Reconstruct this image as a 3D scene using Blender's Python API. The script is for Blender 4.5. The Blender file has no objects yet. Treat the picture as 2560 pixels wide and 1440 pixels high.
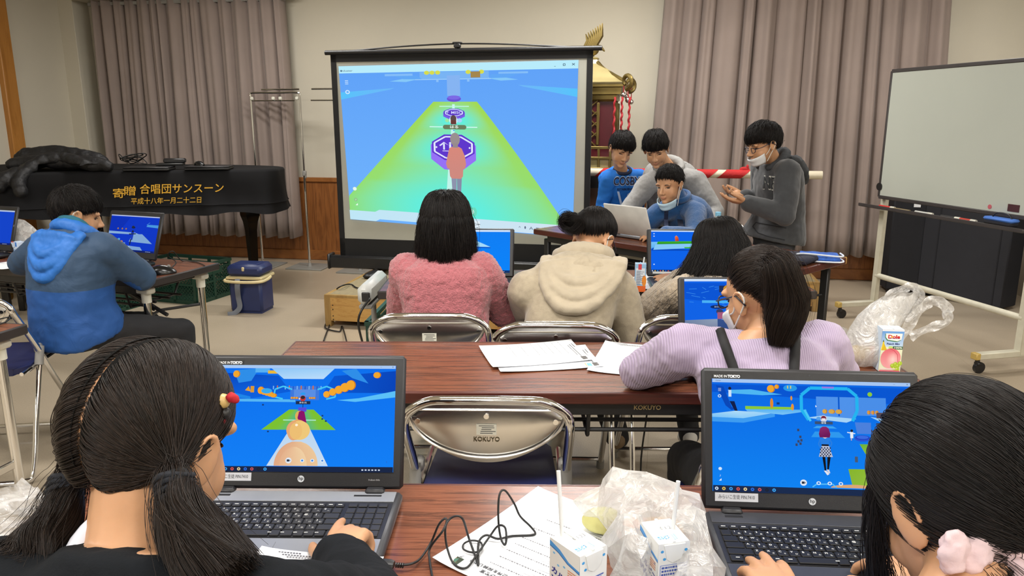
import bpy, math, random
import numpy as np
from mathutils import Vector as V, Matrix as MX, Quaternion
random.seed(7); RNG = np.random.default_rng(11)
SC = bpy.context.scene; COL = SC.collection
R = math.radians; PI = math.pi

# ---------------------------------------------------------------- camera, world, lights, exposure
F, EYE, PITCH = 1880.0, 1.39, R(12.7)
cd = bpy.data.cameras.new('camera'); cam = bpy.data.objects.new('camera', cd); COL.objects.link(cam)
cam.location = (0, 0, EYE); cam.rotation_euler = (R(90) - PITCH, 0, 0)
cd.sensor_width = 36; cd.lens = F / 2560 * 36; cd.clip_start = .05; cd.clip_end = 60
SC.camera = cam
vs = SC.view_settings
vs.view_transform = 'Standard'; vs.look = 'None'; vs.gamma = 1; vs.use_curve_mapping = False; vs.exposure = 0.0
SC.cycles.max_bounces = 7; SC.cycles.diffuse_bounces = 3; SC.cycles.glossy_bounces = 3; SC.cycles.transmission_bounces = 4
SC.cycles.transparent_max_bounces = 10; SC.cycles.caustics_reflective = False; SC.cycles.caustics_refractive = False
SC.cycles.sample_clamp_indirect = 4; SC.cycles.use_denoising = True
w = bpy.data.worlds.new('world'); SC.world = w; w.use_nodes = True
w.node_tree.nodes['Background'].inputs[0].default_value = (1, .97, .92, 1); w.node_tree.nodes['Background'].inputs[1].default_value = .5

def area(name, loc, size, watts, col=(1, .975, .94), rot=(0, 0, 0)):
    l = bpy.data.lights.new(name, 'AREA'); l.shape = 'RECTANGLE'; l.size, l.size_y = size; l.energy = watts; l.color = col
    o = bpy.data.objects.new(name, l); o.location = loc; o.rotation_euler = rot; COL.objects.link(o); return o
# ceiling fluorescent fittings of the hall (rows above and behind the camera; rearmost row added as frontal fill)
for i, x in enumerate((-3.0, -.4, 2.2)):
    for j, y in enumerate((-3.2, -1.0, 1.5, 5.1)):
        area('ceiling_lamp_light', (x + .19 * y, y - .19 * x, 2.78), (1.25, .3), ((40, 58, 52, 44), (40, 58, 52, 70), (40, 58, 52, 38))[i][j], rot=(0, 0, R(-11)))
area('daylight_from_side_windows', (3.3, 1.2, 1.6), (2.4, 1.5), 24, (.86, .93, 1), (0, R(80), R(-11)))

def at(px, py, y):      # photograph pixel (2560x1440) -> point of the room at depth y
    a = (px - 1280) / F; b = (720 - py) / F
    d = V((a, math.cos(PITCH) + b * math.sin(PITCH), -math.sin(PITCH) + b * math.cos(PITCH)))
    return V((0, 0, EYE)) + d * (y / d.y)
def flat(px, py, z):    # photograph pixel -> point of the room at height z
    a = (px - 1280) / F; b = (720 - py) / F
    d = V((a, math.cos(PITCH) + b * math.sin(PITCH), -math.sin(PITCH) + b * math.cos(PITCH)))
    return V((0, 0, EYE)) + d * ((z - EYE) / d.z)

# ---------------------------------------------------------------- materials
def lin(h):
    if not isinstance(h, str): return tuple(h)
    h = h.lstrip('#'); c = [int(h[i:i + 2], 16) / 255 for i in (0, 2, 4)]
    return tuple(x / 12.92 if x <= .04045 else ((x + .055) / 1.055) ** 2.4 for x in c)
def newmat(name):
    m = bpy.data.materials.new(name); m.use_nodes = True; nt = m.node_tree
    return m, nt, nt.nodes['Principled BSDF']
def nd(nt, t, **kw):
    n = nt.nodes.new(t)
    for k, v in kw.items():
        if k in n.inputs: n.inputs[k].default_value = v
        else: setattr(n, k, v)
    return n
def coords(nt, scale=(1, 1, 1), rot=(0, 0, 0), kind='Object'):
    tc = nd(nt, 'ShaderNodeTexCoord'); mp = nd(nt, 'ShaderNodeMapping'); mp.inputs['Scale'].default_value = scale; mp.inputs['Rotation'].default_value = rot
    nt.links.new(tc.outputs[kind], mp.inputs['Vector']); return mp.outputs['Vector']
def ramp(nt, fac, stops):
    r = nd(nt, 'ShaderNodeValToRGB'); e = r.color_ramp.elements
    while len(e) < len(stops): e.new(.5)
    for k, (p, c) in enumerate(stops): e[k].position = p; e[k].color = (*lin(c), 1)
    nt.links.new(fac, r.inputs['Fac']); return r.outputs['Color']
def bump(nt, b, h, strength, dist=.002):
    n = nd(nt, 'ShaderNodeBump', Strength=strength, Distance=dist); nt.links.new(h, n.inputs['Height']); nt.links.new(n.outputs['Normal'], b.inputs['Normal'])
MATS = {}
def pm(name, col, rough=.5, metal=0.0, var=.08, scale=14, bmp=0.0, bscale=300, stretch=(1, 1, 1), spec=None, sheen=0, bdist=.002, coat=0):
    if name in MATS: return MATS[name]
    m, nt, b = newmat(name); c = lin(col); v = coords(nt, stretch)
    n = nd(nt, 'ShaderNodeTexNoise', Scale=scale, Detail=3.0); nt.links.new(v, n.inputs['Vector'])
    lo = tuple(max(0, x * (1 - var)) for x in c); hi = tuple(min(1, x * (1 + var)) for x in c)
    nt.links.new(ramp(nt, n.outputs['Fac'], [(.3, lo), (.7, hi)]), b.inputs['Base Color'])
    b.inputs['Roughness'].default_value = rough; b.inputs['Metallic'].default_value = metal
    if spec is not None: b.inputs['Specular IOR Level'].default_value = spec
    if sheen: b.inputs['Sheen Weight'].default_value = sheen; b.inputs['Sheen Roughness'].default_value = .5
    if coat: b.inputs['Coat Weight'].default_value = coat
    if bmp:
        n2 = nd(nt, 'ShaderNodeTexNoise', Scale=bscale, Detail=4.0); nt.links.new(v, n2.inputs['Vector']); bump(nt, b, n2.outputs['Fac'], bmp, bdist)
    MATS[name] = m; return m
def wood(name, stops, scale=(1.2, 14, 14), rough=.35, kind='Object', detail=8, dist=1.2, bmp=.05):
    m, nt, b = newmat(name); v = coords(nt, scale)
    n = nd(nt, 'ShaderNodeTexNoise', Scale=2.2, Detail=detail, Distortion=dist); n.inputs['Roughness'].default_value = .68; nt.links.new(v, n.inputs['Vector'])
    nt.links.new(ramp(nt, n.outputs['Fac'], stops), b.inputs['Base Color']); b.inputs['Roughness'].default_value = rough
    if bmp: bump(nt, b, n.outputs['Fac'], bmp, .001)
    return m
def vcol_emit():
    m = bpy.data.materials.new('display_light'); m.use_nodes = True; nt = m.node_tree; nt.nodes.clear()
    a = nd(nt, 'ShaderNodeAttribute', attribute_name='Col'); e = nd(nt, 'ShaderNodeEmission', Strength=1.0); o = nd(nt, 'ShaderNodeOutputMaterial')
    nt.links.new(a.outputs['Color'], e.inputs['Color']); nt.links.new(e.outputs[0], o.inputs['Surface']); return m
DISPLAY = vcol_emit()
def vcol_mat(name, rough=.6):
    m, nt, b = newmat(name); a = nd(nt, 'ShaderNodeAttribute', attribute_name='Col'); nt.links.new(a.outputs['Color'], b.inputs['Base Color']); b.inputs['Roughness'].default_value = rough; return m
PRINT = vcol_mat('printed_colour', .45)
def plastic_film(name, col='#f4f4f2', trans=.55, rough=.25):
    m, nt, b = newmat(name); nt.nodes.remove(b); out = nt.nodes['Material Output']
    n = nd(nt, 'ShaderNodeTexNoise', Scale=22.0, Detail=5.0, Distortion=1.5); nt.links.new(coords(nt), n.inputs['Vector'])
    bp = nd(nt, 'ShaderNodeBump', Strength=.8, Distance=.012); nt.links.new(n.outputs['Fac'], bp.inputs['Height'])
    d = nd(nt, 'ShaderNodeBsdfDiffuse'); d.inputs[0].default_value = (*lin(col), 1); tl = nd(nt, 'ShaderNodeBsdfTranslucent'); tl.inputs[0].default_value = (*lin(col), 1)
    g = nd(nt, 'ShaderNodeBsdfGlossy', Roughness=rough); t = nd(nt, 'ShaderNodeBsdfTransparent')
    for q in (d, tl, g): nt.links.new(bp.outputs['Normal'], q.inputs['Normal'])
    m1 = nd(nt, 'ShaderNodeMixShader', Fac=.45); nt.links.new(d.outputs[0], m1.inputs[1]); nt.links.new(tl.outputs[0], m1.inputs[2])
    m2 = nd(nt, 'ShaderNodeMixShader', Fac=.16); nt.links.new(m1.outputs[0], m2.inputs[1]); nt.links.new(g.outputs[0], m2.inputs[2])
    m3 = nd(nt, 'ShaderNodeMixShader'); nt.links.new(ramp(nt, n.outputs['Fac'], [(.3, (min(1, trans + .25),) * 3), (.7, (max(0, trans - .3),) * 3)]), m3.inputs[0])
    nt.links.new(m2.outputs[0], m3.inputs[1]); nt.links.new(t.outputs[0], m3.inputs[2]); nt.links.new(m3.outputs[0], out.inputs['Surface']); return m

# ---------------------------------------------------------------- mesh helpers
def frame(z, up=V((0, 0, 1))):
    z = V(z).normalized(); x = up.cross(z)
    if x.length < 1e-4: x = V((1, 0, 0)).cross(z)
    x.normalize(); return MX((x, z.cross(x), z)).transposed()
def rz(a): return MX.Rotation(a, 3, 'Z')
def TR(loc, rot=None):
    m = (rot if rot is not None else MX.Identity(3)).to_4x4(); m.translation = V(loc); return m
def spl(pts, n=6, closed=False):
    P = [V(p) for p in pts]; out = []; L = len(P)
    for i in range(L if closed else L - 1):
        a, b, c, d = (P[(i + k) % L] if closed else P[min(max(i + k, 0), L - 1)] for k in (-1, 0, 1, 2))
        for j in range(n):
            t = j / n; out.append(.5 * ((2 * b) + (c - a) * t + (2 * a - 5 * b + 4 * c - d) * t * t + (3 * b - a - 3 * c + d) * t ** 3))
    if not closed: out.append(P[-1])
    return out
class MB:
    def __init__(s): s.v, s.f, s.m, s.c = [], [], [], {}
    def add(s, vs, fs, mi=0, M=None):
        n = len(s.v)
        s.v += [tuple(M @ V(p)) for p in vs] if M is not None else [tuple(p) for p in vs]
        s.f += [[i + n for i in f] for f in fs]; s.m += [mi] * len(fs); return s
    def box(s, c, d, b=0.0, Rm=None, mi=0, M=None):
        h = [x / 2 for x in d]; b = min(b, min(h) * .98); c = V(c)
        if b <= 0:
            vs = [V((x * h[0], y * h[1], z * h[2])) for x in (-1, 1) for y in (-1, 1) for z in (-1, 1)]
            fs = [(0, 1, 3, 2), (4, 6, 7, 5), (0, 4, 5, 1), (2, 3, 7, 6), (0, 2, 6, 4), (1, 5, 7, 3)]
        else:
            vs, ix = [], {}
            for sx in (-1, 1):
                for sy in (-1, 1):
                    for sz in (-1, 1):
                        for a in range(3):
                            e = [h[0] - b, h[1] - b, h[2] - b]; e[a] = h[a]
                            ix[sx, sy, sz, a] = len(vs); vs.append(V((sx * e[0], sy * e[1], sz * e[2])))
            fs = []; g = (-1, 1)
            for t in g:
                fs += [(ix[t, -1, -1, 0], ix[t, 1, -1, 0], ix[t, 1, 1, 0], ix[t, -1, 1, 0])[::t], (ix[-1, t, -1, 1], ix[-1, t, 1, 1], ix[1, t, 1, 1], ix[1, t, -1, 1])[::t], (ix[-1, -1, t, 2], ix[1, -1, t, 2], ix[1, 1, t, 2], ix[-1, 1, t, 2])[::t]]
                for u in g:
                    o = t * u
                    fs += [(ix[t, u, -1, 0], ix[t, u, -1, 1], ix[t, u, 1, 1], ix[t, u, 1, 0])[::o], (ix[t, -1, u, 0], ix[t, 1, u, 0], ix[t, 1, u, 2], ix[t, -1, u, 2])[::o], (ix[-1, t, u, 1], ix[-1, t, u, 2], ix[1, t, u, 2], ix[1, t, u, 1])[::o]]
                    for w_ in g: fs.append((ix[t, u, w_, 0], ix[t, u, w_, 1], ix[t, u, w_, 2])[::t * u * w_])
        if Rm is not None: vs = [Rm @ p for p in vs]
        return s.add([p + c for p in vs], fs, mi, M)
    def tube(s, pts, r, n=8, closed=False, mi=0, M=None, sx=1.0):
        P = [V(p) for p in pts]; L = len(P); rr = r if isinstance(r, (list, tuple)) else [r] * L
        T = [((P[(i + 1) % L] - P[i - 1]) if closed else (P[min(i + 1, L - 1)] - P[max(i - 1, 0)])).normalized() for i in range(L)]
        x = frame(T[0]).col[0]; vs, fs = [], []
        for i in range(L):
            x = (x - T[i] * x.dot(T[i])); x = x.normalized() if x.length > 1e-6 else frame(T[i]).col[0]; y = T[i].cross(x)
            for k in range(n):
                a = 2 * PI * k / n; vs.append(P[i] + (x * math.cos(a) * sx + y * math.sin(a)) * rr[i])
        for i in range(L if closed else L - 1):
            j = (i + 1) % L
            for k in range(n): fs.append((i * n + k, i * n + (k + 1) % n, j * n + (k + 1) % n, j * n + k))
        if not closed: fs += [tuple(range(n))[::-1], tuple((L - 1) * n + k for k in range(n))]
        return s.add(vs, fs, mi, M)
    def cyl(s, a, b, r, r2=None, n=16, mi=0, M=None): return s.tube([a, b], [r, r if r2 is None else r2], n, False, mi, M)
    def ell(s, c, rad, Rm=None, nu=16, nv=10, mi=0, M=None):
        if not isinstance(rad, (list, tuple)): rad = (rad,) * 3
        vs = [V((0, 0, rad[2]))]
        for j in range(1, nv):
            t = PI * j / nv
            for i in range(nu): p = 2 * PI * i / nu; vs.append(V((rad[0] * math.sin(t) * math.cos(p), rad[1] * math.sin(t) * math.sin(p), rad[2] * math.cos(t))))
        vs.append(V((0, 0, -rad[2]))); fs = [(0, 1 + i, 1 + (i + 1) % nu) for i in range(nu)]
        for j in range(nv - 2):
            a = 1 + j * nu
            for i in range(nu): fs.append((a + i, a + nu + i, a + nu + (i + 1) % nu, a + (i + 1) % nu))
        a = 1 + (nv - 2) * nu; fs += [(len(vs) - 1, a + (i + 1) % nu, a + i) for i in range(nu)]
        if Rm is not None: vs = [Rm @ p for p in vs]
        return s.add([p + V(c) for p in vs], fs, mi, M)
    def lathe(s, prof, M=None, n=24, mi=0):
        vs = [(r * math.cos(2 * PI * k / n), r * math.sin(2 * PI * k / n), z) for r, z in prof for k in range(n)]; L = len(prof)
        fs = [(i * n + k, i * n + (k + 1) % n, (i + 1) * n + (k + 1) % n, (i + 1) * n + k) for i in range(L - 1) for k in range(n)]
        fs += [tuple(range(n))[::-1], tuple((L - 1) * n + k for k in range(n))]
        return s.add(vs, fs, mi, M)
    def prism(s, poly, z0, z1, M=None, mi=0):
        n = len(poly); vs = [(x, y, z0) for x, y in poly] + [(x, y, z1) for x, y in poly]
        fs = [tuple(range(n))[::-1], tuple(range(n, 2 * n))] + [(i, (i + 1) % n, n + (i + 1) % n, n + i) for i in range(n)]
        return s.add(vs, fs, mi, M)
    def grid(s, G, mi=0, M=None, cu=False, caps=False):
        nu, nv = len(G), len(G[0]); fs = [(i * nv + j, ((i + 1) % nu) * nv + j, ((i + 1) % nu) * nv + j + 1, i * nv + j + 1) for i in range(nu if cu else nu - 1) for j in range(nv - 1)]
        if caps: fs += [tuple(i * nv for i in range(nu))[::-1], tuple(i * nv + nv - 1 for i in range(nu))]
        return s.add([p for row in G for p in row], fs, mi, M)
    def cap(s, pts, rad, n=12):
        for a, b, ra, rb in zip(pts, pts[1:], rad, rad[1:]): s.tube([a, b], [ra, rb], n)
        for p, r in zip(pts, rad): s.ell(p, r, nu=n, nv=max(6, n // 2 + 1))
        return s
    def mesh(s, name):
        m = bpy.data.meshes.new(name); m.from_pydata([tuple(p) for p in s.v], [], s.f)
        if any(s.m): m.polygons.foreach_set('material_index', s.m)
        return m
def obj(name, mb, mats, parent=None, smooth=40, loc=None, rot=None):
    m = mb.mesh(name) if isinstance(mb, MB) else mb
    for q in (mats if isinstance(mats, (list, tuple)) else [mats]): m.materials.append(q)
    if smooth:
        m.shade_smooth()
        if smooth < 180: m.set_sharp_from_angle(angle=R(smooth))
    o = bpy.data.objects.new(name, m); COL.objects.link(o)
    if parent: o.parent = parent
    if loc is not None: o.location = loc
    if rot is not None: o.rotation_euler = rot
    return o
def tag(o, label, cat, group=None, kind=None):
    if label: o['label'] = label
    if cat: o['category'] = cat
    if group: o['group'] = group
    if kind: o['kind'] = kind
    return o
def thing(name, label, cat, loc=(0, 0, 0), yaw=0, group=None):
    o = bpy.data.objects.new(name, None); COL.objects.link(o); o.empty_display_size = .05
    o.location = loc; o.rotation_euler = (0, 0, yaw); return tag(o, label, cat, group)
def struct(name, mb, m, smooth=40, **k):
    o = obj(name, mb, m, None, smooth, **k); o['kind'] = 'structure'; return o
def dup(o, parent=None):
    c = o.copy(); COL.objects.link(c); c.parent = parent
    for ch in o.children: dup(ch, c)
    return c
def bake(mb, mods, name='m'):
    m = mb.mesh(name); o = bpy.data.objects.new(name, m); COL.objects.link(o)
    for t, kw in mods:
        q = o.modifiers.new(t, t)
        for k, v in kw.items(): setattr(q, k, v)
    dg = bpy.context.evaluated_depsgraph_get(); r = bpy.data.meshes.new_from_object(o.evaluated_get(dg))
    bpy.data.objects.remove(o); bpy.data.meshes.remove(m); r.name = name; return r
def clouds(size, depth=2):
    t = bpy.data.textures.new('wrinkle', 'CLOUDS'); t.noise_scale = size; t.noise_depth = depth; return t
def blob(mb, vox, it=4, disp=0.0, dsize=.06, name='m', disp2=0.0, dsize2=.012):
    mods = [('REMESH', dict(mode='VOXEL', voxel_size=vox)), ('SMOOTH', dict(factor=.5, iterations=it))]
    if disp: mods.append(('DISPLACE', dict(texture=clouds(dsize), strength=disp, mid_level=.5, texture_coords='LOCAL')))
    if disp2: mods.append(('DISPLACE', dict(texture=clouds(dsize2), strength=disp2, mid_level=.5, texture_coords='LOCAL')))
    return bake(mb, mods, name)
TXT = {}
def text_geo(s, bold=0.0):
    if (s, bold) not in TXT:
        cu = bpy.data.curves.new('t', 'FONT'); cu.body = s; cu.align_x = 'CENTER'; cu.align_y = 'CENTER'; cu.resolution_u = 3; cu.offset = bold
        o = bpy.data.objects.new('t', cu); COL.objects.link(o); dg = bpy.context.evaluated_depsgraph_get()
        m = bpy.data.meshes.new_from_object(o.evaluated_get(dg)); TXT[s, bold] = ([v.co.copy() for v in m.vertices], [tuple(p.vertices) for p in m.polygons])
        bpy.data.objects.remove(o); bpy.data.curves.remove(cu); bpy.data.meshes.remove(m)
    return TXT[s, bold]
def text(mb, s, size, M, width=None, mi=0, bold=0.0, shear=0.0):
    vs, fs = text_geo(s, bold)
    if not vs: return mb
    w0 = max(v.x for v in vs) - min(v.x for v in vs); sx = (width / w0) if width else size
    return mb.add([V((v.x * sx + shear * v.y * size, v.y * size, v.z)) for v in vs], fs, mi, M)
class Pic:      # flat picture: coloured shapes in 0..1 (x right, y down), laid one over the other
    def __init__(s, w, h, lay=.00004): s.w, s.h, s.lay, s.z, s.v, s.f, s.c = w, h, lay, 0, [], [], []
    def poly(s, pts, col, up=True):
        n = len(s.v); s.z += 1 if up else 0
        s.v += [((x - .5) * s.w, (.5 - y) * s.h, s.z * s.lay) for x, y in pts]; s.f.append(list(range(n, n + len(pts)))[::-1])
        s.c += [(*lin(c), 1) for c in (col if isinstance(col, list) else [col] * len(pts))][::-1]
        return s
    def rect(s, x0, y0, x1, y1, col, up=True): return s.poly([(x0, y0), (x1, y0), (x1, y1), (x0, y1)], col, up)
    def ell(s, x, y, rx, ry, col, n=20, up=True, rot=0): return s.poly([(x + rx * math.cos(2 * PI * k / n + rot), y + ry * math.sin(2 * PI * k / n + rot)) for k in range(n)], col, up)
    def line(s, pts, wd, col, up=True):
        asp = s.w / s.h
        if up: s.z += 1
        for (x0, y0), (x1, y1) in zip(pts, pts[1:]):
            dx, dy = (x1 - x0) * asp, y1 - y0; l = math.hypot(dx, dy) or 1; nx, ny = -dy / l * wd / asp, dx / l * wd
            s.poly([(x0 + nx, y0 + ny), (x1 + nx, y1 + ny), (x1 - nx, y1 - ny), (x0 - nx, y0 - ny)], col, False)
        return s
    def text(s, t, x, y, size, col, bold=0.0, width=None, rot=0):
        vs, fs = text_geo(t, bold)
        if not vs: return s
        n = len(s.v); s.z += 1; w0 = max(v.x for v in vs) - min(v.x for v in vs); k = size * s.h; kx = width * s.w / w0 if width else k; c, q = math.cos(rot), math.sin(rot)
        s.v += [((x - .5) * s.w + v.x * kx * c - v.y * k * q, (.5 - y) * s.h + v.x * kx * q + v.y * k * c, s.z * s.lay) for v in vs]
        for f in fs: s.f.append([i + n for i in f]); s.c += [(*lin(col), 1)] * len(f)
        return s
    def grid(s, fn, cf, nu, nv):
        s.z += 1; n = len(s.v); P = [[fn(i / nu, j / nv) for j in range(nv + 1)] for i in range(nu + 1)]
        s.v += [((x - .5) * s.w, (.5 - y) * s.h, s.z * s.lay) for row in P for x, y in row]; C = [[(*lin(cf(i / nu, j / nv)), 1) for j in range(nv + 1)] for i in range(nu + 1)]
        for i in range(nu):
            for j in range(nv):
                q = [(i, j), (i, j + 1), (i + 1, j + 1), (i + 1, j)]; s.f.append([n + a * (nv + 1) + b for a, b in q]); s.c += [C[a][b] for a, b in q]
        return s
    def build(s, name, parent, M, mat=None):
        m = bpy.data.meshes.new(name); m.from_pydata([tuple(M @ V(p)) for p in s.v], [], s.f)
        a = m.color_attributes.new('Col', 'FLOAT_COLOR', 'CORNER'); a.data.foreach_set('color', np.array(s.c, 'f').ravel())
        return obj(name, m, mat or DISPLAY, parent, 0)
def mixc(a, b, t): a, b = lin(a), lin(b); return tuple(x + (y - x) * t for x, y in zip(a, b))

M_CHROME = pm('chrome', '#e4e4e4', .08, 1, .02); M_STEEL = pm('brushed_plate', '#dedddb', .19, 1, .03, 6)
M_BLACK = pm('black_steel', '#1b1b1c', .45); M_BLKPL = pm('black_plastic', '#18181a', .4, bmp=.1, bscale=900); M_WHITEPL = pm('white_plastic', '#d8d6c8', .45)
M_GREYPL = pm('grey_plastic', '#8d8b86', .5); M_CORD = pm('black_cord', '#141414', .5); M_PAPER = pm('paper', '#e9ebee', .75, var=.015)
M_GOLDTXT = pm('gold_thread', '#d8a52a', .55); M_WHITEINK = pm('white_ink', '#dcdcd6', .6); M_INK = pm('dark_ink', '#3a3a3d', .7)
# ---------------------------------------------------------------- the hall
RA = R(-11); RU = V((math.cos(RA), math.sin(RA), 0)); RN = V((-math.sin(RA), math.cos(RA), 0))   # along the back wall, and into it
BL = V((-4.375, 7.95, 0)); RW, RD, RH = 8.69, 12.5, 2.85
RM = MX((RU, RN, V((0, 0, 1)))).transposed()
def room(a, d, z=0): return BL + RU * a - RN * d + V((0, 0, z))    # a along the wall from the left corner, d out from the wall
def rbox(mb, a0, a1, d0, d1, z0, z1, b=0, mi=0): return mb.box(room((a0 + a1) / 2, (d0 + d1) / 2, (z0 + z1) / 2), (a1 - a0, d1 - d0, z1 - z0), b, RM, mi)

def floor_mat():
    m, nt, b = newmat('linoleum'); v = coords(nt)
    n = nd(nt, 'ShaderNodeTexNoise', Scale=.9, Detail=4.0); nt.links.new(v, n.inputs['Vector'])
    c1 = ramp(nt, n.outputs['Fac'], [(.3, '#aa9c87'), (.7, '#b9ab96')])
    n3 = nd(nt, 'ShaderNodeTexNoise', Scale=160.0, Detail=2.0); nt.links.new(v, n3.inputs['Vector'])
    mx = nd(nt, 'ShaderNodeMix', data_type='RGBA', blend_type='MULTIPLY'); mx.inputs[0].default_value = .35
    nt.links.new(c1, mx.inputs[6]); nt.links.new(ramp(nt, n3.outputs['Fac'], [(.35, '#d8d4cc'), (.6, '#ffffff')]), mx.inputs[7])
    br = nd(nt, 'ShaderNodeTexBrick', Scale=1.0); br.offset = 0; br.inputs['Mortar Size'].default_value = .0015; br.inputs['Brick Width'].default_value = 1.8; br.inputs['Row Height'].default_value = 1.8
    br.inputs['Color1'].default_value = (1, 1, 1, 1); br.inputs['Color2'].default_value = (1, 1, 1, 1); br.inputs['Mortar'].default_value = (.8, .78, .74, 1)
    nt.links.new(coords(nt, rot=(0, 0, R(11))), br.inputs['Vector'])
    m2 = nd(nt, 'ShaderNodeMix', data_type='RGBA', blend_type='MULTIPLY'); m2.inputs[0].default_value = 1
    nt.links.new(mx.outputs[2], m2.inputs[6]); nt.links.new(br.outputs['Color'], m2.inputs[7])
    nt.links.new(m2.outputs[2], b.inputs['Base Color']); b.inputs['Roughness'].default_value = .28; b.inputs['Specular IOR Level'].default_value = .4
    n4 = nd(nt, 'ShaderNodeTexNoise', Scale=6.0, Detail=3.0); nt.links.new(v, n4.inputs['Vector']); bump(nt, b, n4.outputs['Fac'], .12, .01); return m
M_WALL = pm('cream_wallpaper', '#cfc8b6', .85, var=.03, scale=1.2, bmp=.12, bscale=420)
M_CEIL = pm('ceiling_board', '#d8d4c6', .9)
def panel_mat():
    m, nt, b = newmat('knotty_wainscot'); v = coords(nt, rot=(0, 0, R(11)))
    st = nd(nt, 'ShaderNodeVectorMath', operation='MULTIPLY'); st.inputs[1].default_value = (9, 9, .8); nt.links.new(v, st.inputs[0])
    n = nd(nt, 'ShaderNodeTexNoise', Scale=2.0, Detail=6.0, Distortion=1.6); nt.links.new(st.outputs[0], n.inputs['Vector'])
    c = ramp(nt, n.outputs['Fac'], [(.25, '#6e3f1c'), (.5, '#9a6030'), (.62, '#7d4a22'), (.8, '#a56c3a')])
    w_ = nd(nt, 'ShaderNodeTexWave', Scale=3.2, wave_type='BANDS', bands_direction='X', wave_profile='SAW'); nt.links.new(v, w_.inputs['Vector'])
    g = ramp(nt, w_.outputs['Fac'], [(0, '#555555'), (.035, '#ffffff'), (1, '#ffffff')])
    mx = nd(nt, 'ShaderNodeMix', data_type='RGBA', blend_type='MULTIPLY'); mx.inputs[0].default_value = 1
    nt.links.new(c, mx.inputs[6]); nt.links.new(g, mx.inputs[7]); nt.links.new(mx.outputs[2], b.inputs['Base Color']); b.inputs['Roughness'].default_value = .4
    bump(nt, b, w_.outputs['Fac'], .1, .003); return m
M_TRIM = wood('trim_wood', [(.3, '#7a4720'), (.55, '#9c6433'), (.75, '#85502a')], (1.5, 1.5, 1.5), .35)
M_POST = wood('post_wood', [(.3, '#9c6529'), (.55, '#b97f3c'), (.75, '#a56c2e')], (8, 8, .8), .4)
mb = MB(); mb.box(room(RW / 2, RD / 2, -.05), (RW + .4, RD + .4, .1), 0, RM); struct('floor', mb, floor_mat(), 0)
mb = MB(); mb.box(room(RW / 2, RD / 2, RH + .05), (RW + .4, RD + .4, .1), 0, RM); struct('ceiling', mb, M_CEIL, 0)
mb = MB(); rbox(mb, -.1, RW + .1, -.2, 0, 0, RH); struct('wall_back', mb, M_WALL, 0)
mb = MB(); rbox(mb, -.1, 0, 0, RD, 0, RH); struct('wall_left', mb, M_WALL, 0)
mb = MB(); rbox(mb, RW, RW + .1, 0, RD, 0, RH); struct('wall_right', mb, M_WALL, 0)
mb = MB(); rbox(mb, -.1, RW + .1, RD, RD + .1, 0, RH); struct('wall_front', mb, pm('white_wall', '#dcdad4', .85), 0)
mb = MB(); rbox(mb, .0, RW, .0, .018, .09, .78); struct('trim_1', mb, panel_mat(), 0)          # wainscot boards
mb = MB(); rbox(mb, .0, RW, .0, .035, .78, .825, .006); struct('trim_2', mb, M_TRIM)            # dado rail
mb = MB(); rbox(mb, .0, RW, .0, .03, 0, .1, .006); struct('baseboard_back', mb, M_TRIM)
mb = MB(); rbox(mb, -.02, .16, .0, .22, 0, RH, .004); struct('trim_3', mb, M_WALL)               # corner pilaster
mb = MB(); rbox(mb, -.02, .05, .88, 1.02, 0, RH, .006); struct('trim_4', mb, M_POST)          # door post on the left wall

# ---------------------------------------------------------------- curtains
def cloth_mat(name, col, weave=900, b=.15, rough=.9, sheen=.15, var=.06, trans=0.0):
    m = pm(name, col, rough, var=var, scale=3, bmp=b, bscale=weave, sheen=sheen); return m
M_CURT = cloth_mat('mauve_curtain', '#94857d')
def curtain(label, p0, p1, z0, z1, folds, amp, nrm, seed, topw=1.0, mat=None):
    p0, p1, nrm = V(p0), V(p1), V(nrm); L = (p1 - p0).length; d = (p1 - p0) / L; rg = random.Random(seed)
    wv = [rg.uniform(.55, 1.5) for _ in range(folds)]; tot = sum(wv); edges = [0]
    for q in wv: edges.append(edges[-1] + q / tot)
    am = [rg.uniform(.7, 1.25) for _ in range(folds)]; sk = [rg.uniform(-.25, .25) for _ in range(folds)]; G = []
    NS = folds * 16
    for i in range(NS + 1):
        u = i / NS; k = min(int(u * folds), folds - 1); f = u * folds - k; col = []
        x0 = edges[k] + (edges[k + 1] - edges[k]) * f
        for j in range(13):
            t = j / 12; ph = 2 * PI * f; sh = sk[k] * math.sin(PI * f) * t * .5
            dep = amp * am[k] * (2 * abs(math.sin(PI * f)) ** .62 - 1 + .22 * math.cos(2 * ph + k)) * (.6 + .4 * t) + .012 * math.sin(u * 23 + t * 4)
            xx = x0 + sh * (edges[k + 1] - edges[k]); xx = .5 + (xx - .5) * (topw + (1 - topw) * t)
            col.append(p0 + d * (xx * L) + nrm * dep + V((0, 0, z1 + (z0 - z1) * t + .006 * math.cos(ph) * t)))
        G.append(col)
    mb = MB(); mb.grid(G); t = thing('curtain', label, 'curtain', (p0 + p1) / 2)
    o = obj('fabric', mb, mat or M_CURT, t, 180); o.matrix_parent_inverse = MX.Translation(-(p0 + p1) / 2)
    o.modifiers.new('thick', 'SOLIDIFY').thickness = .004
    mb = MB(); mb.box(V((0, 0, z1 - .03)), ((p1 - p0).length, .03, .035), .004, frame(V((0, 0, 1))) @ MX.Identity(3) if False else MX((d, nrm, V((0, 0, 1)))).transposed())
    obj('curtain_rail', mb, M_GREYPL, t); return t
curtain('mauve pleated curtain behind the black covered grand piano', room(.3, .17), room(2.36, .17), .25, 2.5, 16, .06, -RN, 3, .97)
curtain('wide mauve pleated curtain behind the standing boys and whiteboard', room(5.69, .17), room(8.12, .17), .24, 2.72, 14, .065, -RN, 9, .9)
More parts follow.
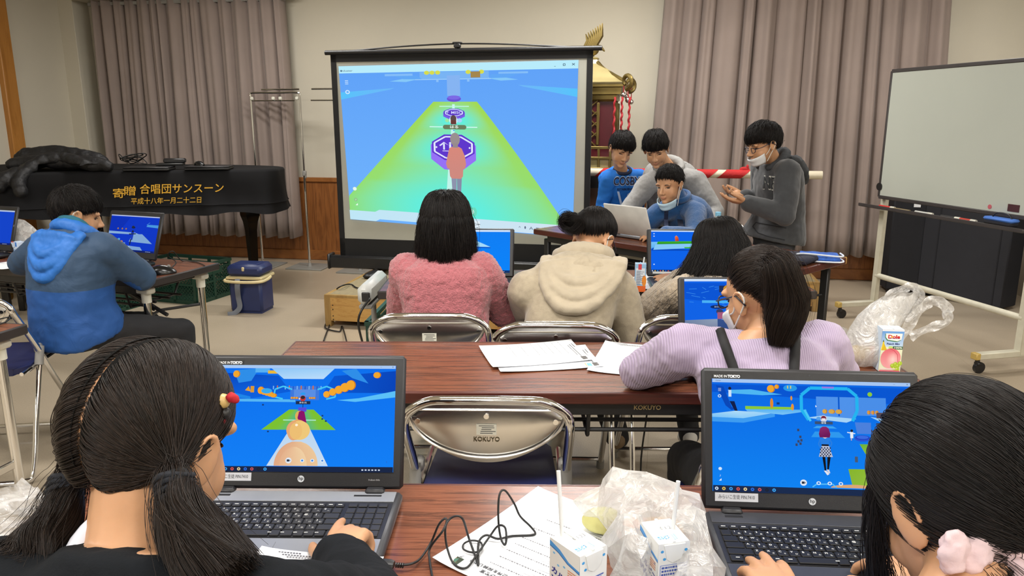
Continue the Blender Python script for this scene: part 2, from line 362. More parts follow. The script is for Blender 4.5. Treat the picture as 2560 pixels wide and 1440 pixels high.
curtain('mauve curtain at the right edge beside the dark cabinets', room(RW - .13, 1.0), room(RW - .13, 3.2), .1, 2.6, 13, .04, -RU, 5)
mb = MB(); rbox(mb, .2, 2.45, .0, .26, 2.5, 2.62, .004); tag(obj('curtain_pelmet', mb, M_WALL), 'cream pelmet box above the left curtain', 'pelmet')

# ---------------------------------------------------------------- projection screen and its platform
PLAT = wood('platform_wood', [(.3, '#a9793c'), (.5, '#c49a58'), (.66, '#b0813f'), (.8, '#c9a264')], (2.5, 2.5, 16), .5)
PLATP = wood('platform_post', [(.3, '#8c6a38'), (.7, '#a98a52')], (9, 9, 2), .6)
PTOP = pm('worn_carpet_top', '#8f8163', .95, var=.12, scale=40, bmp=.4, bscale=500)
def platform(label, loc, w, d, h, yaw):
    t = thing('stage_platform', label, 'platform', loc, yaw); zz = h - .012
    mb = MB(); mb.box((w / 2, .012, zz / 2 + .02), (w - .04, .022, zz - .04), .002); mb.box((w / 2, d - .012, zz / 2 + .02), (w - .04, .022, zz - .04), .002)
    mb.box((.012, d / 2, zz / 2 + .02), (.022, d - .04, zz - .04), .002); mb.box((w - .012, d / 2, zz / 2 + .02), (.022, d - .04, zz - .04), .002); obj('side_boards', mb, PLAT, t)
    for x in (.022, w - .022):
        for y in (.022, d - .022): obj('corner_post', MB().box((x, y, zz / 2), (.046, .046, zz), .003), PLATP, t)
    obj('deck', MB().box((w / 2, d / 2, h - .01), (w - .05, d - .05, .02), .002), PTOP, t)
    mb = MB()
    for q in ((w / 2, .013, w), (w / 2, d - .013, w)): mb.box((q[0], q[1], h - .008), (q[2], .028, .02), .003)
    for x in (.013, w - .013): mb.box((x, d / 2, h - .008), (.028, d - .05, .02), .003)
    obj('edge_trim', mb, PLATP, t); mb = MB()
    for z in (.05, .075, .12, .15):
        for x in (.06, w - .06): mb.cyl((x, -.002, z), (x, .004, z), .004, n=8)
    obj('screw_heads', mb, M_BLACK, t); return t
platform('low wooden platform with grey deck under the projection screen', (-1.28, 4.98, 0), 1.8, .9, .22, RA)
platform('low wooden platform behind the boys carrying the golden shrine', (.72, 5.66, 0), 1.56, .75, .22, RA)

def projection_screen():
    t = thing('projection_screen', 'freestanding pull-up projection screen showing a green runway game', 'projection screen', (-.39, 5.58, .22), RA)
    W, H0, H1 = 1.97, .17, 1.63   # local x -W/2..W/2, z above the platform
    mb = MB(); mb.box((0, 0, .085), (W + .1, .1, .09), .008); mb.box((0, -.03, .1), (W + .1, .02, .075), .004); obj('case', mb, M_BLKPL, t)
    for x in (-.66, .66): obj('foot', MB().box((x, -.02, .02), (.07, .42, .03), .012).cyl((x, -.02, .03), (x, -.02, .05), .03), M_BLACK, t)
    for s in (-1, 1): obj('end_cap', MB().box((s * (W / 2 + .055), 0, .09), (.02, .12, .12), .01), M_BLKPL, t)
    fab = MB(); fab.box((0, .012, (.13 + H1) / 2), (W - .04, .004, H1 - .13), 0); obj('screen_fabric', fab, pm('screen_white', '#a9a99e', .8, var=.01), t, 0)
    mb = MB()
    for a, b_, c, d in ((-W / 2 + .02, W / 2 - .02, .13, .265), (-W / 2 + .02, W / 2 - .02, H1 - .055, H1 + .005), (-W / 2 + .02, -W / 2 + .062, .13, H1), (W / 2 - .062, W / 2 - .02, .13, H1)):
        mb.box(((a + b_) / 2, .0085, (c + d) / 2), (b_ - a, .003, d - c))
    obj('black_border', mb, pm('matte_black', '#0d0d0e', .8), t, 0)
    mb = MB(); mb.tube([(-W / 2 - .02, .01, H1 + .012), (W / 2 + .04, .01, H1 + .012)], .017, 12); obj('top_bar', mb, M_BLKPL, t)
    mb = MB(); mb.tube(spl([(-.85, .01, H1 + .02), (-.4, .01, H1 + .047), (0, .01, H1 + .058), (.4, .01, H1 + .047), (.85, .01, H1 + .02)], 4), .006, 6)
    mb.box((0, .01, H1 + .045), (.05, .03, .03), .006); mb.box((0, .01, H1 + .065), (.07, .02, .012), .004); mb.tube([(0, .05, .1), (0, .04, H1 + .04)], .012, 8); obj('lift_arm', mb, M_BLACK, t)
    p = Pic(1.0, 1.0, .00012); q = [(-.905, 1.545), (.865, 1.565), (.845, .325), (-.865, .415)]   # corners tl tr br bl (local x, z)
    SX = lambda x, y: (q[0][0] * (1 - x) * (1 - y) + q[1][0] * x * (1 - y) + q[2][0] * x * y + q[3][0] * (1 - x) * y)
    SZ = lambda x, y: (q[0][1] * (1 - x) * (1 - y) + q[1][1] * x * (1 - y) + q[2][1] * x * y + q[3][1] * (1 - x) * y)
    p.grid(lambda u, v: (u, v), lambda u, v: mixc('#5b9cf6', '#6fb2fd', min(1, .25 + .9 * v)), 6, 6)
    p.grid(lambda u, v: (u, .045 * v), lambda u, v: '#b9ecfb', 24, 1)
    for x, y, r in ((0, .17, 1), (1, .16, -1)):
        p.poly([(x, y - .005), (x + r * .24, y - .03), (x + r * .22, y - .02), (x, y + .04)], ['#58c3fb', '#6fb6f8', '#6fb6f8', '#58c3fb'])
    for a, b_ in (((.22, .1), (.36, .085)), ((.62, .085), (.76, .1))): p.poly([a, ((a[0] + b_[0]) / 2, .083), b_, ((a[0] + b_[0]) / 2, .105)], '#86c8f8')
    p.rect(.35, .048, .64, .09, '#79b4f4'); p.rect(.2, .055, .32, .068, '#84bdf8'); p.rect(.68, .055, .8, .066, '#84bdf8'); p.poly([(.24, .068), (.34, .068), (.36, .09), (.28, .088)], '#62a8f6'); p.poly([(.65, .068), (.76, .068), (.72, .088), (.64, .09)], '#62a8f6')
    for x in (.38, .403, .427, .555, .61): p.ell(x, .052, .011, .012, '#d8dc4e', 14)
    p.rect(.565, .05, .605, .085, '#a4864e'); p.rect(.33, .09, .65, .094, '#a8d4fa'); p.rect(.465, .07, .52, .19, '#86b4f2')
    p.rect(.42, .092, .43, .108, '#8cc0f8'); p.rect(.55, .092, .56, .108, '#8cc0f8')
    def cyan(u, v):
        x, d = abs(u - .5) * 2, 0
        for c, rr in ((.15, .1), (.38, .17), (.93, .42)): d = max(d, math.exp(-(((v - c) / rr) ** 2)))
        k = d * max(0, 1 - x ** 1.6 * (1.25 if v < .7 else 1.0)); return mixc(mixc('#a3da55', '#8fdf7a', v), '#62eede', min(1, 1.15 * k))
    def run(u, v):
        a = v ** .98; x0, x1 = .405 + (.02 - .405) * a / .8, .59 + (.98 - .59) * a / .985; y = .225 + .735 * v
        return max(.0, x0) + (min(x1, 1) - max(.0, x0)) * u, y
    p.grid(run, cyan, 28, 30)
    p.poly([(.485, .24), (.496, .24), (.494, .34), (.484, .34)], '#c8f6ee'); p.poly([(.478, .37), (.494, .37), (.49, .47), (.474, .47)], '#c4f5ee'); p.poly([(.462, .6), (.49, .6), (.485, .95), (.44, .95)], '#c0f4ea')
    p.rect(.43, .25, .556, .255, '#c6f7ec'); p.rect(.385, .373, .59, .379, '#cdf8f0')
    p.ell(.493, .208, .03, .018, '#6a55d8', 24); p.ell(.493, .2, .027, .012, '#7c6ae6', 24)
    octo = lambda cx, cy, rx, ry: [(cx + rx * math.cos(2 * PI * (k + .5) / 8), cy + ry * math.sin(2 * PI * (k + .5) / 8)) for k in range(8)]
    p.poly(octo(.492, .3, .05, .034), '#7a5ce6'); p.poly(octo(.492, .29, .047, .026), '#5f3cc8'); o = octo(.492, .29, .039, .02); p.line(o + o[:1], .0025, '#cfd6ff'); p.text('↑ MISO', .492, .29, .022, '#d8dcff', .01)
    p.poly(octo(.485, .53, .106, .115), '#9672f6'); p.poly(octo(.485, .5, .1, .085), '#6038cc'); o = octo(.485, .5, .088, .07); p.line(o + o[:1], .004, '#e4e8ff')
    p.text('↑', .445, .495, .06, '#e4e8ff', .02); p.text('i', .472, .49, .06, '#e4e8ff', .03); p.rect(.438, .52, .466, .524, '#e4e8ff'); p.ell(.412, .5, .004, .006, '#e4e8ff', 8); p.ell(.556, .5, .004, .006, '#e4e8ff', 8)
    p.ell(.489, .335, .018, .027, '#dff3f8', 20); p.ell(.489, .325, .013, .02, '#5c4a4a', 16); p.rect(.477, .335, .501, .36, '#6a3a38'); p.ell(.462, .336, .009, .012, '#9fe6a8', 12); p.ell(.515, .336, .011, .013, '#a8d4f8', 14); 0
    p.rect(.452, .363, .535, .39, '#6b7d5e'); p.ell(.452, .3765, .009, .0135, '#6b7d5e', 14); p.ell(.535, .3765, .009, .0135, '#6b7d5e', 14); p.text('はる', .492, .376, .02, '#eef2ec', .02); p.ell(.49, .396, .004, .004, '#3fa0f0', 8)
    # the figure on the runway, seen from behind
    p.poly([(.474, .68), (.497, .68), (.494, .85), (.48, .85)], '#8d93ad'); p.poly([(.498, .68), (.52, .68), (.512, .85), (.499, .85)], '#878da8')
    p.poly([(.468, .505), (.48, .495), (.51, .495), (.522, .505), (.535, .55), (.54, .6), (.535, .625), (.527, .63), (.525, .675), (.515, .69), (.475, .69), (.468, .675), (.466, .63), (.458, .63), (.452, .6), (.46, .55)], ['#d8897c'] * 5 + ['#d08a80'] * 11)
    p.ell(.494, .45, .021, .04, '#9a8f90', 22); p.rect(.483, .475, .506, .5, '#978a8c')
    # window furniture
    p.text('cluster', .04, .03, .016, '#6a8090', .01); p.ell(.012, .03, .005, .006, '#5a7a90', 10); p.rect(.905, .03, .911, .032, '#44627a'); p.text('×', .981, .024, .03, '#3c566c')
    p.line([(.941, .018), (.948, .018), (.948, .029), (.941, .029), (.941, .018)], .0012, '#3c566c')
    for k in range(3): p.rect(.025, .09 + .01 * k, .039, .0935 + .01 * k, '#d8eeff')
    p.ell(.033, .163, .01, .013, '#d8eeff', 16); p.ell(.033, .163, .006, .008, '#6fb4f8', 12); p.ell(.032, .79, .009, .012, '#e6f8ec', 14); p.ell(.033, .862, .009, .013, '#8fc98a', 14); p.text('♪', .033, .862, .016, '#dff2e0'); p.poly([(.03, .9), (.041, .885), (.041, .9)], '#e8fbea')
    p.rect(.51, .862, .575, .918, '#6cdcc0'); p.ell(.573, .89, .011, .028, '#6cdcc0', 16); p.ell(.562, .89, .0095, .0145, '#eafdf6', 16); p.ell(.562, .89, .0065, .0105, '#6cdcc0', 14); p.ell(.562, .89, .004, .003, '#eafdf6', 8)
    p.grid(lambda u, v: (u * 1.0, (.935 if u < .14 else .92 if u < .34 else .932) + (.998 - .935) * v if True else 0), lambda u, v: mixc('#bfe6f6', '#d2e4f2', u), 50, 1)
    p.ell(.546, .963, .009, .014, '#d8603c', 16); p.text('P', .546, .963, .014, '#fff0e8', .02); p.rect(.571, .945, .597, .99, '#e2eef6'); p.text('C∞', .584, .966, .018, '#3c4654', .02); p.rect(.58, .984, .59, .987, '#4a5a70')
    for s_, x, z in (('^', .772, .022), ('A', .822, .026)): p.text(s_, x, .965, z, '#5a6a80')
    p.ell(.796, .962, .0035, .009, '#5a6a80', 10); p.poly([(.842, .958), (.858, .958), (.85, .974)], '#4a5a74'); p.ell(.867, .964, .006, .007, '#6a7890', 10); p.rect(.881, .958, .893, .972, '#5a6a80'); p.text('2023', .93, .972, .016, '#4a5a74', .01)
    p.v = [(SX(x + .5, .5 - y), -.004 - z, SZ(x + .5, .5 - y)) for x, y, z in p.v]; p.z = 0
    p.build('projected_picture', t, MX.Translation((0, .0105, 0)))
    return t
projection_screen()

# ---------------------------------------------------------------- clothes racks behind the screen
def clothes_rack(label, loc, w, h, yaw, split):
    t = thing('clothes_rack', label, 'clothes rack', loc, yaw)
    for x in (-w / 2, w / 2):
        obj('pole', MB().cyl((x, 0, .012), (x, 0, h * .55), .0125).cyl((x, 0, h * .5), (x, 0, h), .0095), M_CHROME, t)
        obj('joint', MB().box((x, 0, h * .55), (.034, .03, .05), .006).box((x + .012, 0, h * .55 - .03), (.012, .02, .03), .004), M_GREYPL, t)
        obj('base_plate', MB().box((x, 0, .006), (.36, .3, .012), .003), pm('grey_base', '#86857f', .5), t); obj('foot_collar', MB().cyl((x, 0, .01), (x, 0, .04), .022, .015), M_GREYPL, t)
    mb = MB(); mb.tube(spl([(-w / 2, 0, h - .03), (-w / 2 + .02, 0, h), (0, 0, h), (w / 2 - .02, 0, h), (w / 2, 0, h - .03)], 5), .0095, 8); mb.tube([(-w / 2 * .6 - split * 1.25, .03, h + .03), (w / 2, .0, h + .03)], .0085, 8); obj('top_rail', mb, M_CHROME, t)
    mb = MB(); mb.tube([(-w / 2 - split, 0, h - .07), (w / 2 - .05, 0, h - .07)], .006, 6)
    obj('lower_rail', mb, M_CHROME, t); mb = MB()
    for x in (-w / 2 + .01, -.02, .05, w / 2 - .03): mb.box((x, 0, h - .05), (.03, .025, .03), .006)
    obj('rail_clips', mb, M_WHITEPL, t)
    return t
a = at(655, 660, 7.15); b = at(778, 662, 7.1)
clothes_rack('chrome clothes rack standing before the left curtain', ((a.x + b.x) / 2, 7.12, 0), abs(b.x - a.x), 1.62, RA, 0)
a = at(765, 240, 6.9); clothes_rack('chrome clothes rack mostly hidden behind the projection screen', (a.x + .66, 6.85, 0), .5, 1.62, RA, .4)
# ---------------------------------------------------------------- folding tables
TAB = wood('rosewood_top', [(.2, '#321b13'), (.36, '#623624'), (.48, '#7e4c36'), (.57, '#4c2a1d'), (.7, '#8a5940'), (.88, '#643827')], (1.1, 26, 26), .27, dist=.6)
TABE = pm('table_edge_dark', '#2a2422', .5)
TABW = wood('rosewood_edge', [(.3, '#34150f'), (.55, '#54241a'), (.75, '#3f1a13')], (1.1, 26, 26), .35)
def folding_table(label, corner, yaw, L, D, kind, edge, group='folding tables of the hall'):
    # corner: right end of the near long edge; local x runs left to right (-L..0), y from near to far (0..D)
    t = thing('folding_table', label, 'table', (corner[0], corner[1], 0), yaw, group)
    obj('tabletop', MB().box((-L / 2, D / 2, .684), (L - .006, D - .006, .03), .003), TAB, t)
    mb = MB(); z = .683
    for c, s in (((-L / 2, .004, z), (L, .012, .034)), ((-L / 2, D - .004, z), (L, .012, .034)), ((-.004, D / 2, z), (.012, D, .034)), ((-L + .004, D / 2, z), (.012, D, .034))): mb.box(c, s, .004)
    obj('edge_band', mb, edge, t)
    mb = MB(); mb.box((-L / 2, .05, .645), (L - .18, .03, .045), .003); mb.box((-L / 2, D - .05, .645), (L - .18, .03, .045), .003)
    for x in (-L + .1, -.1): mb.box((x, D / 2, .65), (.03, D - .08, .03), .003)
    obj('apron_frame', mb, M_BLACK, t)
    mb = MB()
    for y in (.1, .17, D / 2 + .03, D - .12): mb.tube([(-L + .14, y, .555), (-.14, y, .555)], .006, 6)
    for x in (-L + .2, -L / 2, -.2): mb.tube([(x, .06, .62), (x, .08, .548), (x, D - .1, .548), (x, D - .06, .62)], .006, 6)
    obj('under_shelf', mb, M_BLACK, t)
    for x in (-L + .075, -.075):
        s = 1 if x > -L / 2 else -1
        for y in (.055, D - .055):
            if kind == 'chrome':
                lg = obj('leg', MB().tube([(x, y, .02), (x, y, .63)], .0165, 14), M_CHROME, t); obj('leg_cap', MB().box((x, y, .64), (.075, .05, .03), .008).cyl((x, y, .585), (x, y, .63), .021), M_WHITEPL, lg)
                obj('foot_tip', MB().cyl((x, y, 0), (x, y, .03), .019), M_GREYPL, lg)
            else:
                lg = obj('leg', MB().box((x, y, .33), (.04, .03, .62), .004), M_BLACK, t); obj('foot_tip', MB().box((x, y, .012), (.046, .036, .024), .004), M_BLKPL, lg)
        mb = MB()
        if kind == 'chrome': mb.box((x, D / 2, .2), (.014, D - .11, .03), .004)
        else: mb.tube([(x, .055, .3), (x, D - .055, .3)], .01, 8)
        obj('cross_bar', mb, M_CHROME if kind == 'chrome' else M_BLACK, t)
        mb = MB(); mb.tube([(x, D / 2 - .06, .34 if kind != 'chrome' else .5), (x - s * .3, D / 2 - .06, .63)], .009, 8); mb.tube([(x, .055, .5), (x - s * .06, .08, .49), (x - s * .1, D / 2, .5), (x, D - .055, .5)], .007, 6); mb.box((x - s * .16, D / 2 - .06, .565), (.2, .012, .03), .004, MX.Rotation(s * .42, 3, 'Y')); obj('folding_brace', mb, M_BLACK, t)
    return t
T_MID = folding_table('rosewood folding table in the middle where the lilac-topped girl sits', (1.105, 1.826), R(-.6), 1.8, .45, 'black', TABW)
mb = MB(); text(mb, 'KOKUYO', .017, TR((-.748, .0335, .645), MX.Rotation(R(90), 3, 'X')), bold=.015); obj('maker_lettering', mb, pm('gold_print', '#c9b27a', .5), T_MID, 0)
T_FRONT = folding_table('rosewood folding table nearest the camera with two open laptops', (.96, .874), R(-.8), 1.8, .45, 'black', TABW)
T_ROW = folding_table('folding table before the projection screen used by three seated girls', (1.25, 3.0), R(0), 1.8, .45, 'chrome', TABE)
T_LEFT = folding_table('folding table with a chipped dark edge at the left, used by the boy in blue', (-1.585, 3.2), R(-19.4), 1.8, .45, 'chrome', TABE)
T_BOYS = folding_table('slanting rosewood table of the four boys with worn corners', (1.33, 3.44), R(-48.5), 1.8, .5, 'black', TABW)
mb = MB(); mb.box((-.004, .004, .684), (.018, .018, .037), .004); mb.box((-.004, .496, .684), (.016, .012, .037), .004); obj('worn_corners', mb, pm('bare_chipboard', '#b08a4c', .8), T_BOYS)
T_EDGE = folding_table('folding table cut by the left edge with a white-capped chrome leg', (-1.77, 2.06), R(-13), 1.6, .45, 'chrome', TABE)

# ---------------------------------------------------------------- folding chairs
VINYL = pm('navy_vinyl', '#1d2450', .42, var=.15, scale=4, bmp=.08, bscale=500)
def plate_geo(mb, y, w, zt, dz, bow, n=28, off=0.0, th=.006):
    G = []
    for k in (0, 1):
        for i in range(n + 1):
            x = -w + 2 * w * i / n; s = math.sqrt(max(0, 1 - (abs(x) / w) ** 3.2)); yb = y + bow * (x / .2) ** 2 + (th if k else 0) + off
            zt_ = zt - .03 * (abs(x) / w) ** 5; zb = zt_ - dz * (1 - (abs(x) / w) ** 2) ** .62 - .004
            G.append([V((x, yb - .006 * math.sin(PI * j / 6), zt_ + (zb - zt_) * j / 6)) for j in range(7)])
    return mb.grid(G, cu=True)
def folding_chair(label, loc, yaw, group='folding chairs', text_on=True):
    t = thing('folding_chair', label, 'chair', (loc[0], loc[1], 0), yaw, group); w, yb, zt = .2, -.21, .742
    hoop = [(w, .27, .02), (w, .03, .34), (w, -.085, .51), (w, yb, .665), (w - .012, yb - .012, .705), (w - .06, yb - .02, .735), (.08, yb - .026, zt), (-.08, yb - .026, zt), (-w + .06, yb - .02, .735), (-w + .012, yb - .012, .705), (-w, yb, .665), (-w, -.085, .51), (-w, .03, .34), (-w, .27, .02)]
    obj('back_frame', MB().tube(spl(hoop, 4), .0118, 10), M_CHROME, t)
    obj('rear_frame', MB().tube(spl([(w, -.055, .485), (w, -.15, .27), (w, -.24, .05), (w - .03, -.262, .014), (0, -.265, .012), (-w + .03, -.262, .014), (-w, -.24, .05), (-w, -.15, .27), (-w, -.055, .485)], 4), .0105, 10), M_CHROME, t)
    obj('front_bar', MB().tube([(-w, .255, .045), (w, .255, .045)], .009, 8), M_CHROME, t)
    bp = obj('back_plate', plate_geo(MB(), yb - .014, w - .008, .728, .145, .006), M_STEEL, t, 50)
    rim = [(w * .93 * math.cos(a), yb - .021 + .006 * math.cos(a) ** 2, .713 + (.0 if math.sin(a) >= 0 else 1) * math.sin(a) * .118) for a in [PI + PI * k / 24 for k in range(25)]]
    mb = MB(); mb.tube(rim, .0035, 6); mb.tube([(-w * .93, yb - .017, .715), (w * .93, yb - .017, .715)], .003, 6); obj('pressed_rib', mb, M_STEEL, bp)
    mb = MB(); Rb = MX.Rotation(R(90), 3, 'X')
    for x, z in ((0, .70), (-.165, .685), (.165, .685)): obj('rivet', MB().cyl((x, yb - .0225 + .005 * (x != 0), z), (x, yb - .008, z), .0065, n=12), M_CHROME, bp)
    st = obj('inventory_sticker', MB().box((0, yb - .0207, .667), (.048, .0016, .027), 0), pm('sticker_paper', '#cfcdbf', .6), bp, 0); mb = MB()
    for k in range(5): mb.box((.004 * (k % 2), yb - .0216, .6765 - k * .0047), (.036 - .006 * (k % 3), .0004, .0016))
    obj('print_lines', mb, M_INK, st, 0)
    if text_on: mb = MB(); text(mb, 'KOKUYO', .0165, TR((0, yb - .0212, .641), Rb), width=.062, bold=.012); obj('embossed_lettering', mb, pm('embossed_metal', '#6f6858', .3, 1), bp, 0)
    G = []
    for i in range(17):
        a = -1 + i / 8; row = []
        for j in range(15):
            b_ = -1 + j / 7; kk = (1 - .16 * max(0, -b_) ** 0) ; x = a * .185 * (1 - .06 * (b_ + 1)) ; y = .02 + b_ * .19
            cr = max(0, abs(a) - .8) * max(0, abs(b_) - .75) * 18; x *= 1 - .25 * cr; row.append(V((x, y, .447 - .012 * (1 - a * a) * (1 - b_ * b_) + .005 * (b_) - .02 * max(0, abs(a) - .88) - .05 * max(0, b_ - .85))))
        G.append(row)
    so = obj('seat', MB().grid(G), VINYL, t, 180); q = so.modifiers.new('s', 'SOLIDIFY'); q.thickness = .028; q.offset = -1; q2 = so.modifiers.new('b', 'BEVEL'); q2.width = .008; q2.segments = 2; q2.angle_limit = R(50)
    for s in (-1, 1):
        mb = MB(); mb.tube([(s * .188, -.2, .43), (s * .188, .18, .43)], .008, 8); obj('seat_rail', mb, M_CHROME, t)
        obj('hinge_joint', MB().cyl((s * w, -.085, .43), (s * w, -.055, .5), .0165, .0155, 12).box((s * (w - .01), -.05, .49), (.022, .04, .035), .006), M_GREYPL, t)
        obj('foot_tip', MB().cyl((s * w, .272, 0), (s * w, .262, .035), .0155), M_GREYPL, t)
    return t
folding_chair('empty chrome folding chair with navy seat between the two front tables', (-.055, 1.905), R(-1.5))
folding_chair('chrome folding chair under the girl in the pink fleece', (-.28, 2.68), R(0))
folding_chair('chrome folding chair under the girl in the cream hood', (.15, 2.57), R(-2))
folding_chair('chrome folding chair partly behind the lilac girl\'s laptop', (.63, 2.66), R(0))
folding_chair('chrome folding chair with navy seat under the boy in blue jacket', (-2.10, 2.92), R(8))
folding_chair('chrome folding chair under the girl in the lilac top', (.60, 1.66), R(0))
folding_chair('chrome folding chair under the seated boy in blue fleece', (1.2, 4.78), R(140))
for l, x, y in (('navy folding chair under the front girl with pigtails', -.4, .68), ('navy folding chair under the front girl with scrunchie', .46, .63)): folding_chair(l, (x, y), 0)
# ---------------------------------------------------------------- laptops
M_LAPG = pm('laptop_graphite', '#4b4c50', .38, .5, bmp=.05, bscale=1500); M_LAPD = pm('laptop_dark', '#1c1c1f', .45, bmp=.08, bscale=1500); M_LAPS = pm('laptop_silver', '#8e9197', .4, .3)
M_KEY = pm('key_black', '#0f0f11', .5); M_KEYG = pm('key_charcoal', '#26272b', .5)
ROWS = [('1234567890-^¥', 'ぬふあうえおやゆよわほへー'), ('QWERTYUIOP@[', 'たていすかんなにらせ゛゜'), ('ASDFGHJKL;:]', 'ちとしはきくまのりれけむ'), ('ZXCVBNM,./\\', 'つさそひこみもねるめろ')]
def keyboard(t, x0, x1, y0, y1, z, num, legends, mat):
    kb, lg = MB(), MB(); U = (x1 - x0) / (19.35 if num else 15); P = (y1 - y0) / 6
    def key(x, y, w, h): kb.box((x, y, z + .0012), (w - .0026, h - .0026, .0036), .0009)
    lay = [[(.94, 16)], [(1, 14), (1, 1)], [(1.4, 1), (1, 12), (1.6, 1)], [(1.75, 1), (1, 12), (1.25, 1)], [(2.3, 1), (1, 11), (1.7, 1)], [(1.2, 1), (1, 1), (1.2, 3), (3.4, 1), (1, 1), (1.2, 1), (1, 4)]]
    for r, row in enumerate(lay):
        y = y1 - P * (r + .5); x = x0
        for w, n in row:
            for k in range(n): key(x + w * U / 2, y, w * U, P * (.7 if r == 0 else 1)); x += w * U
        if num:
            for k in range(4): key(x0 + (15.35 + k + .5) * U, y, U, P * (.7 if r == 0 else 1))
        if legends and 1 <= r <= 4:
            xs = x0 + (1, 1.4, 1.75, 2.3)[r - 1] * U; a, b = ROWS[r - 1]
            for k in range(len(a)):
                text(lg, a[k], .0062, TR((xs + (k + .32) * U, y + .0022, z + .0033)), bold=.01)
                if k < len(b): text(lg, b[k], .0046, TR((xs + (k + .68) * U, y - .0032, z + .0033)))
    if legends:
        for k in range(16): lg.box((x0 + (k + .5) * .94 * U, y1 - P * .5, z + .0033), (.007, .0016, .0002))
        for k, x in enumerate((.7, 1.7, 2.9, 4.1, 5.2, 9.2, 10.4, 11.6, 12.6, 13.6)): lg.box((x0 + x * U, y1 - P * 5.5, z + .0033), (.006, .0016, .0002))
    k = obj('keyboard', kb, mat, t, 30)
    if legends: obj('key_lettering', lg, M_WHITEINK, k, 0)
def laptop(label, loc, yaw, lean, pic, w=.375, d=.248, lh=.245, style='dark', legends=False, base=None, group='open laptops', zt=.7):
    t = thing('laptop', label, 'laptop', (loc[0], loc[1], zt), yaw, group); base = base or M_LAPG; white = style == 'white'
    obj('base', MB().box((0, -d / 2, .013), (w, d, .02), .006), base, t, 60)
    for s in (-1, 1):
        obj('hinge', MB().box((s * (w / 2 - .05), -.004, .025), (.035, .02, .012), .004), M_LAPD if not white else base, t)
        for y in (-.02, -d + .02): obj('rubber_foot', MB().box((s * (w / 2 - .03), y, .0017), (.03, .012, .0034), 0), M_BLKPL, t)
    mb = MB(); mb.box((0, -.024, .0236), (w - .02, .036, .0014), .0005); mb.box((0, -d + .045, .0236), (w - .02, .078, .0014), .0005); dk = obj('deck_plate', mb, M_LAPS if legends == 'silver' else base, t)
    mb = MB(); mb.box((0, -.048 - .056, .0232), (w - .02, .115, .0012), 0); obj('key_well', mb, M_LAPD if not white else M_LAPS, t, 0)
    keyboard(t, -w / 2 + .016, w / 2 - .016, -.16, -.05, .024, w > .34, bool(legends), M_KEYG if legends == 'silver' else M_KEY if not white else M_LAPS)
    obj('touchpad', MB().box((-.04, -d + .045, .0246), (.1, .055, .0008), 0), M_LAPS if legends == 'silver' else base, t, 0)
    obj('power_button', MB().box((-w / 2 + .05, -.022, .0245), (.03, .006, .001), .0003), M_BLKPL, t); obj('media_buttons', MB().box((w / 2 - .06, -.022, .0245), (.05, .005, .001), .0003), M_BLKPL, t)
    L = TR((0, .004, .024), MX.Rotation(-lean, 3, 'X'))
    lid = obj('lid', MB().box((0, 0, lh / 2), (w, .013, lh), .0062, M=L), pm('lid_white', '#cfcdc8', .4) if white else M_LAPD, t, 60)
    if white: return t
    PM = L @ TR((0, -.0069, 0), MX.Rotation(R(90), 3, 'X'))
    mb = MB(); mb.box((0, lh / 2, 0), (w - .012, lh - .012, .0006), 0, M=PM); obj('bezel', mb, M_BLKPL if style != 'nec' else M_LAPD, lid, 0)
    sw, sh, yc = w - .036, (w - .036) * .575, lh / 2 + .006
    if pic:
        p = Pic(sw, sh); pic(p); p.build('display', lid, PM @ TR((0, yc, .0004)))
    if style == 'hp':
        LM = PM @ TR((0, lh / 2, .0009)); q = Pic(w, lh, .0003); q.rect(.05, .042, .185, .078, '#0a0a0a'); q.text('MADE IN', .088, .06, .026, '#e6e6e6', .01, .06); q.text('TOKYO', .15, .06, .028, '#ffffff', .04, .058); q.build('origin_sticker', lid, LM, PRINT)
        q = Pic(w, lh, .0003); q.rect(.058, .882, .255, .942, '#c4c6cc'); q.text('みらいこ生徒 PIN:7410', .156, .912, .034, '#2c2c34', .0, .165); q.build('name_label', lid, LM, PRINT)
        q = Pic(w, lh, .0003); q.ell(.5, .925, .0165, .0245, '#c9cdd2', 28); q.text('hp', .5, .922, .036, '#16161a', .012); q.build('logo', lid, LM, PRINT)
        q = Pic(w, lh, .0003); q.text('ProBook 4540s', .86, .93, .016, '#b8b8bc', 0, .055); q.build('model_lettering', lid, LM, PRINT)
        q = Pic(w, lh, .0003); q.ell(.5, .04, .004, .006, '#2a2a30', 12); q.build('webcam', lid, LM, PRINT)
    elif style == 'nec':
        q = Pic(w, lh, .0003); q.text('NEC', .5, .93, .03, '#c8c8cc', .03); q.rect(.3, .04, .7, .046, '#050505'); q.build('lid_markings', lid, PM @ TR((0, lh / 2, .0009)), PRINT)
    else:
        q = Pic(w, lh, .0003); q.rect(.3, .03, .44, .036, '#060606'); q.ell(.5, .034, .004, .006, '#33343a', 12)
        if style == 'label': q.rect(.07, .9, .3, .945, '#c4c6c4')
        q.build('lid_markings', lid, PM @ TR((0, lh / 2, .0009)), PRINT)
    return t
def taskbar(p, y=.945, dark='#1b2238', n=9, seed=1):
    p.rect(0, y, 1, 1, dark); rg = random.Random(seed); cs = ['#cfe0f4', '#e8c25a', '#3fa0ee', '#e0584a', '#f0d9a0', '#2f6fe0', '#d05a5a', '#20242c', '#3fa8f6']
    for k in range(n): x = .018 + k * .036; p.ell(x, (1 + y) / 2, .009, .0145, cs[k % 9], 12); p.ell(x, (1 + y) / 2, .004, .006, dark, 8)
    for k in range(6): p.rect(.83 + .018 * k, y + .022, .84 + .018 * k, y + .034, '#c8d4e8')
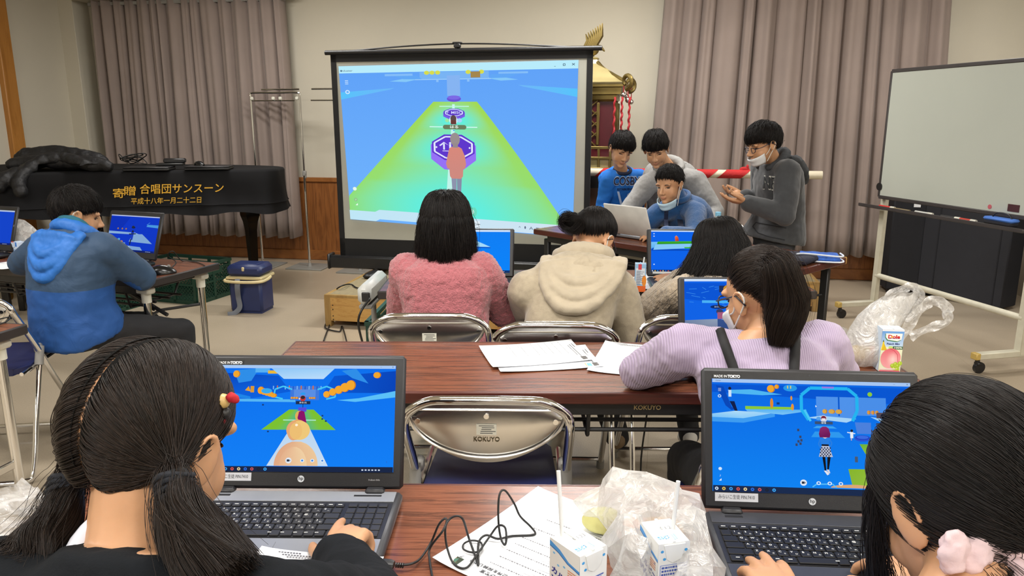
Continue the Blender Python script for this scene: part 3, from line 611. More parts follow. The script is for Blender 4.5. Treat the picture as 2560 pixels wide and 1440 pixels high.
def title(p, c='#cfe2fa', h=.04):
    p.rect(0, 0, 1, h, c); p.rect(.915, h * .45, .925, h * .5, '#4a5a70'); p.text('×', .985, h * .5, .03, '#4a5a70')
def hud(p, y=.88, x=.43):
    p.ell(x, y, .017, .027, '#dfe8f4', 18); p.rect(x - .009, y - .01, x + .005, y + .01, '#2a3040'); p.poly([(x + .005, y), (x + .01, y - .007), (x + .01, y + .007)], '#2a3040')
    for k, s in enumerate((.075, .13, .185)): p.ell(x + s, y, .011, .016, '#e4eef8', 14); p.ell(x + s, y, .006, .009, '#3b86e0', 12)
def coin(p, x, y, rx, ry, c='#f0a62e', e='#c97a14'): p.ell(x + .004, y, rx, ry, e, 18); p.ell(x, y, rx * .93, ry * .95, c, 18)
def pic_left(p):
    p.grid(lambda u, v: (u, v), lambda u, v: mixc('#0f6fee', '#1480f6', v), 4, 4)
    p.poly([(0, .07), (.35, .1), (.42, .25), (0, .38)], ['#0a3fb4', '#0c56d0', '#0c5cd8', '#0f66e4']); p.poly([(1, .05), (.66, .1), (.6, .26), (1, .26)], ['#0b46bc', '#0c56d0', '#0c5cd8', '#0a44b8'])
    p.poly([(.1, .05), (.24, .03), (.2, .15), (.13, .17)], '#2f8ee8'); p.poly([(.7, .05), (.78, .03), (.85, .17), (.76, .12)], '#2f8ee8'); p.rect(.22, .03, .3, .07, '#58b0f2'); p.rect(.29, .05, .35, .08, '#e8b83a')
    p.poly([(.31, .03), (.66, .03), (.6, .13), (.38, .13)], ['#8ec6f6', '#9ed0f8', '#bcdcfa', '#b2d8fa'])
    p.poly([(0, .22), (.2, .3), (.2, .325), (0, .28)], '#1f86e8'); p.poly([(1, .24), (.8, .31), (.68, .33), (.78, .345), (1, .3)], '#5cc0f8')
    p.poly([(.05, .32), (.45, .325), (.45, .35), (.05, .345)], '#57b6f4'); p.rect(.42, .2, .58, .33, '#3f78dc'); p.rect(.44, .23, .56, .3, '#5a8ee4')
    for k in range(14): p.rect(.3 + .022 * k, .2 - .003 * (k % 3), .306 + .022 * k, .23, ['#1c58c8', '#7ab8f4', '#d8702e'][k % 3])
    for s in (-1, 1): p.line([(.5 + s * .12, .32), (.5 + s * .17, .3), (.5 + s * .165, .23), (.5 + s * .12, .2), (.5 + s * .07, .23)], .007, '#46c8f6')
    coin(p, .115, .085, .018, .034); coin(p, .895, .09, .02, .03)
    for k in range(5): coin(p, .255 + .018 * k, .24 + .012 * k, .017, .036 - .004 * k, '#f2a52c'); coin(p, .62 + .033 * k, .275 - .022 * k, .018 + .002 * k, .032 + .004 * k, '#f4a830')
    p.rect(.2, .2, .22, .26, '#d89a34'); p.poly([(.19, .2), (.17, .24), (.2, .25)], '#e8a22e'); p.ell(.29, .245, .03, .025, '#38a8ee')
    p.ell(.492, .315, .016, .028, '#c83a34', 18); p.ell(.492, .305, .012, .016, '#2f2a34', 16); p.ell(.492, .27, .014, .012, '#2c9cf0', 12); p.rect(.47, .31, .478, .325, '#f0e0d0')
    for k in range(3): coin(p, .43 + .014 * k, .31, .006, .01); coin(p, .53 + .012 * k, .31, .005, .009)
    p.rect(.455, .34, .535, .37, '#20304e'); p.text('みらい2', .494, .355, .02, '#e8eef8', .02); p.line([(.495, .37), (.495, .42)], .003, '#16305e')
    p.grid(lambda u, v: (.42 + .13 * u + (.272 - .42 + (-.13 + .455) * u * 1.0) * v + 0 * u if False else (.42 + (.272 - .42) * v) + ((.555 + (.68 - .555) * v) - (.42 + (.272 - .42) * v)) * u, .42 + .19 * v), lambda u, v: mixc('#7cc232', '#2fb49a', max(0, 1 - abs(u - .5) * 3.2)), 14, 6)
    p.rect(.47, .4, .515, .44, '#5a4cd8'); p.rect(.39, .515, .57, .523, '#b8ece0')
    p.poly([(.44, .57), (.53, .57), (.645, .945), (.31, .945)], ['#b9d6f2', '#b9d6f2', '#c9dcf0', '#c9dcf0'])
    coin(p, .475, .48, .022, .05, '#e2b05a', '#d89a44'); p.poly([(.475, .44), (.49, .43), (.505, .44), (.52, .55), (.51, .57), (.485, .55), (.468, .5)], '#8a1468'); p.rect(.505, .55, .515, .58, '#f0e8f4')
    for x, y in ((.44, .63), (.47, .63)): pass
    p.ell(.47, .61, .06, .095, '#e7a867', 26); p.ell(.482, .615, .058, .09, '#efc87a', 26); p.ell(.45, .62, .035, .09, '#e5a877', 20); p.ell(.463, .62, .035, .08, '#edbf74', 20); p.ell(.465, .565, .008, .012, '#fff0d8', 10)
    p.grid(lambda u, v: (.35 + .24 * u, .9 + .045 * v) if False else (.47 + .12 * (2 * u - 1) * math.sqrt(max(0, 1 - ((1 - v) * .98) ** 2)), .72 + .225 * v), lambda u, v: mixc('#e0a884', '#ecc79a', u), 16, 12)
    p.grid(lambda u, v: (.455 + .075 * (2 * u - 1) * math.sqrt(max(0, 1 - ((1 - v) * .98) ** 2)), .77 + .175 * v), lambda u, v: mixc('#e4b18c', '#f0d0a4', u), 12, 10)
    for x, y in ((.27, .37), (.6, .47), (.6, .5), (.305, .62), (.62, .52)): p.rect(x, y, x + .01, y + .014, '#1a3a70')
    p.rect(.0, .9, 1, .945, '#8fb4e6', False) if False else None
    hud(p, .895, .43); p.text('‹', .965, .9, .04, '#2f5aa8'); title(p, '#a8c8f2', .03); taskbar(p, .95, '#1c2846')
def pic_right(p):
    p.grid(lambda u, v: (u, v), lambda u, v: mixc('#0e66e4', '#1184f2', v), 4, 6)
    p.poly([(0, .05), (1, .05), (1, .2), (0, .12)], '#0a56d2'); p.poly([(.08, .1), (.2, .09), (.36, .13), (.26, .14), (.1, .13)], '#4fb6f2')
    p.poly([(.02, .06), (.06, .07), (.1, .25), (.12, .27), (.1, .28), (.07, .24)], '#0b48b8'); p.rect(.085, .1, .1, .16, '#cfe2f6'); p.ell(.092, .085, .008, .014, '#1e2238', 12); p.poly([(.09, .2), (.115, .2), (.132, .29), (.118, .29)], '#14204a')
    p.poly([(0, .315), (.12, .285), (.32, .295), (.16, .35), (.0, .345)], ['#8ccaf6', '#b0dcf8', '#9cd2f8', '#8cccf8', '#7cc2f6']); p.poly([(0, .345), (.16, .35), (.32, .297), (.32, .33), (.16, .39), (0, .385)], '#3f9cf0')
    p.poly([(.17, .24), (.41, .24), (.41, .262), (.17, .268)], '#8cc83a'); p.poly([(.17, .268), (.41, .262), (.48, .26), (.48, .275), (.36, .31), (.18, .285)], ['#5ab2f2', '#5ab2f2', '#5ab2f2', '#6cbcf4', '#7cc6f6', '#6cbcf4'])
    for x, y, a, b in ((.3, .08, .019, .034), (.33, .06, .01, .02)): coin(p, x, y, a, b)
    p.ell(.305, .21, .008, .045, '#e08a2e'); p.ell(.41, .24, .007, .03, '#e8962e'); p.ell(.405, .16, .005, .02, '#e8962e'); p.ell(.4, .07, .035, .03, '#2a9ae8'); p.rect(.385, .05, .39, .075, '#f0d050'); p.rect(.4, .05, .405, .075, '#f0d050'); p.rect(.33, .2, .345, .22, '#14387c')
    p.rect(.53, .14, .72, .35, '#4f92ea'); p.rect(.72, .14, .88, .3, '#4a8ee8'); p.rect(.64, .13, .648, .31, '#0c58cc')
    p.poly([(.48, .33), (.55, .31), (.73, .33), (.68, .365)], '#a4d2f6'); p.poly([(.8, .31), (.9, .33), (.95, .37), (.86, .36)], '#9accf4')
    p.line([(.49, .35), (.455, .26), (.455, .13), (.5, .065), (.69, .065), (.735, .13), (.735, .26), (.71, .35)], .014, '#25b4f0'); p.line([(.5, .36), (.47, .26)], .01, '#4cc8f6')
    for x in (.57, .605, .64): coin(p, x, .27, .011 + (.004 if x > .59 else 0), .02, '#d8a848')
    for x in (.79, .81, .83): coin(p, x, .27, .007, .018, '#d89a48')
    p.rect(.83, .27, .87, .32, '#5a4a52'); p.rect(.56, .05, .62, .065, '#9c78e0'); p.ell(.8, .11, .012, .02, '#8cc83a', 12)
    p.ell(.565, .335, .018, .03, '#c8d2e4', 20); p.ell(.565, .33, .013, .02, '#7a2a44', 16); p.rect(.556, .332, .574, .35, '#f0e4ea'); p.ell(.54, .335, .012, .016, '#58a0e8', 12); p.rect(.52, .36, .61, .385, '#3c5272'); p.text('はる', .565, .372, .022, '#eef2f8', .02)
    p.poly([(.53, .4), (.61, .4), (.63, .42), (.51, .42)], '#3fa4f0'); p.poly([(.52, .45), (.64, .45), (.67, .5), (.5, .5)], '#2f98ee')
    for x, y in ((.43, .43), (.44, .49), (.445, .52), (.43, .53), (.44, .55), (.42, .56), (.79, .38), (.795, .42)): p.rect(x, y, x + .011, y + .022, '#3a4664')
    p.rect(.715, .66, .73, .71, '#4a5a72'); p.ell(.756, .5, .04, .028, '#2c52d0', 22); p.ell(.756, .492, .036, .02, '#1f3fbc', 22); p.ell(.756, .49, .03, .015, '#3a6ae0', 20)
    p.poly([(.72, .36), (.8, .36), (.8, .46), (.73, .46)], '#4c80dc'); p.poly([(.74, .55), (.87, .55), (.88, .68), (.78, .67)], ['#6ab03a', '#7ab83a', '#a8d04a', '#9cc83e']); p.poly([(.86, .7), (.92, .68), (.92, .78)], '#4c5adc')
    p.rect(.695, .445, .71, .5, '#e6ecf4'); p.ell(.703, .435, .007, .012, '#1e2030', 12); p.rect(.698, .5, .702, .52, '#e0b0a0'); p.line([(.68, .45), (.72, .46)], .004, '#e6ecf4')
    p.poly([(.805, .49), (.845, .49), (.835, .56), (.815, .56)], '#cfd6de'); p.poly([(.812, .5), (.838, .5), (.836, .575), (.82, .575)], '#3c464e'); p.ell(.825, .475, .009, .016, '#1c1c24', 12); p.line([(.79, .57), (.86, .59)], .004, '#e0ece0')
    # the figure in the middle, seen from behind
    p.poly([(.545, .42), (.558, .405), (.575, .405), (.588, .42), (.596, .47), (.592, .5), (.542, .5), (.538, .47)], ['#8a2a6a'] * 4 + ['#6e1a58'] * 4); p.rect(.545, .5, .59, .56, '#2a7ee0'); p.line([(.545, .51), (.535, .56), (.548, .6)], .006, '#2a7ee0'); p.line([(.59, .51), (.602, .55), (.59, .59)], .006, '#2a7ee0'); p.poly([(.556, .5), (.58, .5), (.568, .51)], '#f0d8d0')
    p.rect(.55, .56, .586, .575, '#181a24'); p.poly([(.55, .575), (.588, .575), (.605, .67), (.535, .67)], '#b8bed2')
    for k in range(8):
        for j in range(6):
            if (k + j) % 2: p.rect(.541 + k * .007, .585 + j * .014, .547 + k * .007, .598 + j * .014, '#2c3048', k + j == 1)
    p.poly([(.552, .67), (.567, .67), (.57, .78), (.563, .8)], '#14151c'); p.poly([(.577, .67), (.594, .67), (.582, .79), (.575, .79)], '#14151c'); p.poly([(.558, .79), (.57, .79), (.585, .82), (.575, .83)], '#e6e6ee'); p.poly([(.572, .78), (.584, .78), (.59, .81), (.58, .815)], '#d0d4e0')
    p.poly([(.68, .77), (.87, .765), (.87, .93), (.7, .93)], ['#86b42c', '#94c03a', '#a0cc48', '#8cb83c']); p.grid(lambda u, v: (.71 + .12 * (2 * u - 1) * math.sqrt(max(0, 1 - (1 - v) ** 2 * .98)), .905 + .03 * v), lambda u, v: '#dba876', 12, 4)
    p.line([(.5, .935), (.52, .91), (.6, .905), (.62, .935)], .005, '#5cc0f6')
    for k in range(3): p.rect(.03, .085 + .011 * k, .045, .0885 + .011 * k, '#d4e6fa')
    p.ell(.037, .155, .009, .014, '#d4e6fa', 14); p.ell(.037, .155, .005, .008, '#1a6ee0', 12); p.ell(.037, .8, .009, .014, '#d4e6fa', 14); p.text('♪', .037, .86, .03, '#c4dcf8'); p.poly([(.03, .905), (.043, .885), (.043, .905)], '#e4f0fc')
    p.poly([(.523, .215), (.523, .235), (.53, .23)], '#f4f8fc'); hud(p, .9, .455); title(p, '#a8c6f0', .032); p.text('cluster', .03, .016, .018, '#4a6080'); taskbar(p, .945, '#1c2c4e')
def pic_lilac(p):
    p.rect(0, 0, 1, 1, '#1263e6'); p.poly([(0, .06), (1, .06), (1, .35), (.3, .36), (0, .3)], '#0d55d4'); rg = random.Random(4)
    for k in range(26): x, y = rg.uniform(0, .9), rg.uniform(.08, .5); a = rg.uniform(.02, .08); p.line([(x, y), (x + a, y + rg.uniform(-.03, .04))], .003, '#3f96f0', k == 0)
    p.poly([(.5, .1), (.75, .08), (1, .1), (1, .32), (.6, .33)], '#34a8ee'); p.poly([(.35, .22), (.5, .25), (.7, .3), (.4, .31)], '#8cd2f8')
    for k in range(26): x, y = rg.uniform(.52, .72), rg.uniform(.12, .34); p.rect(x, y, x + .02, y + .03, rg.choice(['#1a4ab0', '#7ecaf6', '#58b8f2', '#2a74d8', '#d8a040']))
    p.poly([(.15, .32), (.62, .33), (.62, .37), (.15, .36)], '#4ab0f4'); p.rect(.3, .1, .36, .2, '#20305c'); p.ell(.4, .15, .065, .07, '#c88e2e', 22); p.ell(.41, .155, .055, .06, '#e8b256', 22)
    p.ell(.28, .42, .06, .028, '#102c6a'); p.text('みらい', .28, .42, .03, '#dce8f8'); p.ell(.3, .49, .03, .04, '#3a3f66'); p.rect(.28, .5, .33, .6, '#a45a7c')
    p.poly([(.32, .5), (.36, .49), (1, .62), (1, .66), (.32, .55)], ['#b46490', '#a85a88', '#9c6aa8', '#8a5a98', '#7a4474']); p.poly([(.75, .56), (.95, .53), (1, .55), (1, .6), (.8, .6)], '#9cc84a')
    p.poly([(0, .66), (.35, .6), (1, .66), (1, 1), (0, 1)], ['#8ccaf4', '#a6d8f8', '#9cd2f8', '#6cb8f4', '#5cb0f2'])
    p.poly([(0, .62), (.28, .6), (.28, .84), (0, .84)], ['#6f83a6', '#8fa0b8', '#6a6a92', '#6c6a88']); p.poly([(.28, .6), (.42, .63), (.42, .8), (.28, .84)], ['#3a548c', '#33508a', '#2c4a84', '#30487c'])
    p.line([(.05, .86), (.2, .84), (.3, .93), (.34, 1)], .006, '#1c5aa4'); p.line([(.4, .76), (.9, .72)], .004, '#3a84c8'); p.poly([(.72, .68), (.8, .66), (.86, .8), (.78, .8)], '#24386a'); p.ell(.07, .9, .03, .04, '#6aaee8'); title(p, '#cfe2fa', .035); taskbar(p, .965, '#16305e')
def pic_pink(p):
    p.grid(lambda u, v: (u, v), lambda u, v: mixc('#127ef4', '#0c84fa', v), 2, 2)
    p.poly([(.2, .17), (.44, .17), (.74, .4), (.1, .38)], ['#96d2fa', '#8ecef8', '#aadcfa', '#9cd6fa']); p.poly([(.1, .38), (.74, .4), (.74, .43), (.1, .42)], '#0f5ed0'); p.line([(.16, .22), (.48, .235)], .006, '#2f78c8')
    p.poly([(.1, .46), (.52, .46), (.8, .96), (0, .96)], ['#b4dcfa', '#a6d6fa', '#c4e4fa', '#c4e4fa']); p.ell(.2, .37, .03, .04, '#5a4070'); p.poly([(0, .1), (.2, .12), (.05, .26)], '#2c62c0'); title(p, '#cfe2fa', .045); taskbar(p, .945, '#14366e')
def pic_fleece(p):
    p.rect(0, 0, 1, 1, '#0f63ea'); p.poly([(0, .28), (.6, .26), (.62, .36), (0, .44)], ['#7cc4f6', '#6cbaf4', '#9cd4f8', '#5ab0f2']); p.poly([(.02, .42), (.55, .46), (.55, .49), (.0, .49)], '#0c4cc0'); p.poly([(.06, .34), (.55, .32), (.56, .42), (.03, .47)], '#86c8f6')
    p.poly([(.09, .27), (.64, .25), (.64, .31), (.08, .335)], ['#3fae2e', '#45b834', '#2c9420', '#2a8c1c']); p.poly([(.45, .4), (.62, .39), (.62, .43), (.46, .43)], '#43b838')
    p.poly([(.33, .26), (.325, .15), (.345, .12), (.37, .16), (.38, .25)], ['#d2482a', '#e8763a', '#f0a070', '#d85a30', '#a82a1c']); p.ell(.62, .33, .05, .035, '#14305c'); p.ell(.6, .3, .03, .035, '#1c222c'); p.text('あお', .62, .335, .03, '#dce8f8'); p.ell(.82, .08, .05, .07, '#e8a83a'); p.ell(.62, .42, .03, .03, '#222a30')
    p.ell(.04, .08, .01, .014, '#bcd4f4'); p.ell(.04, .14, .01, .014, '#bcd4f4'); p.ell(.04, .82, .01, .014, '#d4e4f8'); title(p, '#cfe2fa', .03); taskbar(p, .95, '#182c54')
def pic_nec(p):
    p.rect(0, 0, 1, 1, '#1238c4'); p.poly([(0, .06), (.4, .06), (.2, .5), (0, .5)], '#1031b4'); p.poly([(0, .46), (.55, .47), (.66, .52), (.05, .53), (0, .53)], '#86acd8'); p.poly([(.5, .52), (.7, .5), (.93, .75), (.45, .73)], '#7fa6d4'); p.poly([(.42, .84), (.7, .86), (.76, .96), (.4, .96)], '#7ca2d2'); p.poly([(0, .75), (.38, .76), (.38, .92), (0, .92)], '#6f96cc')
    p.poly([(.78, .23), (1, .23), (1, .31), (.76, .29)], '#4a96dc'); p.line([(.76, .24), (.82, .17)], .006, '#4a96dc')
    for x in (.18, .27, .35): coin(p, x, .38, .014, .025, '#a87a50', '#7a5a4a')
    p.ell(.5, .33, .04, .03, '#1c2848'); p.ell(.492, .3, .025, .02, '#2a3040'); p.poly([(.47, .45), (.53, .45), (.52, .68), (.48, .68)], '#1c3cb8'); p.ell(.5, .44, .02, .03, '#1c2438'); p.line([(.43, .52), (.57, .5)], .014, '#22304c'); p.poly([(.475, .66), (.5, .66), (.49, .82), (.47, .82)], '#1e2840'); p.ell(.47, .88, .02, .02, '#b8cce4'); p.poly([(.04, .8), (.12, .78), (.16, .86), (.06, .9)], '#5c3a4a'); p.ell(.12, .7, .03, .03, '#9c8468'); p.ell(.24, .68, .025, .03, '#5aa8dc'); p.ell(.3, .74, .03, .03, '#b8805a'); p.rect(.3, .8, .36, .85, '#4a3a40'); title(p, '#b4bede', .03); taskbar(p, .95, '#14246c')
def pic_edge(p): p.rect(0, 0, 1, 1, '#1644c8'); title(p, '#b4c4e0'); taskbar(p, .95, '#14246c')
laptop('open laptop with runway and gold coins on screen before the pigtailed girl', (-.388, 1.268), R(-.9), R(21), pic_left, style='hp', legends='silver')
laptop('open laptop showing a violet-haired figure before the girl with scrunchie', (.519, 1.184), R(-4), R(19.5), pic_right, style='hp', legends=True)
laptop('open laptop showing a grey block world before the lilac-topped girl', (.675, 2.1), R(0), R(17), pic_lilac, lh=.22)
laptop('open laptop with pale blue walkway on screen beside the pink fleece', (-.172, 3.16), R(-2), R(20), pic_pink, w=.36, lh=.214)
laptop('open laptop with a green bar on screen before the girl in pale fleece', (.757, 3.17), R(-3), R(18), pic_fleece, w=.35, lh=.208, style='label')
laptop('older black laptop with blue game before the boy in blue jacket', (-1.865, 3.60), R(-21), R(20), pic_nec, w=.345, d=.25, lh=.235, style='nec', base=M_BLKPL)
laptop('black laptop cut by the left edge of the picture', (-2.715, 3.84), R(-19), R(18), pic_edge, w=.345, lh=.235, base=M_BLKPL)
laptop('white laptop seen from behind on the boys\' slanting table', (.70, 4.36), R(131.5), R(22), None, w=.32, d=.22, lh=.195, style='white', base=M_LAPS)
# ---------------------------------------------------------------- covered grand piano
M_COVER = pm('black_piano_cover', '#121214', .9, var=.12, scale=5, bmp=.25, bscale=700, spec=.25); M_LACQ = pm('black_lacquer', '#0b0b0c', .12)
def piano():
    t = thing('grand_piano', 'grand piano under a black cover with yellow lettering', 'piano', (-2.9, 6.1, 0))
    o = V((-2.9, 6.1, 0)); foot = [V(p) - V((2.9 * -1, 0, 0)) * 0 for p in [(-4.3, 5.42, 0), (-3.3, 5.645, 0), (-2.4, 5.845, 0), (-2.02, 5.93, 0), (-1.9, 5.99, 0), (-1.87, 6.12, 0), (-1.95, 6.4, 0), (-2.4, 6.6, 0), (-3.2, 6.72, 0), (-4.4, 6.8, 0)]]
    ring = spl(foot, 16, True); n = len(ring); c = V((-3.1, 6.15, 0)); G = []
    ds = [0]
    for i in range(1, n): ds.append(ds[-1] + (ring[i] - ring[i - 1]).length)
    for i, p in enumerate(ring):
        nr = (ring[(i + 1) % n] - ring[i - 1]).cross(V((0, 0, 1))).normalized(); col = []
        for z, off in ((1.0, -.03), (.995, -.008), (.98, 0), (.9, .004), (.82, .008), (.75, .012), (.735, .02), (.73, .012), (.7, .02), (.665, .03)):
            wv = (.98 - z) / .3; q = p + nr * (off + wv * (.012 * math.sin(ds[i] * 19) + .01 * math.sin(ds[i] * 31 + 1)) + .004 * math.sin(ds[i] * 9 + z * 20)) - o
            q.z = z + (.012 * math.sin(ds[i] * 12) if z < .68 else 0); col.append(q)
        G.append(col)
    mb = MB(); mb.grid(G, cu=True); mb.add([G[i][0] for i in range(n)], [tuple(range(n))]); cv = obj('piano_cover', mb, M_COVER, t, 60)
    body = MB(); body.prism([((c + (p - c) * .94) - o).to_2d()[:] for p in ring], .7, .97); obj('case', body, M_LACQ, t)
    f = V((1.9, .42, 0)).normalized(); Rf = MX((f, V((0, 0, 1)), f.cross(V((0, 0, 1))))).transposed(); nf = f.cross(V((0, 0, 1)))
    mb = MB(); P = lambda px, py: (lambda d: V((0, 0, EYE)) + d * (((V((-3.3, 5.645, 0)) - V((0, 0, EYE))).dot(nf)) / d.dot(nf)))(at(px, py, 1) - V((0, 0, EYE)))
    for s, px, py, w, b in (('寄', 300, 484, .082, .008), ('贈', 328, 478, .082, .006), ('合唱団サンスーン', 458, 472, .6, .008)): text(mb, s, .078 if px < 400 else .08, TR(P(px, py) + nf * .034 - o, Rf), width=w, bold=b, shear=.12)
    text(mb, '平成十八年一月二十二日', .052, TR(P(420, 501) + nf * .042 - o, Rf), width=.5, bold=.006, shear=.12); obj('yellow_lettering', mb, M_GOLDTXT, cv, 0)
    for x, y in ((-2.14, 6.12), (-3.95, 5.75), (-3.95, 6.5)):
        L = MB(); L.tube([(x - o.x, y - o.y, z) for z in (.7, .62, .57, .5, .1, .06)], [.085, .08, .062, .05, .036, .046], 4); lg = obj('leg', L, M_LACQ, t, 30)
        obj('caster', MB().cyl((x - o.x - .015, y - o.y, .028), (x - o.x + .015, y - o.y, .028), .028).box((x - o.x, y - o.y, .05), (.05, .04, .03), .004), pm('brass', '#8a6a2c', .3, 1), lg)
    mb = MB(); mb.box((-.62, -.1, .38), (.05, .05, .6), .004); mb.box((-.42, -.1, .38), (.05, .05, .6), .004); mb.box((-.52, -.12, .1), (.3, .16, .07), .008); obj('pedal_lyre', mb, M_LACQ, t)
    return t
piano()
t = thing('piano_bench', 'black piano bench under the left end of the covered piano', 'bench', (-3.35, 5.35, 0), R(12))
obj('seat', MB().box((0, 0, .45), (.6, .32, .09), .02), pm('black_vinyl', '#101012', .45), t)
for x in (-.26, .26):
    for y in (-.12, .12): obj('leg', MB().box((x, y, .205), (.045, .045, .41), .005), M_LACQ, t)
def puffy(label, pts, z0, mat, name, cat, seed, vox=.011):
    rg = random.Random(seed); mb = MB()
    for (x, y, z, a, b, c, yw) in pts: mb.ell((x, y, z), (a, b, c), rz(yw), 18, 12)
    m = blob(mb, vox, 5, .03, .07, name, .012, .025); return tag(obj(name, m, mat, None, 180), label, cat)
M_COAT = pm('black_quilted_nylon', '#0e0e11', .6, var=.2, scale=9, bmp=.5, bscale=60, bdist=.006)
def quilted(mb, pts, r, seg, sx=1.0, n=5):
    P = spl(pts, n); d = 0; rr = []
    for i, p in enumerate(P):
        d += (p - P[i - 1]).length if i else 0; e = min(1, (i + 1) / 3, (len(P) - i) / 3); rr.append(r * (.78 + .22 * abs(math.sin(PI * d / seg))) * e ** .5)
    mb.tube(P, rr, 14, sx=sx)
def coats():
    A = lambda px, py, y: at(px, py, y); mb = MB(); zt = 1.0
    for k in range(6):
        y = 5.72 + .07 * k; quilted(mb, [V((A(20 + 6 * k, 420, y).x, y, zt + .05)), V((A(110, 420, y).x, y + .02, zt + .075 + .012 * (k % 2))), V((A(200, 420, y).x, y, zt + .07)), V((A(282 - 5 * k, 420, y).x, y, zt + .035))], .058, .09)
    o = obj('down_coat', blob(mb, .009, 3, .02, .09, 'c', .006, .025), M_COAT, None, 180); tag(o, 'black quilted down coat lying flat along the left end of the covered piano', 'coat', 'down coats on the piano')
    mb = MB()
    quilted(mb, [A(255, 428, 5.7), A(215, 415, 5.66), A(165, 398, 5.72), A(110, 402, 5.68), A(70, 425, 5.6), A(45, 455, 5.5), A(58, 490, 5.44)], .052, .085); quilted(mb, [A(270, 410, 5.9), A(200, 392, 5.9), A(120, 385, 5.92), A(40, 396, 5.9)], .07, .1); quilted(mb, [A(110, 410, 5.75), A(60, 432, 5.6), A(15, 448, 5.5), A(-10, 475, 5.45)], .06, .09)
    for v in range(len(mb.v)):
        x, y, z = mb.v[v]
        if y > 5.62: mb.v[v] = (x, y, max(z, 1.06))
    o = obj('down_coat', blob(mb, .008, 3, .015, .08, 'c', .006, .025), M_COAT, None, 180); tag(o, 'black quilted coat on top of the other, one sleeve hanging over the piano front', 'coat', 'down coats on the piano')
coats()
def cable(name, label, pts, r, mat=M_CORD, n=6, parent=None, group=None):
    o = obj(name, MB().tube(spl(pts, n), r, 6), mat, parent, 180)
    if not parent: tag(o, label, 'cable', group)
    return o
pts = []; rg = random.Random(5); c0 = at(330, 417, 5.95)
for k in range(26): a = k * 1.15; pts.append(c0 + V((.1 * math.sin(a) + rg.uniform(-.05, .05), .05 * math.cos(a * 1.3), .03 + .06 * abs(math.sin(a * .7)) + rg.uniform(-.015, .03) - max(0, c0.z - 1.01))))
cable('cable_tangle', 'tangled black cable heap on the covered piano beside the coats', [V((p.x, p.y, max(1.008, p.z))) for p in pts], .004)
p = at(375, 430, 5.84); t = thing('laptop', 'closed black laptop lying on the piano with cables on it', 'laptop', (p.x, p.y, 1.0), R(9), 'closed laptops on the piano'); obj('base', MB().box((0, 0, .012), (.33, .2, .018), .005), M_BLKPL, t); obj('lid', MB().box((0, 0, .026), (.33, .2, .009), .004), M_LAPD, t)
q = dup(t); q.location = (p.x + .42, p.y + .1, 1.0); q['label'] = 'closed black laptop lying on the piano under a mouse'
p = at(437, 417, 5.95); t = thing('power_adapter', 'black power adapter block propped on the covered piano', 'adapter', (p.x, p.y, 1.034), R(10)); obj('block', MB().box((0, .02, .035), (.16, .06, .035), .008), M_BLKPL, t); obj('stand', MB().box((-.03, 0, .009), (.2, .09, .018), .005), M_BLACK, t)
def mouse(label, loc, yaw, s=1.0):
    t = thing('computer_mouse', label, 'mouse', loc, yaw); mb = MB(); G = []
    for i in range(15):
        u = i / 14; G.append([V((.031 * s * math.cos(a) * (math.sin(PI * (u * .96 + .02)) ** .5), (-.055 + .11 * u) * s, max(0, .034 * s * math.sin(a) * (math.sin(PI * (u * .9 + .06)) ** .7)) + .001)) for a in [PI * j / 12 for j in range(13)]])
    mb.grid(G); mb.add([g[0] for g in G] + [g[-1] for g in G][::-1], [tuple(range(30))]); obj('shell', mb, pm('gloss_black', '#111214', .22), t, 180); obj('scroll_wheel', MB().cyl((-.003, .028 * s, .027 * s), (.003, .028 * s, .027 * s), .008), M_GREYPL, t); return t
p = at(498, 414, 5.98); mouse('small black mouse on a closed laptop atop the covered piano', (p.x, p.y, 1.031), R(60))

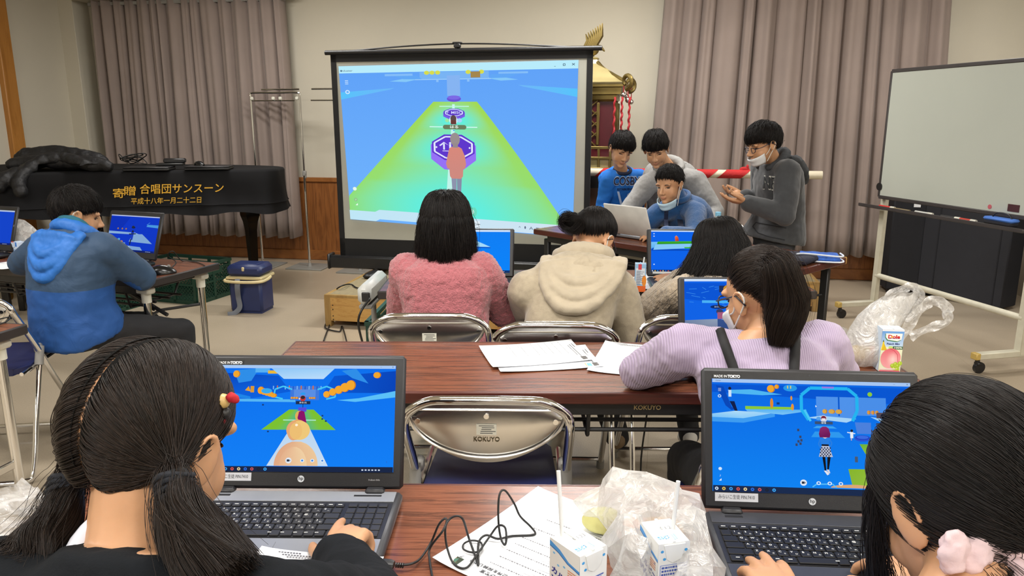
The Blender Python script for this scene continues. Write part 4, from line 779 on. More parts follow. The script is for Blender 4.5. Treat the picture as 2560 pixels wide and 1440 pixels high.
# ---------------------------------------------------------------- whiteboard
M_FRM = pm('ivory_enamel', '#c9c5b2', .4); M_YCAP = pm('yellowed_cap', '#c3a65c', .5); M_DKF = pm('dark_grey_frame', '#3e3a3a', .45)
def whiteboard():
    a, b = V((2.60, 5.25, 0)), V((2.86, 4.06, 0)); e = (b - a).normalized(); n = V((e.y, -e.x, 0))   # n: facing the room's left
    if n.x > 0: n = -n
    t = thing('whiteboard', 'rolling whiteboard with ivory legs at the right', 'whiteboard', a); Mw = MX((e, n, V((0, 0, 1)))).transposed().to_4x4(); L = (b - a).length
    g = lambda mb: mb
    def ob(name, mb, m, par=None, sm=40): mb.v = [tuple(Mw @ V(p)) for p in mb.v]; return obj(name, mb, m, par or t, sm)
    for x, zt in ((0, 1.32), (L, 1.32)):
        lg = ob('leg', MB().box((x, 0, zt / 2 + .045), (.05, .032, zt - .09), .004), M_FRM); ob('leg_cap', MB().box((x, 0, zt + .006), (.052, .034, .014), .004), M_YCAP, lg)
        ft = ob('foot', MB().box((x, 0, .1), (.045, .56, .035), .004), M_FRM)
        for y in (-.27, .27):
            ob('foot_cap', MB().box((x, y * 1.06, .1), (.047, .03, .037), .004), M_YCAP, ft)
            ob('caster', MB().cyl((x - .011, y - .015, .032), (x + .011, y - .015, .032), .032).cyl((x, y, .05), (x, y, .085), .012).box((x, y - .006, .055), (.036, .03, .02), .005), M_BLKPL, ft)
    ob('stretcher', MB().cyl((0, 0, .3), (L, 0, .3), .019), M_FRM)
    for x in (0, L): ob('pivot_knob', MB().cyl((x, -.03, .93), (x, .05, .93), .02).cyl((x, .03, .93), (x, .06, .93), .026), M_YCAP if x else M_BLACK)
    x0, x1, z0, z1, y = .0, L - .02, .86, 1.7, .045
    bd = ob('board', MB().box(((x0 + x1) / 2, y, (z0 + z1) / 2), (x1 - x0 - .02, .016, z1 - z0 - .02), 0), pm('whiteboard_enamel', '#b9beb4', .3, var=.02, scale=2), None, 0)
    mb = MB()
    for c, s in ((((x0 + x1) / 2, y, z0), (x1 - x0, .026, .024)), (((x0 + x1) / 2, y, z1), (x1 - x0, .026, .024)), ((x0, y, (z0 + z1) / 2), (.02, .026, z1 - z0)), ((x1, y, (z0 + z1) / 2), (.02, .026, z1 - z0))): mb.box(c, s, .004)
    ob('frame', mb, M_DKF); ob('label_plate', MB().box((x1 - .1, y + .0095, z0 + .045), (.075, .003, .04), 0), pm('maroon_label', '#4a2a30', .4), bd, 0); ob('round_sticker', MB().cyl((x1 - .26, y + .008, z0 + .035), (x1 - .26, y + .0102, z0 + .035), .013), pm('red_sticker', '#c0606a', .5), bd)
    ob('marker_tray', MB().box((L / 2 - .06, .075, .79), (L + .14, .07, .012), .003).box((L / 2 - .06, .108, .797), (L + .14, .006, .02), .002), M_DKF)
    def tray(name, label, cat, mb, mats, parts=(), group=None):
        o = ob(name, mb, mats); o.parent = None; o.location = a; tag(o, label, cat, group)
        for nm, m2, mm in parts: ob(nm, m2, mm, o)
        return o
    mk = lambda x, c: (MB().cyl((x, .085, .804), (x + .11, .085, .804), .0085, n=10), c)
    for nm, x, c, l in (('a', .06, '#c8322e', 'red-capped marker pen at the tray\'s left end'), ('b', .4, '#c9c9c4', 'pale marker pen lying past the wooden stick on the tray'), ('c', .62, '#2a2a2c', 'black marker pen in the middle of the whiteboard tray'), ('d', .74, '#c03a2a', 'red marker pen in the middle of the tray')):
        tray('marker_pen', l, 'marker', mk(x, c)[0], pm('pen_' + nm, c, .4), (('pen_cap', MB().cyl((x + .11, .085, .804), (x + .15, .085, .804), .0095, n=10), M_WHITEPL),), 'marker pens on the tray')
    tray('wooden_stick', 'tan wooden stick on the whiteboard tray', 'stick', MB().box((.27, .085, .802), (.16, .02, .012), .003), pm('stick_wood', '#8a7a58', .6))
    tray('board_eraser', 'blue and black board eraser at the tray\'s right end', 'eraser', MB().box((L - .16, .085, .818), (.19, .06, .022), .008), pm('felt_black', '#1a1c26', .9), (('blue_pad', MB().box((L - .16, .085, .838), (.2, .064, .02), .009), pm('eraser_blue', '#4a7ad0', .7)), ('strap', MB().tube(spl([(L - .22, .085, .846), (L - .19, .085, .872), (L - .12, .085, .872), (L - .09, .085, .846)], 5), .004, 6), M_BLACK)))
whiteboard()
M_CAB = pm('dark_navy_felt', '#15161c', .8, var=.1, bmp=.2, bscale=500)
t = thing('speaker_cabinet', 'black cabinet with small white sticker behind the whiteboard', 'cabinet', (3.27, 6.06, 0), R(-11)); obj('body', MB().box((0, 0, .53), (.42, .24, 1.0), .01), M_CAB, t); obj('sticker', MB().box((-.04, -.1215, .72), (.05, .002, .03), 0), M_PAPER, t)
obj('latch', MB().box((.1, -.13, .88), (.12, .03, .04), .006).box((.16, -.13, .86), (.05, .02, .05), .004), M_GREYPL, t)
for x in (-.17, .17): obj('foot', MB().cyl((x, -.08, 0), (x, -.08, .035), .02), M_BLKPL, t)
t = thing('speaker_cabinet', 'wide dark grey cabinet standing in front of the narrower black one', 'cabinet', (3.52, 5.7, 0), R(-60)); obj('body', MB().box((0, 0, .5), (.66, .2, .96), .01), pm('dark_grey_felt', '#222329', .8, bmp=.2, bscale=500), t); obj('edge_strips', MB().box((-.2, -.101, .5), (.008, .006, .94), .001).box((.26, -.101, .5), (.008, .006, .94), .001), M_CAB, t)
for x in (-.28, .28): obj('foot', MB().cyl((x, 0, 0), (x, 0, .03), .02), M_BLKPL, t)

# ---------------------------------------------------------------- portable shrine on the rear platform
M_GOLD = pm('aged_gold', '#7d6c3e', .36, .8, .2, 9); M_GOLDL = pm('gold_lacquer', '#b0a272', .38, .35, .12, 6); M_RED = pm('red_cord', '#9c1a22', .6); M_DKR = pm('dark_red_lacquer', '#4a1018', .35); M_BLKL = pm('shrine_black', '#121011', .3)
def shrine():
    c = at(1478, 300, 6.12); t = thing('portable_shrine', 'golden portable shrine with phoenix finial half hidden by the projection screen', 'shrine', (c.x, 6.12, .22), RA)
    H = lambda y: at(1480, y, 6.12).z - .22
    def sq(mb, prof, n=4, ph=PI / 4): mb.v += []; return mb.lathe([(r * math.sqrt(2), z) for r, z in prof], MX.Rotation(ph, 4, 'Z'), n)
    obj('stand', sq(MB(), [(.3, 0), (.3, H(462)), (.28, H(462))]), pm('stand_wood', '#4a2c18', .5), t, 20)
    b = obj('base', sq(MB(), [(.29, H(462)), (.29, H(418)), (.26, H(416))]), M_BLKL, t, 20)
    for yy in (-.15, .15): obj('emblem', MB().cyl((yy, -.285, H(440)), (yy, -.298, H(440)), .06, n=8).cyl((yy, -.29, H(440)), (yy, -.304, H(440)), .025), M_GOLD, b)
    mb = MB(); z0, z1 = H(416), H(366)
    for s in (-1, 1):
        for ax in (0, 1):
            for k in range(3):
                z = z0 + (z1 - z0) * (k / 2); c_ = (0, s * .26, z) if ax else (s * .26, 0, z); mb.box(c_, (.54, .02, .022) if ax else (.02, .54, .022), .003)
            for k in range(7):
                u = -.26 + .52 * k / 6; c_ = (u, s * .26, (z0 + z1) / 2) if ax else (s * .26, u, (z0 + z1) / 2); mb.box(c_, (.018, .018, z1 - z0 + .02), .003)
    rl = obj('railing', mb, M_GOLD, t); obj('railing_panel', sq(MB(), [(.25, z0), (.25, z0 + (z1 - z0) * .55), (.24, z0 + (z1 - z0) * .55)]), M_GOLDL, rl, 20)
    obj('body', sq(MB(), [(.19, H(416)), (.19, H(255)), (.18, H(255))]), M_DKR, t, 20)
    mb = MB(); za, zb = H(360), H(258)
    for s in (-1, 1):
        for ax in (0, 1):
            for u in (-.2, -.07, .07, .2): mb.box((u, s * .2, (za + zb) / 2) if ax else (s * .2, u, (za + zb) / 2), (.022, .022, zb - za), .003)
            for k in range(4):
                z = za + (zb - za) * (k + .5) / 4
                for r in (-1, 1): mb.box((0, s * .2, z) if ax else (s * .2, 0, z), (.17, .008, .01) if ax else (.008, .17, .01), .002, MX.Rotation(r * .7, 3, 'Y' if ax else 'X'))
    obj('lattice', mb, M_GOLD, t)
    obj('eaves', sq(MB(), [(.18, H(258)), (.21, H(250)), (.21, H(240)), (.24, H(238)), (.24, H(222)), (.262, H(220)), (.262, H(214)), (.25, H(213))]), M_GOLD, t, 20)
    obj('roof', sq(MB(), [(.262, H(213)), (.268, H(209)), (.235, H(203)), (.19, H(192)), (.14, H(178)), (.09, H(168)), (.05, H(160)), (.04, H(150)), (.05, H(146)), (.02, H(142))]), M_GOLDL, t, 40)
    for k in range(4):
        a = PI / 4 + k * PI / 2; d = V((math.cos(a), math.sin(a), 0)); mb = MB()
        rg_ = [(d * (.06 + .31 * u)).to_tuple()[:2] + (H(160) + (H(209) - H(160)) * (u ** .75) + .01,) for u in [i / 8 for i in range(9)]]; mb.tube(rg_, .014, 6)
        sc = [d * (.36 + .052 * math.cos(q) * (1 - q / 9) + .04) + V((0, 0, H(215) + .05 * math.sin(q) * (1 - q / 9) + .02)) for q in [-1.6 + i * .42 for i in range(15)]]; mb.tube(sc, [.017] * 8 + [.017 - .0012 * i for i in range(7)], 8); rd = obj('ridge_scroll', mb, M_GOLD, t)
        for q, zz in ((.37, 240), (.42, 253)): obj('bell', MB().ell(d * q + V((0, 0, H(zz))), .021), M_CHROME, rd)
        [obj('bell_cord', MB().tube([d * q_ + V((0, 0, H(218))), d * q_ + V((0, 0, H(zz)))], .004, 6), M_RED, rd) for q_, zz in ((.37, 236), (.42, 248))]
    for x, z1_ in ((.2, 345), (.255, 325), (.31, 330)):
        pts = [V((x + .004 * math.sin(i * 1.9), -.32 + .004 * math.cos(i * 1.9), H(246) + (H(z1_) - H(246)) * i / 14)) for i in range(15)]; cdn = obj('hanging_cord', MB().tube(spl(pts, 3), .0085, 6), M_RED, t); obj('bell', MB().ell(pts[-1] - V((0, 0, .02)), .021), M_CHROME, cdn)
    ph = MB(); zb = H(118); ph.ell((0, -.01, zb - .02), (.05, .03, .045)); ph.cap([V((0.03, -.01, zb)), V((.06, -.01, zb + .0)), V((.09, -.01, zb - .03))], [.02, .014, .006]); ph.tube([(0, 0, H(146)), (0, 0, zb - .05)], .012, 8)
    for s in (-1, 1):
        for k in range(8): a = 1.2 + k * .13; L = .19 - .012 * k; ph.tube([(-.0 - .01 * k, s * .012, zb - .02), (.085 - .02 * k - .3 * math.cos(a) * L, s * .02, zb + L * .45), (.07 - .018 * k, s * .022, zb + L * .92)], [.018, .016, .003], 5)
    obj('phoenix_finial', ph, M_GOLD, t)
    pole = MB(); Z = at(1800, 434, 5.62).z - .22
    for s in (-1,):
        o = MB().cyl((-.9, s * .34, Z), (1.7, s * .34, Z), .03, n=14); pl = obj('carrying_pole', o, pm('white_cloth_wrap', '#cfc5ae', .8), t)
        mb = MB()
        for x0, w in ((.1, .4), (.56, .16), (.79, .15), (1.0, .17)):
            pts = [V((x0 + (w + .1) * i / 8, s * .34, Z)) for i in range(9)]; G = []
            for i in range(9):
                G.append([V((x0 + w * i / 8 + .035 * math.sin(q) , s * .34 + .033 * math.cos(q), Z + .033 * math.sin(q))) for q in [2 * PI * j / 14 for j in range(15)]])
            mb.grid(G)
        mb.ell((1.16, s * .34, Z + .036), (.035, .012, .018)); mb.ell((1.18, s * .34, Z + .05), (.01, .01, .02)); wr = obj('red_wrap', mb, pm('red_cloth', '#b01c1e', .8, bmp=.4, bscale=90, bdist=.006), pl, 180)
        obj('pole_support', MB().box((-.22, s * .34, Z / 2), (.06, .06, Z - .06), .005), pm('stand_wood2', '#4a2c18', .5), pl)
    return t
shrine()

# ---------------------------------------------------------------- crates, cooler box, projector
M_CRATE = pm('dark_green_plastic', '#13392c', .45, var=.1)
def crate(label, loc, w, d, h, yaw, hmat=M_CRATE):
    t = thing('plastic_crate', label, 'crate', loc, yaw, 'green mesh crates'); mb = MB(); mb.box((0, 0, .012), (w - .02, d - .02, .014)); obj('crate_bottom', mb, hmat, t)
    for (cx, cy, L, ax) in ((0, -d / 2, w, 0), (0, d / 2, w, 0), (-w / 2, 0, d, 1), (w / 2, 0, d, 1)):
        mb = MB()
        def bx(u, z, su, sz, th=.008, rt=0):
            c = (cx + (u if ax == 0 else 0), cy + (u if ax == 1 else 0), z); s = (su, th, sz) if ax == 0 else (th, su, sz)
            mb.box(c, s, 0, MX.Rotation(rt if ax == 0 else -rt, 3, 'Y' if ax == 0 else 'X') if rt else None)
        bx(0, h - .012, L + .02, .024, .022); bx(0, h - .05, L, .012); bx(0, .015, L, .03, .014); bx(0, h * .5, L, .014, .012)
        nseg = max(2, round(L / .2))
        for k in range(nseg + 1): bx(-L / 2 + .012 + (L - .024) * k / nseg, h / 2, .024, h - .02, .014)
        st = .03; n = int(L / st)
        for k in range(n):
            u = -L / 2 + st * (k + .5)
            for z0, z1 in ((.03, h * .5), (h * .5, h - .055)):
                hh = z1 - z0; m2 = max(1, round(hh / .03))
                for j in range(m2):
                    for r in (-1, 1): bx(u, z0 + hh * (j + .5) / m2, .005, .042, .005, r * .78)
        bx(0, h - .075, .2, .045, .01); obj('mesh_side', mb, hmat, t, 0)
    return t
crate('green mesh crate under the left table beside the blue cooler box', (-2.62, 5.86, 0), .6, .4, .3, R(-19))
crate('low green mesh crate farther under the left table behind the boy in blue', (-3.1, 5.5, 0), .5, .36, .2, R(-19))
crate('green mesh crate standing on the floor left of the pink fleece girl', (-.56, 4.02, 0), .36, .5, .36, R(-4))
def cooler():
    t = thing('cooler_box', 'navy blue cooler box with cream handle on the floor', 'cooler', (-1.925, 5.42, 0), R(-8)); BL_ = pm('cooler_navy', '#1d2a56', .42); CR = pm('cooler_cream', '#c9b98c', .5)
    obj('body', MB().prism([(-.115, -.09), (.115, -.09), (.115, .09), (-.115, .09)], .0, .02).box((0, 0, .13), (.25, .2, .25), .018), BL_, t); obj('rim', MB().box((0, 0, .262), (.275, .22, .022), .006), CR, t)
    ld = obj('lid', MB().box((0, .0, .315), (.268, .214, .085), .025).box((0, -.02, .352), (.17, .1, .016), .006), BL_, t); obj('latch', MB().box((0, -.105, .33), (.02, .012, .03), .004), CR, ld)
    obj('handle', MB().tube(spl([(-.14, .0, .25), (-.145, -.05, .248), (-.13, -.13, .245), (0, -.15, .243), (.13, -.13, .245), (.155, -.05, .25), (.155, 0, .26)], 4), .011, 8), CR, t)
    obj('strap', MB().tube(spl([(-.04, -.12, .26), (-.03, -.15, .2), (-.045, -.118, .12), (-.04, -.12, .05), (-.07, -.15, .012), (-.11, -.17, .008)], 6), .0045, 6, sx=4), pm('strap_grey', '#6c7078', .8), t); return t
cooler()
t = thing('projector', 'white projector on the crate behind the left end of the table', 'projector', (-.622, 3.28, 0), R(-3)); obj('case', MB().box((0, 0, .655), (.06, .34, .09), .02), pm('projector_white', '#c4c6c2', .4), t); obj('socket', MB().box((.01, -.172, .65), (.035, .01, .04), .003), M_BLKPL, t); obj('vent', MB().box((-.031, .05, .655), (.004, .12, .05), .001), M_GREYPL, t)
obj('stand', MB().box((0, 0, .6), (.056, .3, .018), .004).cyl((0, 0, .03), (0, 0, .59), .012).cyl((0, 0, 0), (0, 0, .03), .045), M_GREYPL, t); obj('lens', MB().cyl((.0, .168, .66), (.0, .182, .66), .026), M_BLACK, t)
a = V((-.6, 3.085, .65)); cable('projector_cable', 'black power cord running from the projector to the floor', [a, a + V((-.04, -.06, -.08)), (-.66, 3.22, .35), (-.7, 3.3, .12), flat(858, 822, .01), flat(848, 829, .008), flat(812, 818, .008), flat(830, 792, .008), (-1.2, 4.6, .008)], .005)
p = flat(860, 715, .22); cable('platform_cord', 'thin black cord lying over the low wooden platform', [flat(842, 722, .226), flat(856, 714, .25), flat(878, 711, .228), flat(905, 722, .228), (-.72, 5.1, .226)], .005)
for k in range(2): cable('display_cable', 'green video cable under the left end of the girls\' table', [(-.52 + .02 * k, 3.3, .58), (-.56 + .015 * k, 3.4, .45), (-.6, 3.5, .3 - .04 * k), (-.56 + .02 * k, 3.9, .37)], .006, pm('green_cable', '#2c8a68', .5), group='green cables')

# ---------------------------------------------------------------- papers
def paper(label, c, ux, w, h, kind, group='printed handouts', z=.7008):
    # c: centre of the sheet, ux: reading direction; local x reading, y up the page
    ux = V((ux[0], ux[1], 0)).normalized(); Mp = MX((ux, V((-ux.y, ux.x, 0)), V((0, 0, 1)))).transposed()
    G = [[V((-w / 2 + w * i / 12, -h / 2 + h * j / 16, .0015 + .004 * (i / 6 - 1) ** 4 * ((j / 8 - 1) ** 2))) for j in range(17)] for i in range(13)]
    o = obj('paper_sheet', MB().grid(G), M_PAPER, None, 180); o.modifiers.new('s', 'SOLIDIFY').thickness = .0004; o.matrix_world = TR((c[0], c[1], z), Mp); tag(o, label, 'paper', group)
    p = Pic(w, h, .00002); rg = random.Random(kind)
    if kind == 1:
        p.text('ときだ放課後まなび教室', .36, .075, .03, '#303036', .02, .5); p.text('メタバースの世界を探検しよう', .45, .115, .028, '#303036', .02, .62); p.text('ア', .84, .115, .026, '#303036', .02); p.rect(.8, .03, .96, .1, '#22301f'); p.poly([(.82, .05), (.9, .04), (.95, .08), (.86, .09)], '#6a5a34'); p.poly([(.83, .045), (.88, .07), (.84, .09)], '#3c6a5a'); p.ell(.97, .015, .01, .007, '#d8c850'); p.ell(.945, .018, .008, .006, '#8cc86a')
    else:
        [p.rect(x_ + .024 * q_, y_, x_ + .024 * q_ + .017, y_ + .011, '#55555c') for x_, y_, n_ in ((.06, .03, 12), (.2, .06, 24), (.25, .088, 20)) for q_ in range(n_)]; p.rect(.8, .03, .95, .085, '#3a3634')
        if kind == 3: p.rect(.82, .1, .94, .14, '#5aa8d4'); p.rect(.8, .15, .96, .158, '#d8b060')
    y = .16
    for k in range(7):
        x = .06; p.z += 1
        while x < .62: a = rg.uniform(.006, .02); p.rect(x, y, x + a, y + .0065, '#6a6a70', False); x += a + .008
        for q in range(rg.choice((1, 2))): p.rect(.1, y + .026 + .016 * q, .1 + rg.uniform(.1, .25), y + .03 + .016 * q, '#a8a8ae', False)
        if k > 3: p.line([(.08, y + .03), (.93, y + .03), (.93, y + .085), (.08, y + .085), (.08, y + .03)], .0008, '#c4c4c8', False)
        y += .075 + .045 * (k > 3)
        if y > .9: break
    q = p.build('print', o, MX.Translation((0, 0, .0062 if False else .0023)), PRINT); return o
ld = V((.596, .803, 0)); sd = V((.803, -.596, 0)); k0 = flat(1345, 1219, .703)
paper('printed handout sheet under black cable beside the milk drink cartons', k0 - ld * .1485 + sd * .105, -sd, .21, .297, 1)
def px_paper(label, c0, c1, kind, w=.297, h=.21, flip=1, z=.7008, **k):
    a, b = flat(*c0, z), flat(*c1, z); u = (b - a).normalized(); v = V((u.y, -u.x, 0)); c = a + u * (w / 2) + v * (h / 2)
    return paper(label, c, v, h, w, kind, z=z, **k) if flip else paper(label, c, u, w, h, kind, z=z, **k)
px_paper('printed handout lower of two overlapping sheets, with a blue mark', (1226, 877), (1452, 866), 3, z=.7008)
px_paper('printed handout upper of two overlapping sheets on middle table', (1197, 868), (1412, 853), 2, z=.7035)
px_paper('printed handout under black cord beside the lilac sleeve', (1513, 855), (1690, 870), 5, .21, .297, 0)
px_paper('printed handout beside the orange juice carton on the girls\' table', (1545, 716), (1600, 684), 6, .297, .21, 1)
px_paper('white sheet corner left of the pink fleece girl', (985, 712), (1060, 704), 7, .297, .21, 1)
px_paper('white sheet on the left table in front of the boy in blue', (-50, 665), (36, 652), 8, .297, .21, 1)
px_paper('printed handout behind the front girl with scrunchie', (2480, 1330), (2600, 1300), 9, .297, .21, 1)
px_paper('white handout before the pigtailed girl, left of her hand', (655, 1372), (800, 1385), 10, .2, .2, 0, z=.7275)

# ---------------------------------------------------------------- drink cartons
def carton(label, loc, w, d, h, yaw, base, front, side, straw=None, side2=None, group='drink cartons', flap=True):
    # front picture faces -Y, side picture faces -X
    t = thing('drink_carton', label, 'carton', loc, yaw, group); mb = MB(); mb.box((0, 0, h / 2), (w, d, h), .0016); mb.box((0, 0, h + .0008), (.004, d, .0018), 0); obj('body', mb, base, t)
    fl = MB()
    if flap: fl.prism([(-.016, 0), (.016, 0), (.011, -.022), (-.002, -.0275), (-.011, -.022)], 0, .0022, TR((0, -d / 2 - .0002, h - .002), MX.Rotation(R(90), 3, 'X'))); [obj('folded_flap', fl, base, t) for _ in range(1) if flap]
    p = Pic(w, h, .00004); front(p); p.build('front_print', t, TR((0, -d / 2 - .0003, h / 2), MX.Rotation(R(90), 3, 'X')), PRINT)
    if side: p = Pic(d, h, .00004); side(p); p.build('side_print', t, TR((-w / 2 - .0003, 0, h / 2), rz(R(-90)) @ MX.Rotation(R(90), 3, 'X')), PRINT)
    if side2: p = Pic(w, d, .00004); side2(p); p.build('top_print', t, TR((0, 0, h + .0004)), PRINT)
    if straw: a, b = V(straw[0]), V(straw[1]); obj('straw', MB().tube([a, b], .0031, 10), pm('straw_white', '#dfe0de', .35), t)
    return t
MILK = pm('milk_white', '#e2e3e0', .35)
def milk_front(info):
    def f(p):
        p.rect(0, 0, 1, 1, '#e2e3e0')
        for x, y in ((.62, .06), (.3, .12), (.88, .11), (.68, .19), (.12, .1), (.2, .2)): p.ell(x, y, .05, .018, '#3f9ad8', 16)
        if info:
            p.line([(.08, .28), (.92, .28), (.92, .97), (.08, .97), (.08, .28)], .004, '#7a8ac4'); rg = random.Random(2); p.z += 1
            for k in range(15):
                x = .12; y = .3 + .044 * k
                while x < .86: a = rg.uniform(.04, .09); p.rect(x, y, min(x + a, .89), y + .026, '#4a5eaa', False); x += a + .02
        else: p.rect(.12, .34, .88, .36, '#5a70b4'); p.rect(.12, .37, .8, .385, '#5a70b4'); p.rect(.12, .4, .86, .41, '#5a70b4'); p.line([(.1, .44), (.92, .44), (.92, .8), (.1, .8), (.1, .44)], .004, '#5a70b4'); p.ell(.35, .5, .06, .02, '#2a5ab0', 12); p.ell(.5, .49, .08, .02, '#2f7ac8', 12); p.ell(.65, .5, .06, .02, '#3fa0e0', 12)
    return f
def milk_side(p):
    p.rect(0, 0, 1, 1, '#e2e3e0'); p.poly([(0, .03), (.35, .08), (.65, .17), (1, .2), (1, .23), (.6, .2), (.3, .13), (0, .1)], '#4a96d8'); p.line([(0, .1), (.3, .13), (.6, .2), (1, .235)], .006, '#2a5aa4')
    for x, y in ((.15, .17), (.5, .27), (.3, .3), (.85, .3)): p.ell(x, y, .04, .014, '#6fb4e4', 12)
    for k in range(4): p.rect(.62, .27 + .03 * k, .9, .285 + .03 * k, '#d8906a')
    p.text('カルピス', .5, .44, .095, '#232f8c', .035, .86, -.2); p.text('Water', .5, .57, .13, '#232f8c', .03, .9, -.2); p.ell(.5, .8, .28, .1, '#8cc4ea')
def milk_top(p): p.text('カルピス', .3, .78, .16, '#3f9ad8', .03, .38); p.text('03.23', .64, .4, .16, '#8a8c90'); p.rect(.56, .68, .62, .9, '#9cc8ec'); p.rect(.65, .66, .69, .88, '#9cc8ec')
c1 = flat(1446, 1352, .82); c2 = flat(1662, 1326, .82)
carton('milk drink carton with blue dots and dark blue letters, leaning straw', (c1.x, c1.y, .7042), .05, .062, .116, R(37), MILK, milk_front(False), milk_side, ((-.01, .022, .11), (-.002, .042, .205)), milk_top)
carton('milk drink carton with blue ingredients panel, upright straw', (c2.x, c2.y, .7005), .047, .062, .119, R(14), MILK, milk_front(True), milk_side, ((.014, .004, .112), (.02, .006, .19)), milk_top)
def peach(p):
    p.grid(lambda u, v: (u, v), lambda u, v: mixc('#3f8fdc', '#cfe4f4', min(1, v * 2)), 2, 8); p.rect(0, 0, 1, .05, '#dfe6ee'); p.poly([(.14, .11), (.9, .11), (.88, .26), (.7, .3), (.25, .27), (.15, .2)], '#2f7a4a'); p.poly([(.17, .1), (.93, .1), (.9, .24), (.72, .28), (.28, .25), (.18, .19)], '#f2f2ee'); p.text('Dole', .55, .18, .11, '#c4202a', .05, .55); p.rect(.3, .215, .84, .223, '#2a3a8c'); p.ell(.46, .18, .04, .022, '#f0b42a', 14)
    p.text('Peach Mix', .55, .345, .06, '#2a3f84', .03, .6); p.poly([(0, .42), (1, .4), (1, 1), (0, 1)], '#dfe8c8'); p.poly([(.02, .5), (.08, .28), (.13, .28), (.16, .5)], '#e8cc2a'); p.poly([(.06, .5), (.14, .34), (.3, .5)], '#d8b81e'); p.poly([(.06, .3), (.09, .24), (.12, .3)], '#2a5a2c'); p.rect(.55, .4, 1, .47, '#1f5a34'); p.text('100%', .78, .435, .05, '#f0f4e8', .03, .36); p.ell(.45, .43, .1, .035, '#b8d87a')
    p.grid(lambda u, v: (.5 + .46 * (2 * u - 1) * math.sqrt(max(0, 1 - (2 * v - 1) ** 2 * .98)), .69 + .24 * (2 * v - 1)), lambda u, v: mixc(mixc('#d8586a', '#f0b0b4', min(1, v * .8 + .1)), '#f4d8d4', max(0, 1 - abs(u - .62) * 3) * max(0, 1 - abs(v - .55) * 2.5)), 16, 14); p.line([(.42, .46), (.62, .5), (.8, .6), (.86, .78)], .006, '#c8485c')
    for x, y in ((.62, .86), (.75, .82), (.86, .86), (.7, .92), (.85, .94), (.95, .8)): p.ell(x, y, .1, .05, '#a8c832', 16); p.ell(x - .02, y - .012, .03, .016, '#d4e47a', 10)
    p.rect(.06, .925, .78, .945, '#f4e0e0'); p.rect(.1, .955, .7, .965, '#f4d0d0'); p.rect(.03, .97, .97, 1, '#d86a7c')
c = flat(2236, 924, .7); carton('peach drink carton with red lettering on the right end of the middle table', (1.056, 2.02, .7005), .058, .04, .122, R(-6), pm('carton_pale', '#d8e0e4', .4), peach, lambda p: p.rect(0, 0, 1, 1, '#cfe0ee'), flap=False)
def orange(p):
    p.rect(0, 0, 1, 1, '#8fb8d8'); p.rect(.1, .15, .9, .72, '#d4dce4'); p.rect(0, .78, 1, 1, '#d8642a'); p.ell(.85, .6, .2, .2, '#e08a2e'); p.rect(.3, 0, .6, .2, '#c8404a'); rg = random.Random(8); p.z += 1
    for k in range(16): p.rect(.15, .24 + .032 * k, .15 + rg.uniform(.3, .7), .24 + .032 * k + .016, '#5a6478', False)
c = flat(1601, 730, .7); carton('orange juice carton with straw on the girls\' table', (c.x, c.y + .02, .7005), .045, .04, .115, R(-8), pm('carton_blue', '#9cc0dc', .4), orange, lambda p: p.rect(0, 0, 1, 1, '#d8703a'), ((.01, 0, .11), (.014, 0, .14)), flap=False)
c = flat(48, 640, .7); carton('blue and red drink carton behind the boy in blue\'s left shoulder', (c.x, c.y, .7005), .05, .04, .075, R(-25), pm('carton_sky', '#c4d4e8', .4), lambda p: (p.rect(0, 0, 1, 1, '#c8d8ea'), p.rect(0, 0, 1, .3, '#3a78c8'), p.ell(.4, .15, .3, .2, '#c84a3a'), p.rect(.2, .5, .8, .8, '#8aa4c8')), None)

